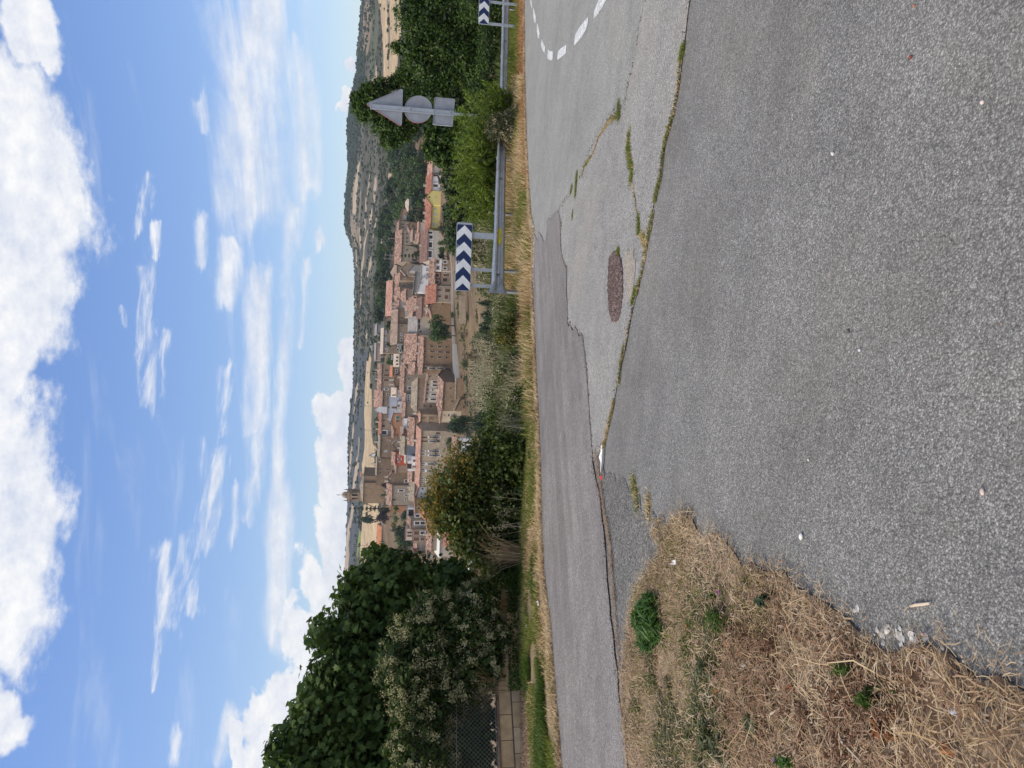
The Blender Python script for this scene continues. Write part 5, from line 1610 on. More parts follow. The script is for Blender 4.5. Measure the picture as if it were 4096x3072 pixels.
bush_c(335, 440, 455, 90, 170, 'dark', 'dark ragged shrub alone on the bare slope')
bush_c(435, 640, 590, 150, 120, 'dark', 'dark shrub left of the ragged one on the bare slope')
bush_c(380, 620, 720, 190, 118, 'dark', 'largest dark shrub on the bare slope')
bush_c(400, 580, 940, 100, 125, 'dark', 'small dark shrub under the tall ochre facade')
bush_c(215, 440, 1045, 220, 190, 'brown', 'brownish thicket below the tall ochre facade')
bush_c(210, 500, 1180, 130, 185, 'dark', 'dark bush left of the brownish thicket')
bush_c(235, 560, 1290, 180, 180, 'dark', 'dark bush below the retaining wall')
bush_c(330, 620, 1390, 170, 150, 'dark', 'dark bush at the foot of the ochre retaining wall')
bush_c(275, 560, 1470, 110, 170, 'dark', 'pointed dark conifer under the ochre garden house', 'conifer')
bush_c(300, 600, 1560, 200, 165, 'dark', 'wide dark bush under the ochre garden house')
bush_c(400, 680, 1500, 190, 110, 'mid', 'light green bush in front of the pointed conifer')
bush_c(440, 720, 1620, 200, 105, 'mid', 'light green bush left of the pointed conifer')
bush_c(250, 560, 1700, 220, 175, 'dark', 'dark bush between the garden house and the white track')
bush_c(250, 620, 1840, 260, 170, 'dark', 'broad dark bush behind the yellowing shrub')

r_ = np.random.default_rng(5)
LM = {
    'wood': [(505, 'above the grey sign backs'), (560, 'just left of the sign backs'), (620, 'above the pink roofed cream house'), (690, 'above the white house'), (750, 'above the yellow gable'), (810, 'above the stone villa'), (870, 'right of the square tan house')],
    'belt': [(905, 'behind the square tan house'), (945, 'behind the long stone house'), (985, 'by the bare pole'), (1030, 'by the crossbar pole'), (1065, 'behind the pyramid roof'), (1100, 'behind the square hip roofed house'),
             (1140, 'right of the smooth pink roof'), (1190, 'right behind the smooth pink roof'), (1240, 'left of the smooth pink roof'), (1285, 'near the long grey farm shed')],
    'row': [(1310, 'above the modern beige roof'), (1360, 'near the pinkish farm shed'), (1420, 'above the modern house'), (1475, 'behind the three tall windows'), (1530, 'right of the bright mottled roof'), (1585, 'behind the bright mottled roof'),
            (1640, 'beside the white gable'), (1690, 'right behind the thin red roof'), (1735, 'behind the thin red roof'), (1785, 'right of the tiny field hut'), (1840, 'between the field hut and the church')],
    'far': [(180, 'above the broad roadside tree'), (260, 'right of the tall roadside tree'), (340, 'behind the tall roadside tree'), (430, 'above the sign backs at the right')],
}
CW = {'dark': 'dark', 'mid': 'mid green', 'olive': 'olive green'}
for key, grp, n, y0_, y1_, d0, d1, h0, h1 in [
    ('wood', 'trees of the wood right of the village', 64, 480, 885, 330, 440, 7, 11),
    ('belt', 'trees behind the upper right of the village', 40, 885, 1290, 404, 500, 6, 10),
    ('row', 'trees behind the top roofs', 44, 1290, 1870, 394, 424, 4.5, 7),
    ('far', 'trees beyond the roadside trees', 14, 150, 500, 330, 420, 6, 10),
]:
    for i in range(n):
        yy = y0_ + (y1_ - y0_) * (i + r_.random()) / n
        D = r_.uniform(d0, d1)
        t = ray(1560, yy)
        X = t[0] / t[1] * D
        if key == 'belt' and yy > 1090 and D > 440 and r_.random() < .3:
            D = 425.0
        hh = r_.uniform(h0, h1)
        wd = float(hh * r_.uniform(.85, 1.3))
        m_ = str(r_.choice(['dark', 'mid', 'olive'], p=[.45, .35, .2]))
        f = (hh - h0) / (h1 - h0)
        size = 'tall' if f > .66 else 'small' if f < .33 else ''
        form = 'broad' if wd > hh * 1.08 else 'slim'
        dq = (D - d0) / (d1 - d0)
        row_ = 'in front' if dq < .33 else 'at the back' if dq > .66 else 'midway'
        place = min(LM[key], key=lambda q: abs(q[0] - yy))[1]
        far_tree(float(X), float(D), float(hh), wd, 'round', m_, f'{size} {form} {CW[m_]} tree {place}, {row_}'.strip(), grp)


_by = {}
for o in COL.objects:
    if o.name.startswith('tree') and o.get('label'):
        _by.setdefault(o['label'], []).append(o)
for lab, L_ in _by.items():
    if len(L_) > 1:
        L_.sort(key=lambda q: -q.location.x / q.location.y)
        names = {2: ['right of two alike', 'left of two alike'], 3: ['right of three alike', 'middle of three alike', 'left of three alike']}.get(len(L_))
        if names:
            for q, w_ in zip(L_, names):
                b_ = lab.replace('mid green', 'green').split(', ')
                q['label'] = ', '.join(b_ + [w_]) if len((lab + ' ' + w_).split()) <= 16 else f'{b_[0]}, {w_}'


# ---- the scrub of the far slopes: low bushes beyond counting, one object
def scrub():
    r = np.random.default_rng(9)
    N = 26000
    D = 430 * (1480 / 430) ** (r.random(N) ** .75)
    y = r.uniform(-300, 3300, N)
    tt_ = np.array([ray(1500, v)[0] / ray(1500, v)[1] for v in (0, 3000)])
    X = (tt_[0] + (tt_[1] - tt_[0]) * y / 3000) * D
    Z = H(X, D)
    P = np.stack([X, D, Z], 1)
    c, kind = field_colour(P)
    clump = vnoise(X, D, 38, 31) + .5 * vnoise(X, D, 14, 32)
    keep = ((kind == 0) & (clump > -.12)) | ((kind == 2) & (r.random(N) < .95)) | ((kind == 3) & (clump > .1)) | ((kind == 1) & (r.random(N) < .02))
    ridge = (D > 1420) & (r.random(N) < .5)
    keep |= ridge
    P = P[keep][::3][:4500]
    n = len(P)
    s = r.uniform(.7, 1.9, n) * (1 + (P[:, 1] > 900) * .5)
    P[:, 2] += s * .25
    # lumpy low polyhedra
    t = (1 + 5 ** .5) / 2
    ico = np.array([(-1, t, 0), (1, t, 0), (-1, -t, 0), (1, -t, 0), (0, -1, t), (0, 1, t), (0, -1, -t), (0, 1, -t), (t, 0, -1), (t, 0, 1), (-t, 0, -1), (-t, 0, 1)]) / 1.9
    F_ = np.array([(0, 11, 5), (0, 5, 1), (0, 1, 7), (0, 7, 10), (0, 10, 11), (1, 5, 9), (5, 11, 4), (11, 10, 2), (10, 7, 6), (7, 1, 8), (3, 9, 4), (3, 4, 2), (3, 2, 6), (3, 6, 8), (3, 8, 9), (4, 9, 5), (2, 4, 11), (6, 2, 10), (8, 6, 7), (9, 8, 1)])
    V = P[:, None, :] + ico[None] * s[:, None, None] * r.uniform(.6, 1.25, (n, 12, 1)) * np.array([1.15, 1.15, .8])
    Fc = (np.arange(n)[:, None, None] * 12 + F_[None]).reshape(-1)
    m = leaf_mat('scrub', [(.022, .034, .02), (.038, .05, .028), (.06, .066, .038)], 0, .9, .05)
    o = link('hillside_scrub', mesh_np('hillside_scrub', V.reshape(-1, 3), Fc, np.full(n * 20, 3), [m]))
    tag(o, 'dark scrub bushes dotted over the far terraced hillsides', 'scrub', kind='stuff')


scrub()


def bank_scrub():
    """low dry brush over the bank and slope between the verge and the village"""
    r = np.random.default_rng(19)
    N = 9500
    D = 30 + 224 * r.random(N) ** 1.0
    y = r.uniform(900, 2500, N)
    t0, t1 = ray(1900, 0)[0] / ray(1900, 0)[1], ray(1900, 3000)[0] / ray(1900, 3000)[1]
    X = (t0 + (t1 - t0) * y / 3000) * D
    k = vnoise(X, D, 12, 41) + .6 * vnoise(X, D, 4, 42) > -.05
    X, D = X[k], D[k]
    n = len(X)
    S = r.uniform(.25, .8, n) * (.6 + D / 160)
    Z = H(X, D)
    parts = {0: [], 1: [], 2: []}
    typ = (vnoise(X, D, 20, 43) * 3 + r.normal(0, .6, n))
    for m in range(3):
        sel = (typ < .0) if m == 0 else ((typ >= .0) & (typ < .5)) if m == 1 else (typ >= .5)
        C = np.stack([X[sel], D[sel], Z[sel]], 1)
        s = S[sel]
        K = 26
        P = C[:, None, :] + r.normal(0, .5, (len(C), K, 3)) * s[:, None, None] * np.array([1, 1, .5])
        P[:, :, 2] = np.maximum(P[:, :, 2], C[:, None, 2]) + .1
        P = P.reshape(-1, 3)
        sz = np.repeat(s, K) * .42
        V, Fc, lt = leaf_cards(P, 1.0, seed=m)
        V = V.reshape(-1, 4, 3)
        V = P[:, None, :] + (V - P[:, None, :]) * sz[:, None, None]
        mt = (LEAF['dark'], LEAF['brown'], LEAF['mid'])[m]
        o = link('slope_scrub', mesh_np('slope_scrub', V.reshape(-1, 3), Fc, lt, [mt]))
        tag(o, ('dark low scrub on the slope under the village', 'brown dry brush on the slope under the village', 'green scrub on the slope under the village')[m], 'scrub', kind='stuff')


bank_scrub()

# ------------------------------------------------------------------ near vegetation
def blob(x, y, rx, ry, D, deep=None):
    """ellipsoid seen at (x, y) with radii rx (up-down) and ry (left-right) pixels, D metres ahead"""
    c = at(x, y, D)
    k = D / F
    return (c[0], c[1], c[2], ry * k, (deep or ry * k), rx * k)


def branches(name, root_p, tips, r0, mat, parent, seed=0, split=.45):
    r = np.random.default_rng(seed)
    mb = MB()
    rp = np.array(root_p, float)
    mean = np.mean(tips, axis=0)
    fork = rp + (mean - rp) * split
    fork[:2] += r.normal(0, .08, 2)
    mid = (rp + fork) / 2 + np.array([*r.normal(0, .06, 2), 0])
    mb.tube([rp - [0, 0, .4], rp, mid, fork], [r0 * 1.2, r0, r0 * .85, r0 * .7], 8)
    for t in tips:
        t = np.array(t)
        m1 = fork + (t - fork) * .5 + r.normal(0, .12, 3)
        mb.tube([fork, m1, t], [r0 * .5, r0 * .32, r0 * .12], 6)
        for j in range(3):
            e = t + r.normal(0, .35, 3)
            mb.tube([m1 + (t - m1) * r.random(), (t + e) / 2 + r.normal(0, .05, 3), e], [r0 * .2, r0 * .12, r0 * .04], 4)
    return mb.build(name, mat, parent)


def big_plant(name, label, cat, foot, blobs, layers, r0=.08, seed=0, group=None):
    """foot: (x, y, z); layers: (count, leaf size, material, kind, shell, clump, clump radius, up)"""
    root = empty(name, (0, 0, 0))
    root.location = tuple(foot)
    tag(root, label, cat, group)
    off = np.array(foot)
    B_ = [(b[0] - off[0], b[1] - off[1], b[2] - off[2], *b[3:]) for b in blobs]
    for i, (n, s, mt, kd, shell, cl, cr, up, nm) in enumerate(layers):
        P, O = in_blobs(n, B_, seed * 10 + i, shell, cl, cr)
        zg = H(P[:, 0] + off[0], P[:, 1] + off[1]) - off[2]
        P[:, 2] = np.maximum(P[:, 2], zg + .03)
        link(nm, foliage_mesh(nm, P, O, s, mt, seed + i, kd, up), root)
    if r0:
        tips = [(b[0], b[1], b[2] + b[5] * .3) for b in B_][:12]
        branches('trunk', (0, 0, 0), tips, r0, BARK, root, seed)
    return root


def foot_at(y, D):
    d = ray(1900, y)
    X = float(d[0] / d[1] * D)
    return (X, D, float(H(X, D)))


FIG = leaf_mat('leaves_fig', [(.030, .055, .012), (.050, .088, .018), (.080, .125, .026), (.12, .17, .042)], .25, .55, .2)
CLEM = leaf_mat('leaves_clematis', [(.022, .040, .009), (.042, .070, .014), (.075, .115, .024)], .25, .6, .2)
PUFF = leaf_mat('seed_puffs', [(.24, .23, .12), (.42, .39, .22), (.58, .53, .34)], .3, .9, .05)
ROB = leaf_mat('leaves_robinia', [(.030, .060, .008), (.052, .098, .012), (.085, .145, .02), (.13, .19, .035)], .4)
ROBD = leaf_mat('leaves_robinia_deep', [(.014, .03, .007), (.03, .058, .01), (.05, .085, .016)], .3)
FEATH = leaf_mat('leaves_feathery', [(.04, .07, .007), (.085, .135, .011), (.16, .22, .02), (.25, .31, .045)], .4)
SHR = leaf_mat('leaves_shrub', [(.03, .05, .008), (.065, .095, .014), (.12, .145, .025)], .3)
YTIP = leaf_mat('leaves_yellowing', [(.12, .12, .02), (.22, .17, .03), (.30, .18, .04)], .4)
OLIVEB = leaf_mat('leaves_olive_near', [(.035, .045, .015), (.07, .08, .03), (.11, .12, .05)], .25)
STRAW = leaf_mat('straw', [(.25, .155, .075), (.42, .29, .15), (.56, .42, .25), (.66, .54, .36)], .2, .8, .15)
STRAWR = leaf_mat('straw_reddish', [(.20, .08, .03), (.32, .16, .07), (.42, .25, .13)], .2, .85, .1)
GRASS = leaf_mat('grass', [(.07, .095, .018), (.12, .155, .026), (.19, .215, .045), (.32, .29, .12)], .4, .6, .2)
GRASSD = leaf_mat('grass_deep', [(.032, .062, .010), (.058, .10, .016), (.10, .15, .028)], .35, .6, .2)
OAT = leaf_mat('dry_oats', [(.27, .21, .13), (.42, .36, .25), (.58, .52, .40)], .3, .8, .1)
GOL = leaf_mat('grass_olive_dry', [(.09, .10, .028), (.17, .17, .05), (.28, .25, .10)], .3, .8, .1)
STRAWM = leaf_mat('straw_weathered', [(.19, .12, .07), (.36, .255, .155), (.50, .38, .245), (.64, .53, .38)], .15, .9, .1)
LITT = leaf_mat('ground_litter', [(.11, .065, .045), (.26, .165, .105), (.38, .28, .20), (.50, .43, .35)], .1, .95, .05)
REDW = leaf_mat('dry_weed_red', [(.10, .05, .032), (.18, .095, .06), (.28, .175, .115)], .15, .9, .05)

card, lob = 'card', 'lobed'
# fig tree on the left, behind the fence
fD = lambda y: 13.6 + (3072 - y) / 870 * 3.2
fb = [(x, y, rx, ry, fD(y)) for x, y, rx, ry in [
    (1210, 3060, 120, 110), (1330, 2990, 170, 110), (1290, 2880, 130, 90), (1400, 2800, 190, 130), (1380, 2680, 150, 110), (1500, 2600, 220, 130), (1480, 2480, 150, 110), (1450, 2380, 95, 75),
    (1560, 2380, 130, 100), (1620, 2300, 110, 80), (1730, 2350, 120, 90), (1560, 2270, 70, 55), (1850, 2380, 80, 70), (1700, 2450, 160, 110), (1560, 2720, 170, 140), (1600, 2900, 190, 140), (1560, 3060, 220, 140),
    (1420, 3200, 320, 140), (1150, 3180, 120, 100), (1500, 3330, 340, 140), (1620, 2560, 150, 100), (1430, 2330, 60, 50), (1790, 2310, 60, 50), (1500, 2240, 50, 35), (1800, 2700, 150, 130), (1850, 2900, 150, 130), (1850, 3080, 160, 130), (1900, 2560, 130, 110), (1860, 3280, 180, 150), (1900, 2420, 90, 80), (1840, 2300, 50, 45), (1118, 2990, 50, 30), (1190, 2900, 45, 40), (1260, 2760, 55, 60), (1290, 2540, 60, 45)]]
big_plant('fig_tree', 'large dark fig tree with broad lobed leaves behind the fence on the left', 'tree', foot_at(2750, 15.2),
          [blob(x, y, rx, ry, D, deep=max(.9, ry / F * D)) for x, y, rx, ry, D in fb],
          [(20000, .14, FIG, lob, .62, 9, .17, .25, 'crown'), (6500, .24, FIG, card, .2, 0, .1, .2, 'inner_leaves')], .11, 3)
# a few separate tufts above the outline
# old man's beard over the fence
cD = lambda y: 11.85 + (3072 - y) / 670 * 1.55
cb = [(x, y, rx, ry, cD(y)) for x, y, rx, ry in [
    (1700, 3040, 130, 90), (1640, 3000, 90, 80), (1690, 2900, 130, 90), (1720, 2810, 160, 90), (1640, 2700, 130, 80), (1800, 2730, 160, 90), (1620, 2620, 110, 70), (1750, 2620, 160, 90), (1900, 2650, 110, 90),
    (1700, 2520, 130, 80), (1850, 2530, 140, 90), (1760, 2440, 110, 65), (1900, 2440, 110, 70), (1960, 2540, 80, 70), (1690, 3180, 140, 100), (1950, 2640, 60, 60), (1920, 2380, 80, 50)]]
cbl = [blob(x, y, rx, ry, D, deep=.55) for x, y, rx, ry, D in cb]
big_plant('clematis_hedge', 'rambling clematis hedge with pale fluffy seed heads over the fence', 'hedge', foot_at(2700, 13.0), cbl,
          [(16000, .085, CLEM, card, .5, 8, .15, .4, 'foliage'), (5000, .14, CLEM, card, .1, 0, .1, .2, 'inner_leaves'), (36000, .030, PUFF, card, 1.0, 44, .075, .2, 'seed_heads')], .035, 4)
root_top = [(b[0], b[1], b[2] + b[5] * .55, b[3], b[4], b[5] * .45) for b in cbl if True][:13]

# yellow tipped shrub in the middle
sb = [(1880, 2040, 150, 110), (1790, 2010, 95, 60), (1850, 1930, 120, 90), (1790, 2090, 70, 45), (1930, 2120, 130, 90), (1920, 1840, 110, 90), (2000, 1780, 90, 70), (1990, 1900, 110, 110), (2020, 2020, 100, 110), (2030, 2150, 90, 80),
      (1980, 2220, 100, 60), (2060, 1850, 60, 80), (2050, 2240, 60, 50), (1860, 2170, 80, 50), (1960, 1740, 50, 30), (2075, 1960, 55, 90), (2080, 2120, 50, 90), (2070, 1790, 50, 70), (1830, 2060, 120, 70), (1990, 2290, 70, 55), (2050, 2300, 50, 55), (1930, 2230, 80, 50), (2070, 2220, 45, 70)]
sbl = [blob(x, y, rx, ry, 14.7, deep=.6) for x, y, rx, ry in sb]
top = [(b[0], b[1], b[2] + b[5] * .5, b[3] * .9, b[4] * .9, b[5] * .65) for b in sbl[:8]]
sh = big_plant('yellowing_shrub', 'wide bushy shrub with yellowing shoot tips beyond the lane', 'shrub', foot_at(2000, 14.7), sbl,
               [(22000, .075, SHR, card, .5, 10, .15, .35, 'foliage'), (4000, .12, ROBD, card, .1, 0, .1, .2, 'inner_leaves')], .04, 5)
P, O = in_blobs(6500, [(b[0] - sh.location.x, b[1] - sh.location.y, b[2] - sh.location.z, *b[3:]) for b in top], 77, .85, 16, .14)
P = P[P[:, 2] > np.percentile(P[:, 2], 30)]
link('shoot_tips', foliage_mesh('shoot_tips', P, O[:len(P)], .055, YTIP, 3, card, .5), sh)

# roadside trees to the right
TG = 'roadside trees beyond the guardrail'
big_plant('roadside_tree', 'tall leafy green tree rising behind the grey sign backs', 'tree', foot_at(470, 44),
          [blob(x, y, rx, ry, 44) for x, y, rx, ry in [(1425, 395, 28, 28), (1450, 440, 40, 45), (1475, 380, 45, 45), (1520, 350, 45, 38), (1500, 440, 60, 50), (1540, 500, 60, 50), (1570, 430, 50, 55), (1600, 520, 55, 55), (1640, 470, 50, 60), (1560, 560, 45, 35), (1660, 380, 60, 60), (1700, 440, 60, 60), (1620, 300, 40, 40), (1580, 330, 30, 30)]],
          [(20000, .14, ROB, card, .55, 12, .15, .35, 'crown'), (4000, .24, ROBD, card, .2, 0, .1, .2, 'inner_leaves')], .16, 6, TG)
big_plant('roadside_tree', 'broad green tree filling the right behind the second chevron board', 'tree', foot_at(120, 40),
          [blob(x, y, rx, ry, 40) for x, y, rx, ry in [(1640, 60, 60, 70), (1650, 180, 60, 60), (1600, 190, 40, 30), (1700, 120, 90, 90), (1690, 260, 70, 60), (1760, 50, 90, 90), (1780, 200, 90, 90), (1770, 320, 80, 60), (1850, 100, 80, 90), (1860, 250, 80, 90), (1680, -40, 90, 80), (1800, -80, 120, 90), (1730, 380, 50, 40), (1920, 30, 60, 90), (1930, 180, 50, 90), (1650, -150, 80, 80)]],
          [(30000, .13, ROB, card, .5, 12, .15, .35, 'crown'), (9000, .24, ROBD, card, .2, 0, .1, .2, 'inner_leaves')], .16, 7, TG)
big_plant('roadside_tree', 'darker tree mass between the broad tree and the sign backs', 'tree', foot_at(330, 50),
          [blob(x, y, rx, ry, 50) for x, y, rx, ry in [(1700, 330, 60, 70), (1760, 400, 70, 70), (1830, 350, 80, 80), (1850, 450, 70, 60), (1900, 260, 60, 80), (1900, 400, 60, 80), (1640, 250, 40, 40), (1780, 500, 60, 50), (1860, 100, 90, 90)]],
          [(15000, .18, ROBD, card, .5, 12, .15, .35, 'crown'), (4000, .3, ROBD, card, .2, 0, .1, .2, 'inner_leaves')], .15, 8, TG)
big_plant('roadside_tree', 'light green sapling left of the sign post', 'tree', foot_at(560, 34),
          [blob(x, y, rx, ry, 34) for x, y, rx, ry in [(1720, 520, 35, 30), (1760, 560, 60, 45), (1800, 520, 55, 45), (1740, 620, 40, 35), (1790, 640, 45, 40), (1840, 580, 60, 60), (1720, 590, 30, 25), (1830, 480, 50, 45), (1880, 520, 50, 60)]],
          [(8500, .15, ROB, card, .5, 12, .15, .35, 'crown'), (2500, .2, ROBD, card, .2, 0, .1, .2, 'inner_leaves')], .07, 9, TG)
big_plant('dark_bush', 'dense dark green bush under the yellow house', 'bush', foot_at(830, 38),
          [blob(x, y, rx, ry, 38) for x, y, rx, ry in [(1830, 780, 50, 45), (1850, 830, 50, 50), (1870, 760, 50, 50), (1820, 860, 35, 40), (1880, 860, 40, 40), (1800, 720, 40, 50), (1900, 800, 50, 60)]],
          [(7000, .15, LEAF['dark'], card, .5, 10, .15, .35, 'foliage'), (2500, .16, OLIVEB, card, .8, 14, .12, .35, 'pale_leaves')], .05, 10)
big_plant('leafy_bush', 'green bush seen above the blue and white chevron board', 'bush', foot_at(950, 62),
          [blob(x, y, rx, ry, 62) for x, y, rx, ry in [(1810, 900, 35, 50), (1820, 960, 40, 50), (1850, 930, 50, 50), (1850, 1000, 50, 40), (1800, 850, 30, 40)]],
          [(6000, .22, LEAF['dark'], card, .5, 10, .15, .35, 'foliage'), (2500, .22, LEAF['mid'], card, .6, 10, .15, .35, 'outer_leaves')], .06, 11)
big_plant('leafy_bush', 'brownish green thicket behind the chevron board posts', 'bush', foot_at(1000, 31),
          [blob(x, y, rx, ry, 31) for x, y, rx, ry in [(1940, 890, 40, 50), (1930, 960, 50, 50), (1950, 1030, 45, 50), (1955, 1110, 40, 45), (1950, 1160, 35, 35), (1900, 1010, 35, 50), (1920, 830, 40, 50)]],
          [(9000, .10, SHR, card, .5, 10, .15, .35, 'foliage'), (3000, .08, OAT, card, .9, 10, .12, .35, 'dry_flowers')], .03, 12)


def feathery(name, label, foots, n, L, seed):
    """broom-like shrub: thin arching shoots set with small narrow leaves"""
    r = np.random.default_rng(seed)
    f0 = np.array(foots[0])
    root = empty(name, tuple(f0))
    tag(root, label, 'shrub')
    Ps, Os, mb = [], [], MB()
    for j in range(n):
        b = np.array(foots[r.integers(0, len(foots))]) + r.normal(0, .25, 3) * [1, 1, 0]
        a = r.uniform(0, 2 * pi)
        lean = r.uniform(.1, .75)
        hh = L * r.uniform(.55, 1.1)
        tipd = np.array([cos(a) * lean, sin(a) * lean, 1.0])
        k = np.linspace(.12, 1, 26)[:, None]
        line = b + tipd * hh * k + np.array([cos(a), sin(a), -.6]) * lean * hh * .35 * k ** 2.5
        for q in range(3):
            Ps.append(line + r.normal(0, .035 + .03 * (1 - k), (26, 3)))
        mb.tube([line[0] - f0, line[12] - f0, line[-1] - f0], [.012, .008, .003], 3, cap=False)
    P = np.vstack(Ps) - f0
    V, Fc, lt = leaf_cards(P, .16, up=.1, seed=seed, tmpl=[(0, -.5, 0), (.12, 0, .03), (0, .5, .1), (-.12, 0, .03)])
    link('foliage', mesh_np('foliage', V, Fc, lt, [FEATH]), root)
    mb.build('stems', BARK, root)
    return root


def feet(ys, D):
    return [foot_at(y, D + 0.3 * i) for i, y in enumerate(ys)]


big_plant('leafy_bush', 'dark undergrowth below the broad tree at the right edge', 'bush', foot_at(100, 36),
          [blob(x, y, rx, ry, 36) for x, y, rx, ry in [(1960, 40, 50, 90), (1960, 170, 50, 80), (1955, 290, 50, 70), (1970, -80, 60, 90), (1930, 380, 60, 60), (1900, 0, 70, 80), (1960, -220, 70, 100)]],
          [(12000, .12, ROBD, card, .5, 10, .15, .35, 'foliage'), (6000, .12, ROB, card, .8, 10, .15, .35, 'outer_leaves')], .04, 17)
feathery('feathery_shrub', 'bright yellow green feathery shrub behind the guardrail', feet([520, 580, 640, 690, 740], 26.5), 250, 2.15, 13)
feathery('feathery_shrub', 'smaller feathery shrub right of the bright one at the sign foot', feet([430, 480], 27), 110, 1.25, 14)
feathery('feathery_shrub', 'low feathery shrub left of the bright one', feet([800, 840], 27), 90, 1.5, 15)
big_plant('olive_bush', 'dull olive bush hiding the guardrail at the foot of the sign post', 'bush', foot_at(500, 25.4),
          [blob(x, y, rx, ry, 25.4, deep=.5) for x, y, rx, ry in [(1990, 490, 45, 35), (2025, 500, 45, 50), (2040, 540, 35, 40), (1980, 530, 40, 30), (2050, 470, 30, 40)]],
          [(6500, .05, OLIVEB, card, .4, 10, .15, .35, 'foliage'), (1500, .045, OAT, card, .9, 10, .1, .35, 'dry_flowers')], .015, 16)


# ---- grasses
def blades(name, P, Hh, width, mat, label, lean=.35, seed=0, droop=.5, parent=None, cat=None):
    r = np.random.default_rng(seed)
    n = len(P)
    a = r.uniform(0, 2 * pi, n)
    ln = lean * r.random(n) * Hh
    D = np.stack([np.cos(a), np.sin(a), a * 0], 1)
    S = np.stack([-np.sin(a + r.normal(0, .8, n)), np.cos(a), a * 0], 1)
    w = width * r.uniform(.6, 1.3, n)
    up = np.zeros((n, 3))
    up[:, 2] = Hh
    mid = P + up * .55 + D * ln[:, None] * .45
    tip = P + up * (1 - droop * .25) + D * ln[:, None] * (1 + droop)
    V = np.stack([P - S * w[:, None] / 2, P + S * w[:, None] / 2, mid + S * w[:, None] * .4, mid - S * w[:, None] * .4, tip], 1).reshape(-1, 3)
    b = np.arange(n)[:, None] * 5
    Fc = (b + np.array([0, 1, 2, 0, 2, 3, 3, 2, 4])[None]).reshape(-1)
    o = link(name, mesh_np(name, V, Fc, np.full(n * 3, 3), [mat]), parent)
    tag(o, label, cat, kind='stuff')
    return o


def on_ground(XY, lift=0.0):
    return np.stack([XY[:, 0], XY[:, 1], H(XY[:, 0], XY[:, 1]) + lift], 1)


_EP = np.array([p[:2] for p in (edge_far_gray + edge_far_lane[1:])])
_EU = (_EP - _pa[:2]) @ _u
_ES = (_EP - _pa[:2]) @ _n
_o = np.argsort(_EU)
_EU, _ES = _EU[_o], _ES[_o]


def strip(n, y0, y1, s0, s1, seed, dens=None):
    """random ground points s0..s1 metres past the edge of the asphalt that the photograph shows in columns y0..y1"""
    r = np.random.default_rng(seed)
    out, got = [], 0
    for it in range(60):
        m = max(4000, n)
        u = r.uniform(-9, 48, m)
        s = s0 + (s1 - s0) * r.random(m)
        XY = _pa[:2] + u[:, None] * _u + (s + np.interp(u, _EU, _ES))[:, None] * _n
        Z = zplane(XY[:, 0], XY[:, 1])
        _, yy, _z = project(np.stack([XY[:, 0], XY[:, 1], Z], 1))
        k = (yy >= y0) & (yy <= y1) & (_z > 1)
        # thin out the far part so that nearer ground gets its share
        k &= r.random(m) < np.clip(14.0 / np.maximum(XY[:, 1], 1), .25, 1)
        if dens is not None:
            k &= dens(XY, s, yy, r)
        out.append(XY[k])
        got += int(k.sum())
        if got >= n:
            break
    return np.vstack(out)[:n]


nz_ = lambda XY, sc, sd: vnoise(XY[:, 0] + 100, XY[:, 1] + 100, sc, sd)
R0 = np.random.default_rng(99)
GL = lambda s, yy: s < np.interp(yy, [0, 1650, 2000, 2300, 2650, 2750, 3100], [3.6, 1.7, 2.0, 2.9, 2.9, 2.3, 2.1])
# mown green verge, left
g = strip(30000, 1650, 3500, .12, 3.4, 1, lambda XY, s, yy, r: (nz_(XY, .7, 1) + .3 * nz_(XY, .2, 14) > -.16 + .22 * (s < .6)) & GL(s, yy))
blades('verge_grass', on_ground(g), R0.uniform(.03, .10, len(g)), .010, GRASS, 'short green verge grass along the far side of the lane', .9, 1)
g = strip(9000, 1800, 3500, .8, 3.6, 2, lambda XY, s, yy, r: (nz_(XY, .9, 2) > .08) & GL(s, yy))
blades('verge_grass', on_ground(g), R0.uniform(.05, .13, len(g)), .013, GRASSD, 'darker lush patches in the green verge', 1.0, 2)
g = strip(9000, 1650, 3500, .1, 3.2, 13, lambda XY, s, yy, r: (nz_(XY, .6, 15) - .12 * s > -.22) & GL(s, yy))
blades('verge_straw', on_ground(g), R0.uniform(.03, .10, len(g)), .008, STRAW, 'dry grass mixed into the green verge', 1.3, 14)
# dry fringe right at the asphalt
g = strip(22000, -200, 3500, -.05, .20, 3)
blades('dry_fringe', on_ground(g, .01), R0.uniform(.02, .08, len(g)), .010, STRAWM, 'straw coloured fringe of dead grass at the asphalt edge', 1.6, 3)
g = strip(12000, -200, 760, .0, 2.2, 4)
blades('dry_fringe', on_ground(g, .01), R0.uniform(.03, .12, len(g)), .014, STRAWR, 'reddish dry grass between the road and the guardrail', 1.4, 4)
g = strip(13000, -250, 1180, 2.4, 4.2, 11, lambda XY, s, yy, r: nz_(XY, 1.2, 12) > -.2)
blades('rail_grass', on_ground(g), R0.uniform(.25, .62, len(g)), .016, GRASS, 'taller grass reaching the lower edge of the guardrail', .5, 11)
g = strip(8000, 350, 1200, 2.2, 4.2, 12)
blades('rail_straw', on_ground(g), R0.uniform(.2, .6, len(g)), .012, STRAW, 'dry grass reaching the lower edge of the guardrail', .6, 12)
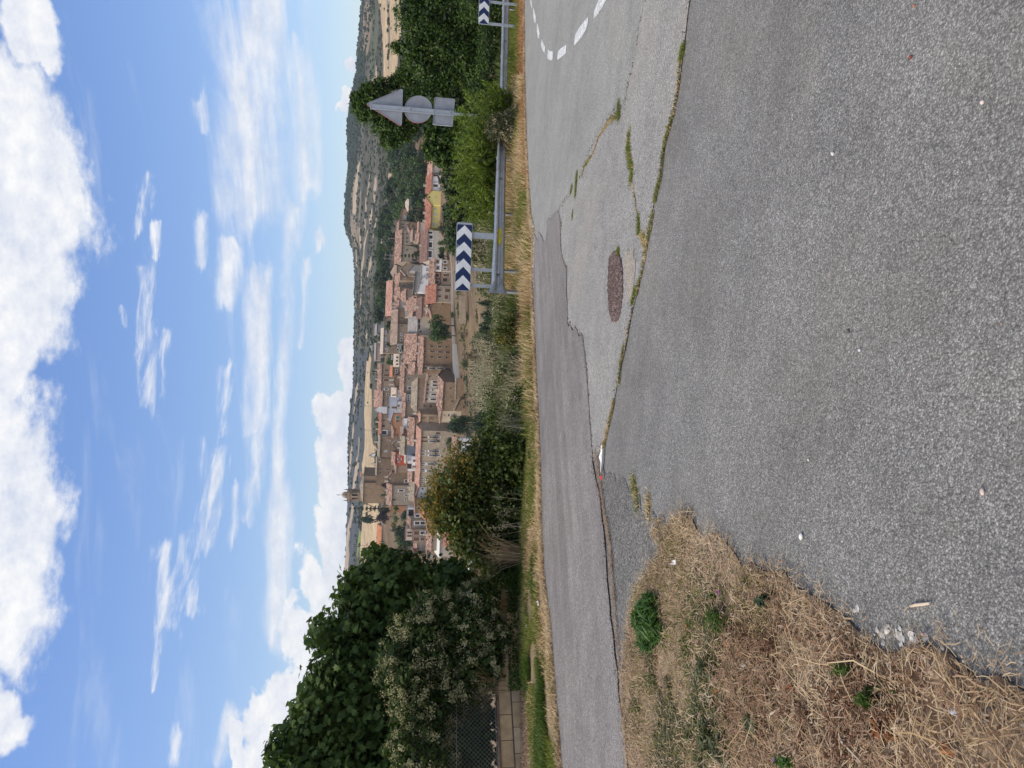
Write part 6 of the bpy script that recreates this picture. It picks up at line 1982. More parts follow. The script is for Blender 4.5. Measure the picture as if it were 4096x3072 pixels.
# mixed verge in the middle and under the guardrail
g = strip(22000, -200, 1750, .3, 4.6, 5, lambda XY, s, yy, r: (nz_(XY, 1.1, 3) > -.1) & (s > .3 + .9 * (yy < 700)))
blades('verge_weeds', on_ground(g), R0.uniform(.10, .30, len(g)), .014, GRASS, 'green weeds and grass under the guardrail', .8, 5)
g = strip(15000, 300, 1750, .15, 3.6, 6, lambda XY, s, yy, r: nz_(XY, .9, 8) > -.15)
blades('verge_straw', on_ground(g), R0.uniform(.10, .34, len(g)), .010, STRAW, 'dry straw stalks mixed through the verge weeds', .9, 6)
# tall wild growth in the gap between guardrail end and shrub
g = strip(13000, 1190, 1720, 1.6, 5.5, 7, lambda XY, s, yy, r: nz_(XY, 1.0, 9) > -.12)
blades('wild_grass', on_ground(g), R0.uniform(.2, .6, len(g)), .014, GRASSD, 'tall wild green growth left of the guardrail end', .5, 7)
g = strip(5000, 1190, 1720, 1.0, 6.0, 8, lambda XY, s, yy, r: nz_(XY, 1.3, 10) > -.2)
blades('wild_oats', on_ground(g), R0.uniform(.25, .75, len(g)), .007, OAT, 'pale dry oat stalks standing in the wild growth', .6, 8)
g = strip(6000, 1190, 1760, 5.0, 26, 15, lambda XY, s, yy, r: nz_(XY, 2.2, 33) > -.12)
blades('bank_weeds', on_ground(g), R0.uniform(.3, .8, len(g)), .03, GRASSD, 'dark green weeds on the bank falling to the valley', .6, 15)
g = strip(1800, 1190, 1760, 5.0, 20, 9, lambda XY, s, yy, r: nz_(XY, 1.7, 34) > -.1)
blades('bank_grass', on_ground(g), R0.uniform(.3, .8, len(g)), .022, STRAWM, 'dry grass on the bank falling to the valley', .5, 9)
g = strip(16000, -250, 1180, 3.6, 10, 10)
blades('bank_weeds', on_ground(g), R0.uniform(.35, 1.0, len(g)), .03, SHR, 'green weeds on the bank behind the guardrail', .5, 10)


def oat_heads(name, g, h0, h1, nsp, mat, label, seed, size=.045):
    """drooping seed heads floating at the tips of tall stalks"""
    r = np.random.default_rng(seed)
    B0 = on_ground(g)
    Ps = []
    mb_v, mb_f, cnt = [], [], 0
    n = len(g)
    hh = r.uniform(h0, h1, n)
    a = r.uniform(0, 2 * pi, n)
    lean = r.uniform(.05, .35, n) * hh
    tip = B0 + np.stack([np.cos(a) * lean, np.sin(a) * lean, hh], 1)
    for k in range(nsp):
        f = r.uniform(.72, 1.02, n)[:, None]
        Ps.append(B0 + (tip - B0) * f + r.normal(0, .035, (n, 3)))
    P = np.vstack(Ps)
    V, Fc, lt = leaf_cards(P, size, up=0, seed=seed, tmpl=[(0, -.5, 0), (.16, 0, .05), (0, .5, 0), (-.16, 0, .05)])
    w = .004
    S = np.stack([-np.sin(a), np.cos(a), a * 0], 1) * w
    V2 = np.stack([B0 - S, B0 + S, tip + S * .5, tip - S * .5], 1).reshape(-1, 3)
    F2 = (np.arange(n)[:, None] * 4 + np.array([0, 1, 2, 0, 2, 3])).reshape(-1) + len(V)
    o = link(name, mesh_np(name, np.vstack([V, V2]), np.concatenate([Fc, F2]), np.concatenate([lt, np.full(n * 2, 3)]), [mat]))
    tag(o, label, kind='stuff')


oat_heads('oat_heads', strip(330, 1380, 1640, 2.5, 6, 21), .6, 1.15, 12, OAT, 'silvery oat heads standing against the valley in the middle', 31)
oat_heads('oat_heads', strip(420, 560, 1180, 4.5, 7, 22), .8, 1.5, 10, OAT, 'silvery oat heads behind the guardrail', 32)
oat_heads('oat_heads', strip(55, 1700, 2250, 1.9, 2.5, 23), .3, .7, 9, OAT, 'silvery oat heads at the foot of the yellowing shrub', 33)
oat_heads('oat_heads', strip(90, 2350, 2750, 2.8, 3.3, 24), .4, .9, 9, OAT, 'dry oat heads at the foot of the clematis hedge', 34, .035)
for (ya, yb, sa, sb_, n, sd, mt, lb) in [(2180, 2250, 2.3, 2.8, 120, 41, STRAWM, 'sheaf of dead stalks left of the yellowing shrub'), (2380, 2480, 2.9, 3.4, 400, 42, STRAW, 'sheaf of straw stalks right of the clematis hedge'),
                                         (2560, 2640, 2.9, 3.3, 350, 43, STRAWR, 'brown dead stalks in front of the clematis hedge'), (2690, 2760, 2.9, 3.3, 350, 44, STRAW, 'leaning dead stalks where the block wall begins'),
                                         (2230, 2420, 4.4, 6.5, 2500, 45, STRAW, 'stand of golden dry grass between shrub and fig tree')]:
    g = strip(n, ya, yb, sa, sb_, sd)
    blades('dead_stalks', on_ground(g), np.random.default_rng(sd).uniform(.4, 1.05, len(g)), .010, mt, lb, .7, sd, .3)
g = strip(2600, 2280, 2760, 2.6, 3.2, 46)
P = on_ground(g)
P[:, 2] += R0.uniform(.02, .22, len(P))
o = link('bindweed', foliage_mesh('bindweed', P, None, .055, GRASSD, 46, 'card', .6))
tag(o, 'dark creeping bindweed at the back of the verge', kind='stuff')

WB = 'wild bushes in the gap left of the guardrail end'
for i, (y, D, x, rx, ry, m1, m2, lab) in enumerate([
    (1240, 19, 2015, 40, 60, SHR, OAT, 'low weedy bush right beside the guardrail end'), (1330, 17, 2020, 45, 60, SHR, YTIP, 'yellowish green weed bush in the gap'),
    (1420, 19, 1990, 40, 55, OLIVEB, OAT, 'dull olive weed bush in the middle of the gap'), (1500, 16.5, 2020, 45, 55, GRASSD, OAT, 'green weed bush in the middle of the gap'),
    (1580, 18, 1990, 55, 60, SHR, GRASSD, 'tall green weed bush left in the gap'), (1660, 16.5, 2000, 65, 60, GRASSD, SHR, 'leafy weed bush next to the yellowing shrub'),
    (1280, 17.5, 2065, 25, 45, SHR, OAT, 'small weed bush near the lane right in the gap'), (1450, 16, 2062, 30, 60, OLIVEB, GRASSD, 'small olive bush near the lane in the gap'),
    (1620, 14.8, 2065, 35, 60, GRASSD, OAT, 'small green bush near the lane left in the gap'), (1380, 24, 1965, 40, 70, LEAF['dark'], OLIVEB, 'dark bush at the lip of the bank'), (1540, 25, 1945, 45, 70, LEAF['dark'], SHR, 'dark bush at the lip of the bank further left')]):
    p = at(x, y, D)
    big_plant('weed_bush', lab, 'bush', (float(p[0]), D, float(H(p[0], D))), [blob(x + dx, y + dy, rx * k, ry * k, D) for dx, dy, k in ((0, 0, 1), (15, 30, .7), (20, -35, .7), (-15, 10, .6), (40, 0, .9))],
              [(2600, .06, m1, card, .3, 8, .25, .35, 'foliage'), (900, .045, m2, card, .8, 10, .2, .35, 'outer_leaves')], .012, 120 + i, WB)

big_plant('leafy_bush', 'dark leafy bush filling the foot between the yellowing shrub and the fig tree', 'bush', foot_at(2330, 14.6),
          [blob(x, y, rx, ry, 14.6, deep=.4) for x, y, rx, ry in [(2040, 2330, 60, 60), (2060, 2270, 50, 50), (2020, 2390, 60, 50), (1990, 2300, 50, 50)]],
          [(4500, .075, SHR, card, .4, 10, .15, .35, 'foliage'), (2000, .12, ROBD, card, .1, 0, .1, .2, 'inner_leaves')], .02, 140)

# ------------------------------------------------------------------ guardrail, boards, signs
STEEL = galvanised('galvanised_steel')
STEELD = galvanised('galvanised_old', (.30, .32, .34))
SIGNBACK = plain('sign_back', (.32, .335, .365), .6, .3, var=.16, scale=3.5)
SIGNPOST = plain('sign_post_metal', (.40, .43, .47), .5, .45, var=.12, scale=8)
WHITE = plain('reflective_white', (.68, .70, .71), .5, var=.13, scale=5)
YEL = plain('yellow_paint', (.62, .50, .015), .6, var=.15, scale=30)
REDP = plain('red_paint', (.45, .03, .02), .5)


def mat_blue():
    m, T = new_mat('board_blue')
    p = objco(T)
    s = T.sep(p)
    n = T.noise(p, 26, 5, .75)
    zone = T.math('MULTIPLY', T.smooth(s[2], .12, .40), T.math('MULTIPLY', T.smooth(s[0], .55, .75), T.smooth(s[0], 1.65, 1.50)))
    gate = T.math('SINE', T.math('MULTIPLY_ADD', s[0], 13.5, -2.4))
    f = T.smooth(T.math('ADD', n, T.math('MULTIPLY', T.math('MULTIPLY', zone, T.smooth(gate, -.2, .7)), .20)), .70, .74)
    bsdf(T, T.mix(f, (.014, .028, .095), (.62, .64, .66)), .45)
    return m


BLUEB = mat_blue()
RP = [at(1963, 1166, 17.3), at(1965, 1140, 17.7), at(1969, 1050, 19.0), at(1975, 950, 20.6), at(1980, 800, 22.7), at(1986, 650, 24.8), at(1991, 560, 26.1), at(1997, 480, 27.4), at(2003, 250, 30.3), at(2010, 0, 33.5), at(2015, -250, 37.5), at(2020, -420, 41)]
RP = np.array(RP)
_cum = np.concatenate([[0], np.cumsum(np.linalg.norm(np.diff(RP, axis=0), axis=1))])


def rail(s):
    return np.array([np.interp(s, _cum, RP[:, k]) for k in range(3)])


def rail_n(s):
    d = rail(s + .1) - rail(max(0, s - .1))
    d = d[:2] / np.linalg.norm(d[:2])
    return np.array([d[1], -d[0], 0])          # towards the road


WP = [(.0, 0), (.012, -.012), (.05, -.035), (.083, -.055), (.083, -.095), (.028, -.135), (.022, -.155), (.028, -.175), (.083, -.215), (.083, -.255), (.05, -.275), (.012, -.298), (.0, -.31)]


def profile_offset(z):
    zs = [-p[1] for p in WP]
    return float(np.interp(-z, zs, [p[0] for p in WP]))


def guardrail():
    root = empty('guardrail', tuple(rail(0) - [0, 0, .7]))
    tag(root, 'galvanised steel guardrail with a flared end along the far verge', 'guardrail')
    o = np.array(root.location)
    total = _cum[-1]
    s = .45
    sec = 4.0
    while s < total - .2:
        e = min(s + sec, total)
        mb = MB()
        ks = np.linspace(s, e + .12, 9)
        lift = .004 * (int((s - .45) / sec) % 2)
        rows = []
        for k in ks:
            p, nn = rail(min(k, total)), rail_n(min(k, total - .2))
            rows.append([p - o + nn * (a + lift) + np.array([0, 0, b]) for a, b in WP])
        back = [[q - rail_n(ks[i] if ks[i] < total - .2 else total - .2) * .004 for q in r] for i, r in enumerate(rows)]
        for i in range(len(ks) - 1):
            for j in range(len(WP) - 1):
                mb.poly([rows[i][j], rows[i + 1][j], rows[i + 1][j + 1], rows[i][j + 1]])
                mb.poly([back[i][j], back[i][j + 1], back[i + 1][j + 1], back[i + 1][j]])
            mb.poly([rows[i][0], back[i][0], back[i + 1][0], rows[i + 1][0]])
            mb.poly([rows[i][-1], rows[i + 1][-1], back[i + 1][-1], back[i][-1]])
        beam = mb.build('beam', STEEL, root, smooth=True, merge=False)
        # splice bolts
        bb = MB()
        for da in (.05, .17):
            for zz in (-.075, -.235):
                p, nn = rail(s + da) - o, rail_n(s + da)
                c = p + nn * (profile_offset(zz) + .004) + np.array([0, 0, zz])
                d = rail(s + da + .1) - rail(s + da)
                d /= np.linalg.norm(d)
                hexa = [c + d * .016 * cos(t) + np.array([0, 0, .016 * sin(t)]) for t in np.linspace(0, 2 * pi, 7)[:-1]]
                bb.prism([q for q in hexa], [q + nn * .012 for q in hexa])
        bb.build('bolt', STEELD, beam)
        s = e
    # flared end piece
    mb = MB()
    rows = []
    for i, t in enumerate(np.linspace(0, 1, 9)):
        k = .47 - t * .62
        p = rail(max(k, 0)) - o
        d = rail(.4) - rail(0)
        d /= np.linalg.norm(d)
        if k < 0:
            p = p + d * k
        nn = rail_n(.2)
        g = t ** 1.4
        row = []
        for a, b in WP:
            zc = (b + .155) * (1 + .42 * g) - .155
            oo = a * (1 - g) + .05 * g - .10 * max(0, t - .55) ** 1.2
            row.append(p + nn * (oo + .006) + np.array([0, 0, zc]))
        rows.append(row)
    for i in range(len(rows) - 1):
        for j in range(len(WP) - 1):
            mb.poly([rows[i][j + 1], rows[i + 1][j + 1], rows[i + 1][j], rows[i][j]])
            q = [r - rail_n(.2) * .005 for r in (rows[i][j + 1], rows[i + 1][j + 1], rows[i + 1][j], rows[i][j])]
            mb.poly(q[::-1])
    end = mb.build('flared_end', STEELD, root, smooth=True)
    # scuffed paint on the end
    mb = MB()
    rs = np.random.default_rng(3)
    for _ in range(26):
        i, j = rs.integers(2, 7), rs.integers(2, 10)
        q = [rows[i][j + 1], rows[i + 1][j + 1], rows[i + 1][j], rows[i][j]]
        c = sum(q) / 4
        sc = rs.uniform(.25, .8)
        mb.poly([c + (v - c) * sc * rs.uniform(.6, 1.1) + rail_n(.2) * .003 for v in q])
    mb.build('scuff_marks', plain('scuff_white', (.6, .6, .58), .7), end)
    # posts with spacers
    for k in [.25] + [4.0 * i + 1.6 for i in range(int(total / 4))]:
        p, nn = rail(k), rail_n(k)
        d = np.array([-nn[1], nn[0], 0])
        g = float(H(p[0], p[1]))
        mb = MB()
        for (a0, a1, b0, b1) in ((-.06, .06, -.10, -.094), (-.06, -.054, -.094, -.05), (.054, .06, -.094, -.05)):
            bt = [p - o + d * a + nn * b for a, b in ((a0, b0), (a1, b0), (a1, b1), (a0, b1))]
            lo = [np.array([q[0], q[1], g - .4 - o[2]]) for q in bt]
            hi = [np.array([q[0], q[1], q[2] + .01]) for q in bt]
            mb.prism(lo, hi)
        mb.build('post', STEEL, root)
        mb = MB()
        bt = [p - o + d * a + nn * b for a, b in ((-.045, -.05), (.045, -.05), (.045, .018), (-.045, .018))]
        mb.prism([q + [0, 0, -.20] for q in bt], [q + [0, 0, -.11] for q in bt])
        mb.build('spacer', STEELD, root)
    # trapezoid reflectors in the trough
    for yy in (1100, 716, 163):
        k = _s_at(yy)
        p, nn = rail(k) - o, rail_n(k)
        d = rail(k + .1) - rail(k)
        d /= np.linalg.norm(d)
        c = p + np.array([0, 0, -.155])
        mb = MB()
        q = [c + d * a + nn * b + np.array([0, 0, z]) for a, b, z in ((-.06, .085, .055), (-.06, .085, -.055), (.045, .04, -.035), (.045, .04, .035))]
        mb.prism(q, [v - nn * .006 for v in q])
        mb.build('reflector', WHITE, root)
    # yellow way-marking arrow painted over the corrugation
    k0, k1 = _s_at(985), _s_at(921)
    mb = MB()
    L = k1 - k0
    nx, nzz = 26, 30

    def inside(u, v):                       # u: 0 tip (left) .. 1 tail (right); v: -1..1
        u = u + .02 * sin(v * 9)
        if u < .58:
            return abs(v + .05) < .10 + .95 * u / .58 * .75 * (.8 + .2 * sin(u * 14))
        return abs(v + .0) < .34
    for i in range(nx):
        for j in range(nzz):
            u, v = (i + .5) / nx, (j + .5) / nzz * 2 - 1
            if not inside(u, v):
                continue
            q = []
            for (di, dj) in ((0, 0), (1, 0), (1, 1), (0, 1)):
                k = k0 + L * (i + di) / nx
                z = -.16 + .145 * ((j + dj) / nzz * 2 - 1)
                q.append(rail(k) - o + rail_n(k) * (profile_offset(z) + .010) + np.array([0, 0, z]))
            mb.poly(q)
    mb.build('painted_arrow', YEL, root, merge=True)


def _s_at(y):
    ks = np.linspace(0, _cum[-1], 800)
    P = np.array([rail(k) for k in ks])
    _, yy, _z = project(P)
    return float(ks[np.argmin(abs(yy - y))])


guardrail()


def chevron_board(tl, bl, tr, br, D, label, posts, n=4):
    """tl.. : image corners (left/right, top/bottom as one stands there)"""
    a, b = at(*bl, D), at(*br, D)
    top = at(*tl, D)
    Hh = top[2] - a[2]
    u = (b - a)[:2]
    W = float(np.linalg.norm(u))
    ang = atan2(u[1], u[0])
    root = empty('chevron_board', tuple(a), ang)
    tag(root, label, 'road sign', 'chevron boards on the bend')

    def rounded(w0, w1, h0, h1, r=.04):
        pts = []
        for cx, cz, a0 in ((w1 - r, h1 - r, 0), (w0 + r, h1 - r, 90), (w0 + r, h0 + r, 180), (w1 - r, h0 + r, 270)):
            for k in range(4):
                t = radians(a0 + 30 * k)
                pts.append((cx + r * cos(t), cz + r * sin(t)))
        return pts
    out = rounded(0, W, 0, Hh)
    mb = MB()
    mb.prism([(x, .02, z) for x, z in out], [(x, -.018, z) for x, z in out])
    fr = mb.build('frame', SIGNPOST, root)
    inn = rounded(.012, W - .06, .012, Hh - .012, .03)
    mb = MB()
    mb.prism([(x, -.018, z) for x, z in inn], [(x, -.021, z) for x, z in inn])
    mb.build('blue_panel', BLUEB, root)
    per = .468 * W / 1.92
    h2 = Hh / 2
    for k in range(n):
        xa = W - (.076 * W / 1.92) - per * k            # apex
        th = .232 * W / 1.92
        m = .012
        z0, z1 = m, Hh - m
        pts = [(xa, h2), (xa - h2 + m, z1), (xa - h2 + m - th, z1), (xa - th, h2), (xa - h2 + m - th, z0), (xa - h2 + m, z0)]
        pts = [(max(.014, min(W - .064, x)), z) for x, z in pts]
        mb = MB()
        # two arms so that each polygon stays convex
        for arm in ((pts[0], pts[1], pts[2], pts[3]), (pts[3], pts[4], pts[5], pts[0])):
            mb.prism([(x, -.021, z) for x, z in arm], [(x, -.024, z) for x, z in arm])
        mb.build('white_chevron', WHITE, root)
    for y, w in posts:
        p = at(tl[0], y, D)
        lx = (p[0] - a[0]) * cos(ang) + (p[1] - a[1]) * sin(ang)
        gx, gy = a[0] + lx * cos(ang), a[1] + lx * sin(ang) + .05
        g = float(H(gx, gy)) - a[2] - .3
        mb = MB()
        for (x0, x1, y0, y1) in ((-w / 2, w / 2, .021, .027), (-w / 2, -w / 2 + .006, .027, .075), (w / 2 - .006, w / 2, .027, .075)):
            mb.box(lx + x0, lx + x1, y0, y1, g, Hh * .9)
        mb.build('post', SIGNPOST, root)
    return root


chevron_board((1818, 1165), (1881, 1165), (1831, 893), (1896, 893), 21.8, 'blue board with white chevrons above the guardrail end', [(935, .165), (1072, .085), (1137, .085)])
chevron_board((1913, 99), (1955, 99), (1919, -94), (1962, -94), 31.5, 'second blue and white chevron board cut by the right edge', [(88, .10), (0, .10), (-70, .10)])


def sign_stack():
    D = 28.5
    base = at(2080, 485, D)
    g = float(H(base[0], D))
    c = at(1814, 457, D)
    root = empty('road_sign_stack', (c[0], D, g))
    tag(root, 'three grey sign backs on one post: triangle, disc and square plate', 'road sign')
    o = np.array([c[0], D, g])

    def plate(name, pts, mat, rim=REDP, parent=root, rnd=.05):
        P = [at(x, y, D) - o for x, y in pts]
        # rounded corners
        Q = []
        n = len(P)
        if rnd:
            for k in range(n):
                a, b, c_ = P[k - 1], P[k], P[(k + 1) % n]
                da, dc = (a - b) / np.linalg.norm(a - b), (c_ - b) / np.linalg.norm(c_ - b)
                p0, p1 = b + da * rnd, b + dc * rnd
                for t in (0, .33, .67, 1):
                    Q.append((1 - t) ** 2 * p0 + 2 * t * (1 - t) * b + t * t * p1)
        else:
            Q = P
        cen = sum(Q) / len(Q)
        mb = MB()
        yb = .0
        # back sheet, raised rim, and the painted front facing away
        inner = [cen + (q - cen) * .965 for q in Q]
        for k in range(len(Q)):
            j = (k + 1) % len(Q)
            a, b = Q[k], Q[j]
            ia, ib = inner[k], inner[j]
            f = lambda v, y: (v[0], y, v[2])
            mb.poly([f(a, -.02), f(b, -.02), f(ib, -.02), f(ia, -.02)], 0)
            mb.poly([f(ia, -.02), f(ib, -.02), f(ib, 0), f(ia, 0)], 0)
            mb.poly([f(a, -.02), f(a, .012), f(b, .012), f(b, -.02)], 1)
        mb.poly([(v[0], 0, v[2]) for v in inner], 0)
        mb.poly([(v[0], .012, v[2]) for v in Q][::-1], 1)
        o_ = mb.build(name, [mat, rim], parent)
        fr = MB()
        fr.poly([(v[0], .0135, v[2]) for v in [cen + (q - cen) * .78 for q in Q]][::-1])
        fr.build('front_face', WHITE, o_)
        return o_
    plate('triangular_plate', [(1461, 416), (1612, 353), (1607, 508)], SIGNBACK, rnd=.12)
    plate('round_plate', [(1673 + 56 * cos(t), 438 + 55 * sin(t)) for t in np.linspace(0, 2 * pi, 37)[:-1]], SIGNBACK, rnd=0)
    plate('square_plate', [(1738, 389), (1820, 396), (1811, 506), (1731, 499)], SIGNBACK, rim=WHITE, rnd=.05)
    mb = MB()
    t = at(1481, 424, D) - o
    b1 = at(1815, 457, D) - o
    w = .072
    z1 = 0 - .3
    xb = b1[0] + (b1[0] - t[0]) / (t[2] - b1[2]) * (b1[2]) * 0
    mb.prism([(b1[0] - w, -.085, b1[2]), (b1[0] + w, -.085, b1[2]), (b1[0] + w, -.021, b1[2]), (b1[0] - w, -.021, b1[2])],
             [(b1[0] - w, -.085, t[2]), (b1[0] + w, -.085, t[2]), (b1[0] + w, -.021, t[2]), (b1[0] - w, -.021, t[2])])
    mb.box(b1[0] - w - .012, b1[0] - w + .012, -.10, -.0215, b1[2], t[2] - .003)
    mb.box(b1[0] + w - .012, b1[0] + w + .012, -.10, -.0215, b1[2], t[2] - .003)
    mb.build('rail', SIGNPOST, root)
    mb = MB()
    mb.box(b1[0] - .042, b1[0] + .042, -.08, -.022, -.4, b1[2] + .002)
    mb.build('post', SIGNPOST, root)
    for x in (1484, 1640, 1733, 1800):
        p = at(x, 425 + (x - 1481) * .1, D) - o
        mb = MB()
        mb.box(b1[0] - .10, b1[0] + .10, -.112, -.0205, p[2] - .018, p[2] + .018)
        mb.build('clamp', SIGNPOST, root)
    return root


sign_stack()


# ------------------------------------------------------------------ block wall with chain-link fence, far left
def fence():
    A, Bq = at(1990, 2690, 12.55), at(2007, 3072, 11.45)
    d = (Bq - A)
    L0 = np.linalg.norm(d)
    d /= L0
    L = L0 + 3.2
    Aq = A - d * .9
    L += .9
    root = empty('fence_wall', tuple(Aq))
    tag(root, 'low concrete block wall carrying a chain-link fence at the left', 'wall')
    ang = atan2(d[1], d[0])
    slope = d[2]
    BL = [plain('block_tone', (.50, .345, .185), .95, var=.25, scale=5), plain('block_tone_pale', (.56, .40, .235), .95, var=.2, scale=5), plain('block_tone_dark', (.42, .285, .155), .95, var=.25, scale=5)]
    MORT = plain('mortar', (.15, .12, .09), 1.0)
    nrm = np.array([-d[1], d[0], 0])
    if nrm[1] > 0:
        nrm = -nrm
    mb = MB()
    core = lambda s, h, t: np.array(d) * s + nrm * t + np.array([0, 0, h])
    q = lambda s0, s1, h0, h1, t0, t1: mb.prism([core(s0, h0, t0), core(s1, h0, t0), core(s1, h0, t1), core(s0, h0, t1)], [core(s0, h1, t0), core(s1, h1, t0), core(s1, h1, t1), core(s0, h1, t1)])
    q(0, L, -.75, -.012, -.16, -.008)
    mb.build('mortar', MORT, root)
    rs = np.random.default_rng(8)
    me = {}
    for row in range(3):
        h1 = -.012 - row * .2 + .012 * (row == 0)
        s = -.2 * (row % 2)
        while s < L:
            e = s + .40
            t = rs.uniform(-.002, .004)
            mb = MB()
            g = .006
            s0, s1, z0, z1 = s + g, e - g, h1 - .2 + g, h1 - g * (row > 0)
            c = .004
            fr = [(s0, z0), (s1, z0), (s1, z1), (s0, z1)]
            inn = [(s0 + c, z0 + c), (s1 - c, z0 + c), (s1 - c, z1 - c), (s0 + c, z1 - c)]
            for k in range(4):
                j = (k + 1) % 4
                mb.poly([core(*fr[k], -.01), core(*fr[j], -.01), core(*fr[j], t - .003), core(*fr[k], t - .003)])
                mb.poly([core(*fr[k], t - .003), core(*fr[j], t - .003), core(*inn[j], t), core(*inn[k], t)])
            mb.poly([core(*v, t) for v in inn])
            mb.build('block', BL[rs.choice(3, p=[.5, .3, .2])], root)
            s = e
    mb = MB()
    q(0, L, 0, .03, -.17, .015)
    mb.build('coping', plain('coping_rusty', (.20, .13, .09), .95, var=.4, scale=7), root)
    # concrete footing strip
    mb = MB()
    q(4.0, L, -.75, -.60, .01, .16)
    mb.build('footing', plain('footing', (.34, .27, .20), .95, var=.25, scale=5), root)
    GREENW = plain('fence_wire', (.30, .31, .28), .6, .3, var=.1)
    # fence posts and netting
    hh = 1.35
    for s in np.arange(.75, L, 3.1):
        mb = MB()
        b = core(s, .0, -.08)
        mb.tube([b, b + np.array([0, 0, hh + .12])], .024, 8)
        mb.build('post', STEELD, root)
    mb = MB()
    for hgt in (.06, hh * .5, hh):
        mb.tube([core(0, hgt, -.05), core(L, hgt, -.05)], .0028, 3)
    mb.build('tension_wire', GREENW, root)
    V, Fl = [], []
    pitch = .068
    w = .0022
    n = int(L / pitch)
    m = int(hh / pitch) + 1
    V = []
    for sgn in (1, -1):
        for i in range(-m, n + m):
            s0 = i * pitch
            a0, a1 = max(0, 0 if sgn > 0 else 0), hh
            # clip diagonals to the fence length
            sa, sb_ = s0, s0 + sgn * hh
            ha, hb = .04, .04 + hh
            if sgn > 0:
                if sa < 0:
                    ha += -sa
                    sa = 0
                if sb_ > L:
                    hb -= sb_ - L
                    sb_ = L
            else:
                if sa > L:
                    ha += sa - L
                    sa = L
                if sb_ < 0:
                    hb -= -sb_
                    sb_ = 0
            if hb <= ha + .01:
                continue
            p0, p1 = core(sa, ha, -.05 + .003 * sgn), core(sb_, hb, -.05 + .003 * sgn)
            dd = (p1 - p0) / np.linalg.norm(p1 - p0)
            side = np.cross(dd, nrm) * w
            dep = nrm * w
            V.append([p0 - side, p0 + side, p0 + dep, p1 - side, p1 + side, p1 + dep])
    V = np.array(V)
    k = len(V)
    Fc = (np.arange(k)[:, None] * 6 + np.array([0, 1, 4, 3, 1, 2, 5, 4, 2, 0, 3, 5])[None]).reshape(-1)
    net = link('netting', mesh_np('netting', V.reshape(-1, 3), Fc, np.full(k * 3, 4), [GREENW]), root)
    net['kind'] = 'stuff'


fence()

# ------------------------------------------------------------------ straw, weeds and stones of the left foreground
IP = np.array(ISLAND)


def in_poly_pts(n, poly, seed, ymin=-.5, ymax=9):
    r = np.random.default_rng(seed)
    lo, hi = poly.min(0), poly.max(0)
    lo = np.maximum(lo, [-5.2, ymin])
    hi = np.minimum(hi, [3, ymax])
    out = []
    tot = 0
    while tot < n:
        P = r.uniform(lo, hi, (n * 3, 2))
        k = inpoly(P[:, 0], P[:, 1], [tuple(v) for v in poly])
        # denser towards the camera, where single straws show
        k &= r.random(len(P)) < np.clip(3.2 / np.maximum(P[:, 1], .8), .25, 1)
        out.append(P[k])
        tot += int(k.sum())
    return np.vstack(out)[:n]


def lying(name, XY, Lr, width, mat, label, seed, tilt=.25, lift=.03, hmax=.03, parent=None):
    """straws lying about in all directions, slightly raised and bent"""
    r = np.random.default_rng(seed)
    n = len(XY)
    Z = zplane(XY[:, 0], XY[:, 1]) + lift + r.random(n) ** 2 * hmax
    c = np.stack([XY[:, 0], XY[:, 1], Z], 1)
    a = r.uniform(0, pi, n)
    Ln = r.uniform(*Lr, n)
    t = r.normal(0, tilt, n)
    d = np.stack([np.cos(a), np.sin(a), t], 1)
    sd = np.stack([-np.sin(a), np.cos(a), a * 0], 1) * (width * r.uniform(.5, 1.3, n))[:, None] / 2
    upv = np.zeros((n, 3))
    upv[:, 2] = np.abs(r.normal(0, .08, n)) * Ln
    e0, e1 = c - d * Ln[:, None] / 2, c + d * Ln[:, None] / 2
    md = c + upv + np.stack([-np.sin(a), np.cos(a), a * 0], 1) * (r.normal(0, .08, n) * Ln)[:, None]
    g = zplane(e0[:, 0], e0[:, 1]) + .026
    e0[:, 2] = np.maximum(e0[:, 2], g)
    g = zplane(e1[:, 0], e1[:, 1]) + .026
    e1[:, 2] = np.maximum(e1[:, 2], g)
    V = np.stack([e0 - sd, e0 + sd, md - sd, md + sd, e1 - sd * .6, e1 + sd * .6], 1).reshape(-1, 3)
    b = np.arange(n)[:, None] * 6
    Fc = (b + np.array([0, 1, 3, 2, 2, 3, 5, 4])[None]).reshape(-1)
    o = link(name, mesh_np(name, V, Fc, np.full(n * 2, 4), [mat]), parent)
    if label:
        tag(o, label, kind='stuff')
    return o


dn = lambda XY, sc, sd, th: XY[vnoise(XY[:, 0] + 50, XY[:, 1] + 50, sc, sd) > th]
lying('dry_straw', in_poly_pts(46000, IP, 1), (.02, .085), .0036, STRAWM, 'dead straw lying over the dry ground at the left', 1)
lying('dry_straw', in_poly_pts(1500, IP, 2, ymax=3.6), (.08, .22), .0042, STRAW, 'longer pale straws near the camera', 2, tilt=.35, hmax=.07)
lying('dry_litter', in_poly_pts(42000, IP, 3), (.008, .03), .006, LITT, 'small brown plant litter on the dry ground', 3, tilt=.5, lift=.028, hmax=.02)
g = dn(in_poly_pts(26000, IP, 4), .55, 21, .0)
g3 = np.stack([g[:, 0], g[:, 1], zplane(g[:, 0], g[:, 1]) + .02], 1)
blades('dry_tufts', g3, R0.uniform(.015, .075, len(g)), .003, STRAWM, 'upright tufts of dead grass on the dry ground', 1.2, 51)
g = dn(in_poly_pts(34000, IP, 5), .45, 22, -.02)
g3 = np.stack([g[:, 0], g[:, 1], zplane(g[:, 0], g[:, 1]) + .02], 1)
g3 = g3[(g3[:, 1] > 3.0) | (vnoise(g3[:, 0] + 9, g3[:, 1] + 9, .3, 5) > .25)]
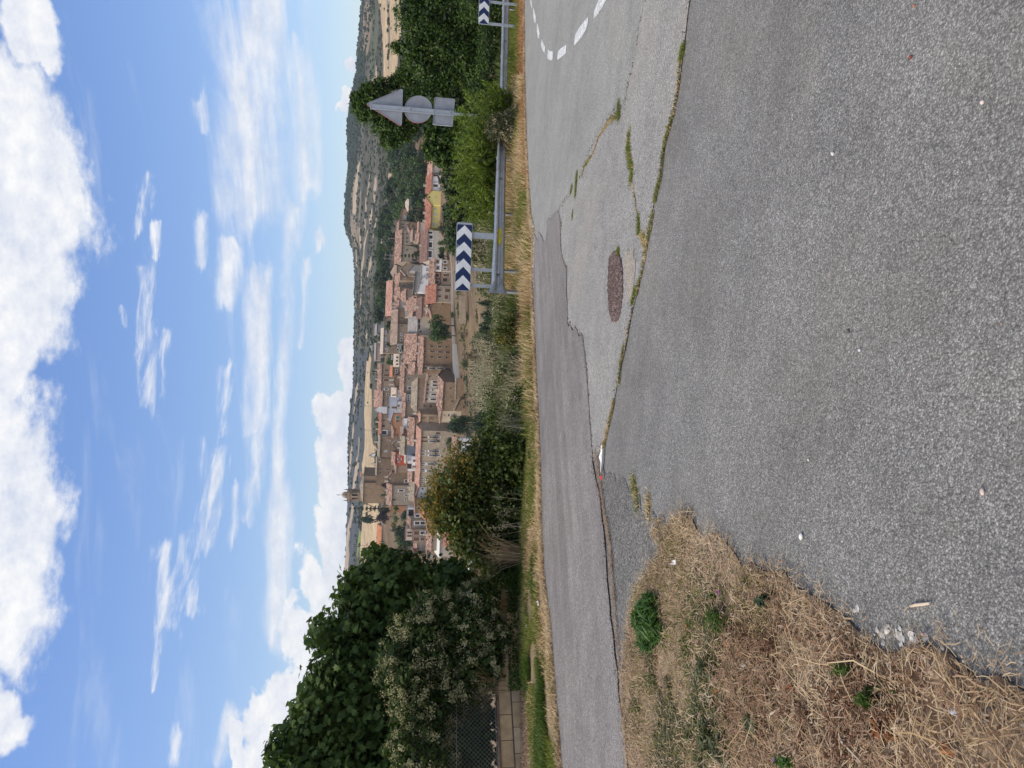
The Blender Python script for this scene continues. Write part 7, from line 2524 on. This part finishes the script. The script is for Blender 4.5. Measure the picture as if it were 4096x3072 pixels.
blades('green_tufts', g3, R0.uniform(.025, .065, len(g3)), .0048, GOL, 'thin olive green grass among the straw', 1.3, 52)
rust = np.array([gp(x, y)[:2] for x, y in [(2880, 2560), (3100, 2400), (3420, 2560), (3750, 2700), (4000, 2850), (4090, 3060), (3700, 3072), (3200, 3072), (2980, 3072), (2900, 2800)]])
RUSTM = leaf_mat('rusty_weathered', [(.13, .07, .045), (.23, .135, .085), (.35, .235, .155), (.48, .36, .25)], .15, .9, .08)


def fuzz(g, sd, a=.16):
    g = g + np.random.default_rng(sd).normal(0, a, g.shape) * np.random.default_rng(sd + 1).random((len(g), 1))
    return g[inpoly(g[:, 0], g[:, 1], ISLAND)]


g = dn(fuzz(in_poly_pts(11000, rust, 91), 191, .25), .30, 92, -.15)
g = g[vnoise(g[:, 0] + 5, g[:, 1] + 5, .09, 192) > -.18]
lying('rusty_straw', g, (.015, .06), .004, RUSTM, 'rust brown dead stems over the left foreground', 93, tilt=.4, hmax=.05)
g = dn(fuzz(in_poly_pts(8000, rust, 94), 194, .25), .22, 95, -.02)
P = np.stack([g[:, 0], g[:, 1], zplane(g[:, 0], g[:, 1]) + .022 + R0.random(len(g)) ** 2 * .04], 1)
tag(link('rusty_litter', foliage_mesh('rusty_litter', P, None, .014, REDW, 96, 'card', .3)), 'rusty crumbled leaves over the left foreground', kind='stuff')
gren = np.array([gp(x, y)[:2] for x, y in [(2560, 2560), (2760, 2480), (2960, 2430), (3000, 2640), (2960, 2900), (2940, 3072), (2600, 3072), (2540, 2800)]])
g = fuzz(in_poly_pts(13000, gren, 97, ymax=9), 197, .3)
g = g[vnoise(g[:, 0] + 50, g[:, 1] + 50, .33, 98) + .7 * vnoise(g[:, 0] + 50, g[:, 1] + 50, .1, 99) > .04]
g3 = np.stack([g[:, 0], g[:, 1], zplane(g[:, 0], g[:, 1]) + .014], 1)
blades('green_tufts', g3, R0.uniform(.02, .055, len(g3)), .006, OLIVEB, 'dull green low growth woven through the straw', 1.6, 99)
g = fuzz(in_poly_pts(7000, gren, 101, ymax=9), 201, .3)
g = g[vnoise(g[:, 0] + 50, g[:, 1] + 50, .25, 102) + .8 * vnoise(g[:, 0] + 50, g[:, 1] + 50, .08, 103) > .22]
g3 = np.stack([g[:, 0], g[:, 1], zplane(g[:, 0], g[:, 1]) + .014], 1)
blades('green_tufts', g3, R0.uniform(.02, .07, len(g3)), .007, GRASSD, 'fresher green patches in the dry ground', 1.4, 103)
# straw spilling onto the asphalt along the edge
e = IP[(IP[:, 1] > .4) & (IP[:, 1] < 6.6)]
r = np.random.default_rng(12)
pk = e[r.integers(0, len(e), 5200)] + r.normal(0, .045, (5200, 2))
lying('edge_straw', pk, (.015, .07), .003, STRAWM, 'straw spilling over the edge of the asphalt', 13, lift=.02, hmax=.02)
# reddish dried mat in the lower left
red_poly = np.array([gp(x, y)[:2] for x, y in [(2980, 2520), (3150, 2520), (3350, 2600), (3500, 2720), (3620, 2820), (3640, 2960), (3500, 3040), (3300, 3060), (3150, 3072), (3080, 2950), (3120, 2800), (3000, 2680)]])
g = in_poly_pts(15000, red_poly, 14)
rc = red_poly.mean(0)
g = rc + (g - rc) * (1 + .28 * np.random.default_rng(3).normal(size=(len(g), 1)))
g = g[inpoly(g[:, 0], g[:, 1], ISLAND)]
g = g[vnoise(g[:, 0] + 50, g[:, 1] + 50, .22, 23) + .8 * vnoise(g[:, 0] + 50, g[:, 1] + 50, .07, 24) > .02]
P = np.stack([g[:, 0], g[:, 1], zplane(g[:, 0], g[:, 1]) + .028 + R0.random(len(g)) ** 2 * .05], 1)
o = link('withered_mat', foliage_mesh('withered_mat', P, None, .015, REDW, 15, 'card', .4))
tag(o, 'reddish brown withered creeping weed near the camera', kind='stuff')


def weed(name, x, y, rx, ry, n, hgt, size, mat, label, seed, cat='plant', tm=None, flowers=0):
    """low leafy weed centred on the ground seen at (x, y)"""
    c = gp(x, y)
    ex = gp(x + rx, y)
    ey = gp(x, y - ry)
    ax, ay = (ex - c)[:2], (ey - c)[:2]
    r = np.random.default_rng(seed)
    root = empty(name, (c[0], c[1], c[2] + .02))
    tag(root, label, cat)
    a, q = r.uniform(0, 2 * pi, n), np.sqrt(r.random(n)) * (1 if 'vivid' in label else r.uniform(.5, 1.35, n))
    XY = (q * np.cos(a))[:, None] * ax + (q * np.sin(a))[:, None] * ay
    kk = vnoise(XY[:, 0] * 1.0 + c[0] + 60, XY[:, 1] + c[1] + 60, max(.05, np.linalg.norm(ax) * .35), seed) > (-.20 if 'vivid' in label else -.02 + .0 * q)
    a, q, XY = a[kk], q[kk], XY[kk]
    n = len(a)
    Z = r.random(n) * hgt * (1 - .6 * q ** 2) + zplane(XY[:, 0] + c[0], XY[:, 1] + c[1]) - c[2]
    P = np.stack([XY[:, 0], XY[:, 1], Z], 1)
    O = np.stack([np.cos(a) * .3, np.sin(a) * .3, a * 0 + .5], 1)
    V, Fc, lt = leaf_cards(P, size, up=.5, seed=seed, out=O, tmpl=tm or [(0, -.5, 0), (.16, 0, .06), (0, .5, .05), (-.16, 0, .06)])
    link('leaves', mesh_np('leaves', V, Fc, lt, [mat]), root)
    mb = MB()
    for k in range(14):
        t = P[r.integers(0, n)]
        b = np.array([t[0] * .3, t[1] * .3, 0])
        mb.tube([b, (b + t) / 2 + [0, 0, .02], t + [0, 0, .01]], [.003, .0025, .0015], 3)
    mb.build('stems', mat, root)
    if flowers:
        fm = plain('flower_purple', (.28, .06, .30), .6)
        for k in range(flowers):
            t = P[r.integers(0, n)] + [0, 0, .03]
            mb = MB()
            for j in range(7):
                aa = j * .9
                mb.poly([t, t + [.01 * cos(aa), .01 * sin(aa), .012], t + [.01 * cos(aa + .5), .01 * sin(aa + .5), .012]])
            mb.build('flower', fm, root)
    return root


NAR = [(0, -.5, 0), (.09, 0, .04), (0, .5, .12), (-.09, 0, .04)]
VIV = leaf_mat('leaves_vivid', [(.035, .08, .012), (.06, .13, .02), (.10, .19, .035)], .35)
weed('green_weed', 2622, 2488, 52, 112, 2300, .13, .085, VIV, 'vivid green leafy clump at the left of the lane edge', 61, tm=NAR)
weed('green_weed', 2900, 2450, 52, 85, 650, .09, .055, GRASSD, 'spiky green weed with a purple flower among straw', 62, tm=NAR, flowers=3)
weed('green_weed', 2850, 2670, 45, 60, 500, .06, .045, OLIVEB, 'grey green weed left of the purple flowered one', 63)
weed('green_weed', 2870, 2950, 90, 150, 1900, .06, .045, OLIVEB, 'broad dull green weed patch at the far left', 64)
weed('green_weed', 3540, 2790, 75, 45, 520, .08, .045, GRASSD, 'small feathery weed in the straw near the camera', 65, tm=NAR)
weed('green_weed', 3090, 2400, 22, 25, 300, .06, .04, LEAF['dark'], 'tiny dark green seedling beside the asphalt', 66)
weed('green_weed', 3430, 2680, 55, 25, 200, .07, .05, GRASSD, 'sprawling thin green stem in the straw', 67, tm=NAR)
weed('green_weed', 3180, 3030, 50, 45, 500, .06, .04, VIV, 'green weed with tiny violet flower at the bottom left', 68, flowers=1)
weed('green_weed', 3035, 2890, 35, 45, 500, .05, .04, LEAF['olive'], 'small olive weed above the withered mat', 69)
weed('dry_clump', 2745, 2085, 36, 60, 420, .06, .08, STRAWM, 'tuft of dead grass at the tip of the straw island', 70, tm=[(0, -.5, 0), (.03, 0, .04), (0, .5, .12), (-.03, 0, .04)])
weed('dry_clump', 2650, 2110, 35, 60, 220, .05, .08, STRAWM, 'curved dead stems on the dark asphalt wedge', 71, tm=[(0, -.5, 0), (.03, 0, .04), (0, .5, .12), (-.03, 0, .04)])
weed('dry_clump', 3560, 2900, 50, 60, 160, .04, .05, plain('dead_leaf_orange', (.26, .11, .045), .8), 'patch of rusty orange dead leaves near the camera', 72)


# ---- grass in the cracks of the asphalt
def crack(name, pts, wid, n, mats, label, seed, hh=(.015, .06), green=None):
    """pts: image polyline; a dark open joint with soil plus tufts of grass"""
    P = [gp(x, y)[:2] for x, y in pts]
    r = np.random.default_rng(seed)
    L, R_ = [], []
    J = jag(P, .06, .012, seed)
    for i, p in enumerate(J):
        d = J[min(i + 1, len(J) - 1)] - J[max(i - 1, 0)]
        d = d / (np.linalg.norm(d) + 1e-9)
        nn = np.array([-d[1], d[0]])
        w = wid * r.uniform(.1, .6)
        L.append(p + nn * w)
        R_.append(p - nn * w)
    z = lambda p, h: (p[0], p[1], zplane(p[0], p[1]) + h)
    mb = MB()
    for i in range(len(J) - 1):
        mb.poly([z(L[i], .0158), z(R_[i], .0158), z(R_[i + 1], .0158), z(L[i + 1], .0158)][::-1])
    o = mb.build(name, CRACKM)
    tag(o, kind='structure')
    J = np.array(J)
    seg = r.integers(0, len(J) - 1, n)
    Q = J[seg] + (J[seg + 1] - J[seg]) * r.random(n)[:, None] + r.normal(0, wid * .7, (n, 2))
    return Q


CRACKM = plain('crack_soil', (.10, .075, .05), 1.0, var=.5, scale=25)
CG = 'grass growing in the cracks of the asphalt'
allg, alld = [], []
for pts, wid, n, gr in [([(2742, 180), (2730, 240)], .03, 900, 1), ([(2730, 240), (2722, 330), (2706, 420), (2700, 460)], .018, 800, .25), ([(2700, 460), (2686, 500), (2670, 560), (2660, 600)], .025, 900, .5),
                        ([(2660, 600), (2652, 680), (2640, 740)], .018, 700, .6), ([(2640, 740), (2626, 810)], .02, 700, .8), ([(2618, 850), (2600, 945)], .022, 700, .6),
                        ([(2600, 945), (2588, 1010), (2575, 1080)], .022, 500, .25), ([(2575, 1080), (2552, 1180)], .012, 500, .5), ([(2552, 1150), (2535, 1210)], .028, 900, .9),
                        ([(2532, 1245), (2505, 1400), (2490, 1460)], .008, 250, .4), ([(2500, 1380), (2480, 1540)], .016, 900, .6), ([(2462, 1600), (2440, 1700)], .018, 900, .3), ([(2440, 1700), (2412, 1800)], .03, 1000, .1),
                        ([(2480, 432), (2470, 470), (2445, 480), (2428, 505)], .035, 900, .3), ([(2478, 415), (2484, 470)], .05, 900, .95), ([(2428, 505), (2400, 545), (2385, 590), (2365, 640)], .02, 800, .25),
                        ([(2365, 630), (2345, 660), (2332, 705)], .025, 800, .6), ([(2312, 690), (2306, 782)], .045, 1500, .95), ([(2292, 740), (2286, 775)], .03, 500, .9), ([(2296, 840), (2293, 880)], .02, 250, .9),
                        ([(2524, 525), (2516, 590), (2530, 660), (2532, 725)], .055, 2600, .85), ([(2532, 725), (2546, 790), (2556, 850)], .01, 250, .2), ([(2560, 865), (2562, 930)], .035, 800, .9), ([(2562, 930), (2590, 975)], .03, 600, .2),
                        ([(2578, 935), (2590, 1000)], .04, 600, .2), ([(2476, 1000), (2482, 1020)], .04, 450, .9),
                        ([(2534, 1915), (2552, 1990), (2558, 2040)], .06, 900, .6), ([(2596, 1985), (2600, 2070)], .06, 700, .1)]:
    Q = crack('crack', pts, wid, n, None, '', int(pts[0][0] + pts[0][1]))
    rr = R0.random(len(Q)) < gr
    allg.append(Q[rr][::2])
    alld.append(Q[~rr][::2])
allg, alld = np.vstack(allg), np.vstack(alld)
P = np.stack([allg[:, 0], allg[:, 1], zplane(allg[:, 0], allg[:, 1]) + .012], 1)
blades('crack_grass', P, R0.uniform(.008, .034, len(P)), .006, GRASS, 'green grass growing in the joints of the asphalt', .9, 81)
P = np.stack([alld[:, 0], alld[:, 1], zplane(alld[:, 0], alld[:, 1]) + .012], 1)
blades('crack_straw', P, R0.uniform(.006, .025, len(P)), .006, STRAW, 'dead grass in the joints of the asphalt', 1.2, 82)
# litter strip between lane and old asphalt
pl = np.array([gp(x, y)[:2] for x, y in [(2385, 1800), (2400, 1880), (2412, 1960), (2424, 2050), (2440, 2130), (2452, 2220), (2456, 2300), (2466, 2420), (2480, 2600), (2500, 2800), (2515, 2960)]])
r = np.random.default_rng(17)
sg = r.integers(0, len(pl) - 1, 5200)
Q = pl[sg] + (pl[sg + 1] - pl[sg]) * r.random(5200)[:, None] + r.normal(0, .03, (5200, 2))
lying('edge_litter', Q[:1900], (.008, .035), .005, LITT, 'thin line of dry litter along the near edge of the lane', 18, lift=.019, hmax=.008)

# ---- pothole with loose gravel
def stones_mesh(P, S, mat, name, seed):
    r = np.random.default_rng(seed)
    t = (1 + 5 ** .5) / 2
    ico = np.array([(-1, t, 0), (1, t, 0), (-1, -t, 0), (1, -t, 0), (0, -1, t), (0, 1, t), (0, -1, -t), (0, 1, -t), (t, 0, -1), (t, 0, 1), (-t, 0, -1), (-t, 0, 1)]) / 1.9
    F_ = np.array([(0, 11, 5), (0, 5, 1), (0, 1, 7), (0, 7, 10), (0, 10, 11), (1, 5, 9), (5, 11, 4), (11, 10, 2), (10, 7, 6), (7, 1, 8), (3, 9, 4), (3, 4, 2), (3, 2, 6), (3, 6, 8), (3, 8, 9), (4, 9, 5), (2, 4, 11), (6, 2, 10), (8, 6, 7), (9, 8, 1)])
    n = len(P)
    sc = S[:, None, None] * r.uniform(.7, 1.25, (n, 1, 3)) * np.array([1, 1, .7])
    V = P[:, None, :] + ico[None] * sc * r.uniform(.8, 1.15, (n, 12, 1))
    Fc = (np.arange(n)[:, None, None] * 12 + F_[None]).reshape(-1)
    return mesh_np(name, V.reshape(-1, 3), Fc, np.full(n * 20, 3), [mat])


GRAV = leaf_mat('gravel', [(.045, .033, .03), (.09, .062, .056), (.14, .10, .09), (.30, .25, .22)], 0, .9, .1)
hole = [(2440, 1100), (2442, 1040), (2455, 1012), (2475, 1005), (2488, 1030), (2497, 1080), (2498, 1160), (2492, 1230), (2480, 1280), (2455, 1288), (2442, 1240), (2438, 1160)]
hp = np.array([gp(x, y)[:2] for x, y in hole])
HOLEM = plain('pothole_bed', (.07, .05, .045), 1.0, var=.4, scale=14)
sheet('pothole', jag(list(hp), .05, .012, 19, True), .0165, HOLEM)
g = in_poly_pts(2600, hp, 20, ymax=30)
P = np.stack([g[:, 0], g[:, 1], zplane(g[:, 0], g[:, 1]) + .018], 1)
o = link('gravel', stones_mesh(P, R0.uniform(.006, .017, len(P)), GRAV, 'gravel', 21))
tag(o, 'loose reddish gravel in the long pothole', kind='stuff')
STN = sheet('asphalt_stain', jag([gp(x, y)[:2] for x, y in [(2515, 985), (2540, 1000), (2548, 1080), (2535, 1180), (2515, 1210), (2505, 1120), (2503, 1040)]], .06, .02, 22, True), .0160, asphalt('asphalt_stained', [(.20, .17, .14), (.32, .28, .235), (.42, .37, .31), (.50, .45, .38)], 110, .5, stain=(.30, .24, .18), stain_amt=.5))
# scattered grit over the old asphalt
r = np.random.default_rng(23)
N = 900
XY = np.stack([r.uniform(-2.4, 4.5, N), r.uniform(1.2, 8.5, N)], 1)
XY = XY[~inpoly(XY[:, 0], XY[:, 1], ISLAND)]
P = np.stack([XY[:, 0], XY[:, 1], zplane(XY[:, 0], XY[:, 1]) + .010], 1)
GRIT = leaf_mat('grit', [(.06, .05, .05), (.26, .24, .22), (.42, .38, .33), (.34, .2, .15), (.6, .57, .52)], 0, .9, .1)
o = link('grit', stones_mesh(P, r.uniform(.0015, .004, len(P)), GRIT, 'grit', 24))
tag(o, 'fine loose grit scattered on the asphalt', kind='stuff')


def pebble(x, y, s, c, label, seed, name='stone'):
    p = gp(x, y)
    ob = link(name, stones_mesh(np.zeros((1, 3)), np.array([s]), plain('stone_tone', c, .9, var=.2, scale=40), name, seed), loc=(p[0], p[1], p[2] + s * .5 + .004))
    tag(ob, label, 'stone')
    ob.rotation_euler = (0, 0, seed)
    return ob


pebble(3213, 2145, .8 * .019, (.62, .60, .56), 'white angular pebble lying on the coarse asphalt', 1)
pebble(3938, 90 + 320, .8 * .012, (.62, .5, .44), 'pinkish pebble near the right edge of the asphalt', 2)
pebble(3664, 25, .8 * .011, (.36, .16, .09), 'rusty brown pebble close to the right edge', 3)
pebble(3338, 615, .8 * .013, (.55, .52, .50), 'pale pebble alone on the asphalt to the right', 4)
pebble(3445, 1400, .8 * .010, (.55, .58, .60), 'bluish white pebble in the middle of the asphalt', 5)
pebble(3400, 1325, .8 * .012, (.10, .10, .11), 'dark pebble beside the bluish white one', 6)
pebble(3650, 230, .8 * .011, (.16, .05, .04), 'dark red pebble on the asphalt to the right', 7)
pebble(3940, 1965, .8 * .013, (.58, .46, .40), 'cream pebble on the asphalt near the camera', 8)
pebble(3240, 1840, .8 * .009, (.5, .44, .38), 'beige pebble above the white angular one', 9)
pebble(3865, 2725, .8 * .010, (.7, .68, .62), 'small white pebble on the straw edge near the camera', 10)
pebble(3395, 2495, .8 * .016, (.6, .58, .54), 'whitish flat stone at the straw edge', 11)
pebble(3240, 2450, .8 * .012, (.55, .54, .52), 'grey stone half in the straw', 12)
pebble(3100, 2200 + 150, .8 * .010, (.6, .58, .55), 'pale stone in the gravelly straw edge', 13)
# small stones along the crumbled edge
e = IP[(IP[:, 1] > 1.0) & (IP[:, 1] < 4.2)]
r = np.random.default_rng(25)
Q = e[r.integers(0, len(e), 700)] + r.normal(0, .05, (700, 2)) + np.array([-.05, -.03])
P = np.stack([Q[:, 0], Q[:, 1], zplane(Q[:, 0], Q[:, 1]) + .026], 1)
o = link('edge_gravel', stones_mesh(P, r.uniform(.003, .010, len(P)), GRIT, 'edge_gravel', 26))
tag(o, 'loose grey gravel along the crumbled asphalt edge', kind='stuff')
g = strip(1500, 880, 1130, -.05, .30, 27)
P = on_ground(g, .015)
o = link('edge_gravel', stones_mesh(P, r.uniform(.008, .03, len(P)), leaf_mat('pale_gravel', [(.34, .3, .27), (.5, .46, .42), (.62, .58, .54)], 0, .9, .1), 'edge_gravel', 28))
tag(o, 'pale gravel where the lane leaves the road', kind='stuff')
# crumbs broken off along the seams of the patches
r = np.random.default_rng(71)
for line, n_, lab in ((lane_near, 800, 'crumbled asphalt along the near edge of the lane'), (seam, 260, 'crumbled asphalt along the seam of the light patch'), (crack_main, 260, 'crumbled asphalt along the long grassy joint')):
    L_ = np.array([p[:2] for p in line])
    sl = np.linalg.norm(np.diff(L_, axis=0), axis=1)
    sg = r.choice(len(L_) - 1, n_, p=sl / sl.sum())
    Q = L_[sg] + (L_[sg + 1] - L_[sg]) * r.random(n_)[:, None] + r.normal(0, .035, (n_, 2))
    P = np.stack([Q[:, 0], Q[:, 1], zplane(Q[:, 0], Q[:, 1]) + .018], 1)
    o = link('asphalt_crumbs', stones_mesh(P, r.uniform(.003, .009, n_), GRAV, 'asphalt_crumbs', n_))
    tag(o, lab, kind='stuff')
# twig
p0, p1 = gp(3655, 2425), gp(3735, 2412)
mb = MB()
c = (p0 + p1) / 2
mb.tube([p0 - c + [0, 0, .012], (p0 - c) * .3 + [0, .004, .014], (p1 - c) * .4 + [0, 0, .013], p1 - c + [0, 0, .014]], [.004, .0055, .005, .004], 6)
o = mb.build('twig', plain('twig_pale', (.55, .45, .33), .9), loc=tuple(c))
tag(o, 'short pale twig lying on the asphalt', 'twig')
for x0, y0_, x1, y1_, lab in [(3400, 2920, 3500, 3050, 'long pale stick in the withered weeds'), (3120, 2880, 3165, 2830, 'short straw coloured stick above the long one')]:
    p0, p1 = gp(x0, y0_), gp(x1, y1_)
    c = (p0 + p1) / 2
    mb = MB()
    mb.tube([p0 - c + [0, 0, .05], (p0 - c) * .2 + [.004, 0, .07], p1 - c + [0, 0, .05]], [.004, .005, .003], 5)
    tag(mb.build('stick', MATS['twig_pale'], loc=tuple(c)), lab, 'stick')
# crumpled litter
PAPER = plain('paper_white', (.78, .78, .76), .8, var=.08, scale=30)


def litter(name, x, y, w, h, mat, label, seed, cat='litter'):
    c = gp(x, y)
    r = np.random.default_rng(seed)
    mb = MB()
    n = 5
    G_ = [[(w * (i / n - .5) + r.normal(0, w * .05), h * (j / 3 - .5) + r.normal(0, h * .08), .03 + abs(r.normal(0, .012))) for j in range(4)] for i in range(n + 1)]
    for i in range(n):
        for j in range(3):
            q = [G_[i][j], G_[i + 1][j], G_[i + 1][j + 1], G_[i][j + 1]]
            mb.poly(q[:3])
            mb.poly([q[0], q[2], q[3]])
    o = mb.build(name, mat, merge=True, loc=tuple(c))
    o.rotation_euler = (0, 0, radians(seed * 37))
    tag(o, label, cat)


litter('paper_scrap', 2419, 1840, .26, .05, PAPER, 'long white paper scrap on the edge of the lane', 0)
litter('plastic_scrap', 2421, 1909, .05, .04, REDP, 'small red plastic scrap on the edge of the lane', 2)
litter('paper_scrap', 2719, 2250, .05, .025, PAPER, 'small white scrap on the straw island tip', 3)
litter('paper_scrap', 3001, 2665, .06, .02, PAPER, 'thin white scrap in the middle of the straw', 4)
litter('paper_scrap', 3863, 2848, .018, .028, PAPER, 'tiny white tag in the straw near the camera', 5)
litter('paper_scrap', 2162, 2414, .08, .05, PAPER, 'white scrap on the green verge below the fig tree', 6)
litter('paper_scrap', 2115, 2505, .05, .04, PAPER, 'small white scrap at the foot of the hedge', 7)
DLEAF = plain('dead_leaf', (.34, .15, .06), .8)
for i, (x, y, lab) in enumerate([(2935, 2580, 'curled orange dead leaf left of the purple flowered weed'), (2980, 2600, 'curled brown dead leaf beside the orange one'), (3195, 2750, 'dead leaf above the withered weeds'), (3010, 2715, 'pinkish dead leaf in the straw'),
                                 (2890, 2765, 'orange dead leaf near the broad green patch'), (2142, 2487, 'orange dead leaf on the green verge'), (2168, 2690, 'second orange dead leaf further left on the verge'), (3830, 2990, 'brown curled leaf at the bottom edge'),
                                 (2770, 2510, 'pale dead leaf left of the vivid green clump'), (2548, 2700, 'orange dead leaf by the lane at the far left')]):
    litter('dead_leaf', x, y, .045, .03, DLEAF, lab, 10 + i, 'leaf')
# white dried paint smears at the straw edge, broken into flakes
SM = plain('smear_white', (.46, .445, .42), .95, var=.6, scale=45)
r = np.random.default_rng(44)
for k, (x, y, n_) in enumerate([(3555, 2535, 9), (3650, 2565, 11), (3400, 2440, 4)]):
    for j in range(n_):
        c = gp(x + r.normal(0, 28), y + r.normal(0, 22))[:2]
        m_ = r.integers(6, 10)
        rad = r.uniform(.006, .02)
        sheet('paint_flake', [c + rad * r.uniform(.4, 1.3) * np.array([cos(2 * pi * i / m_), sin(2 * pi * i / m_)]) for i in range(m_)], .0048 + .0004 * j + .004 * 0, SM)
# dry litter and earth at the foot of the block wall
g = strip(5200, 2660, 3500, 2.1, 3.28, 61)
g3 = on_ground(g, .01)
blades('wall_litter', g3, R0.uniform(.01, .05, len(g)), .009, LITT, 'dry litter along the foot of the block wall', 2.2, 62)


# ------------------------------------------------------------------ summer haze over the valley
hz = MB()
hz.box(-4300, 4300, -60, 2700, -38, 165)
hm = bpy.data.materials.new('haze_air')
hm.use_nodes = True
hm.node_tree.nodes.clear()
_T = NT(hm.node_tree)
_o = _T.n.new("ShaderNodeOutputMaterial")
_v = _T.n.new("ShaderNodeVolumePrincipled")
_v.inputs["Color"].default_value = (.78, .86, .97, 1)
_v.inputs["Density"].default_value = .00011
_v.inputs["Anisotropy"].default_value = .2
_T.l.new(_v.outputs[0], _o.inputs[1])
ho = hz.build('haze', hm)
ho['kind'] = 'stuff'
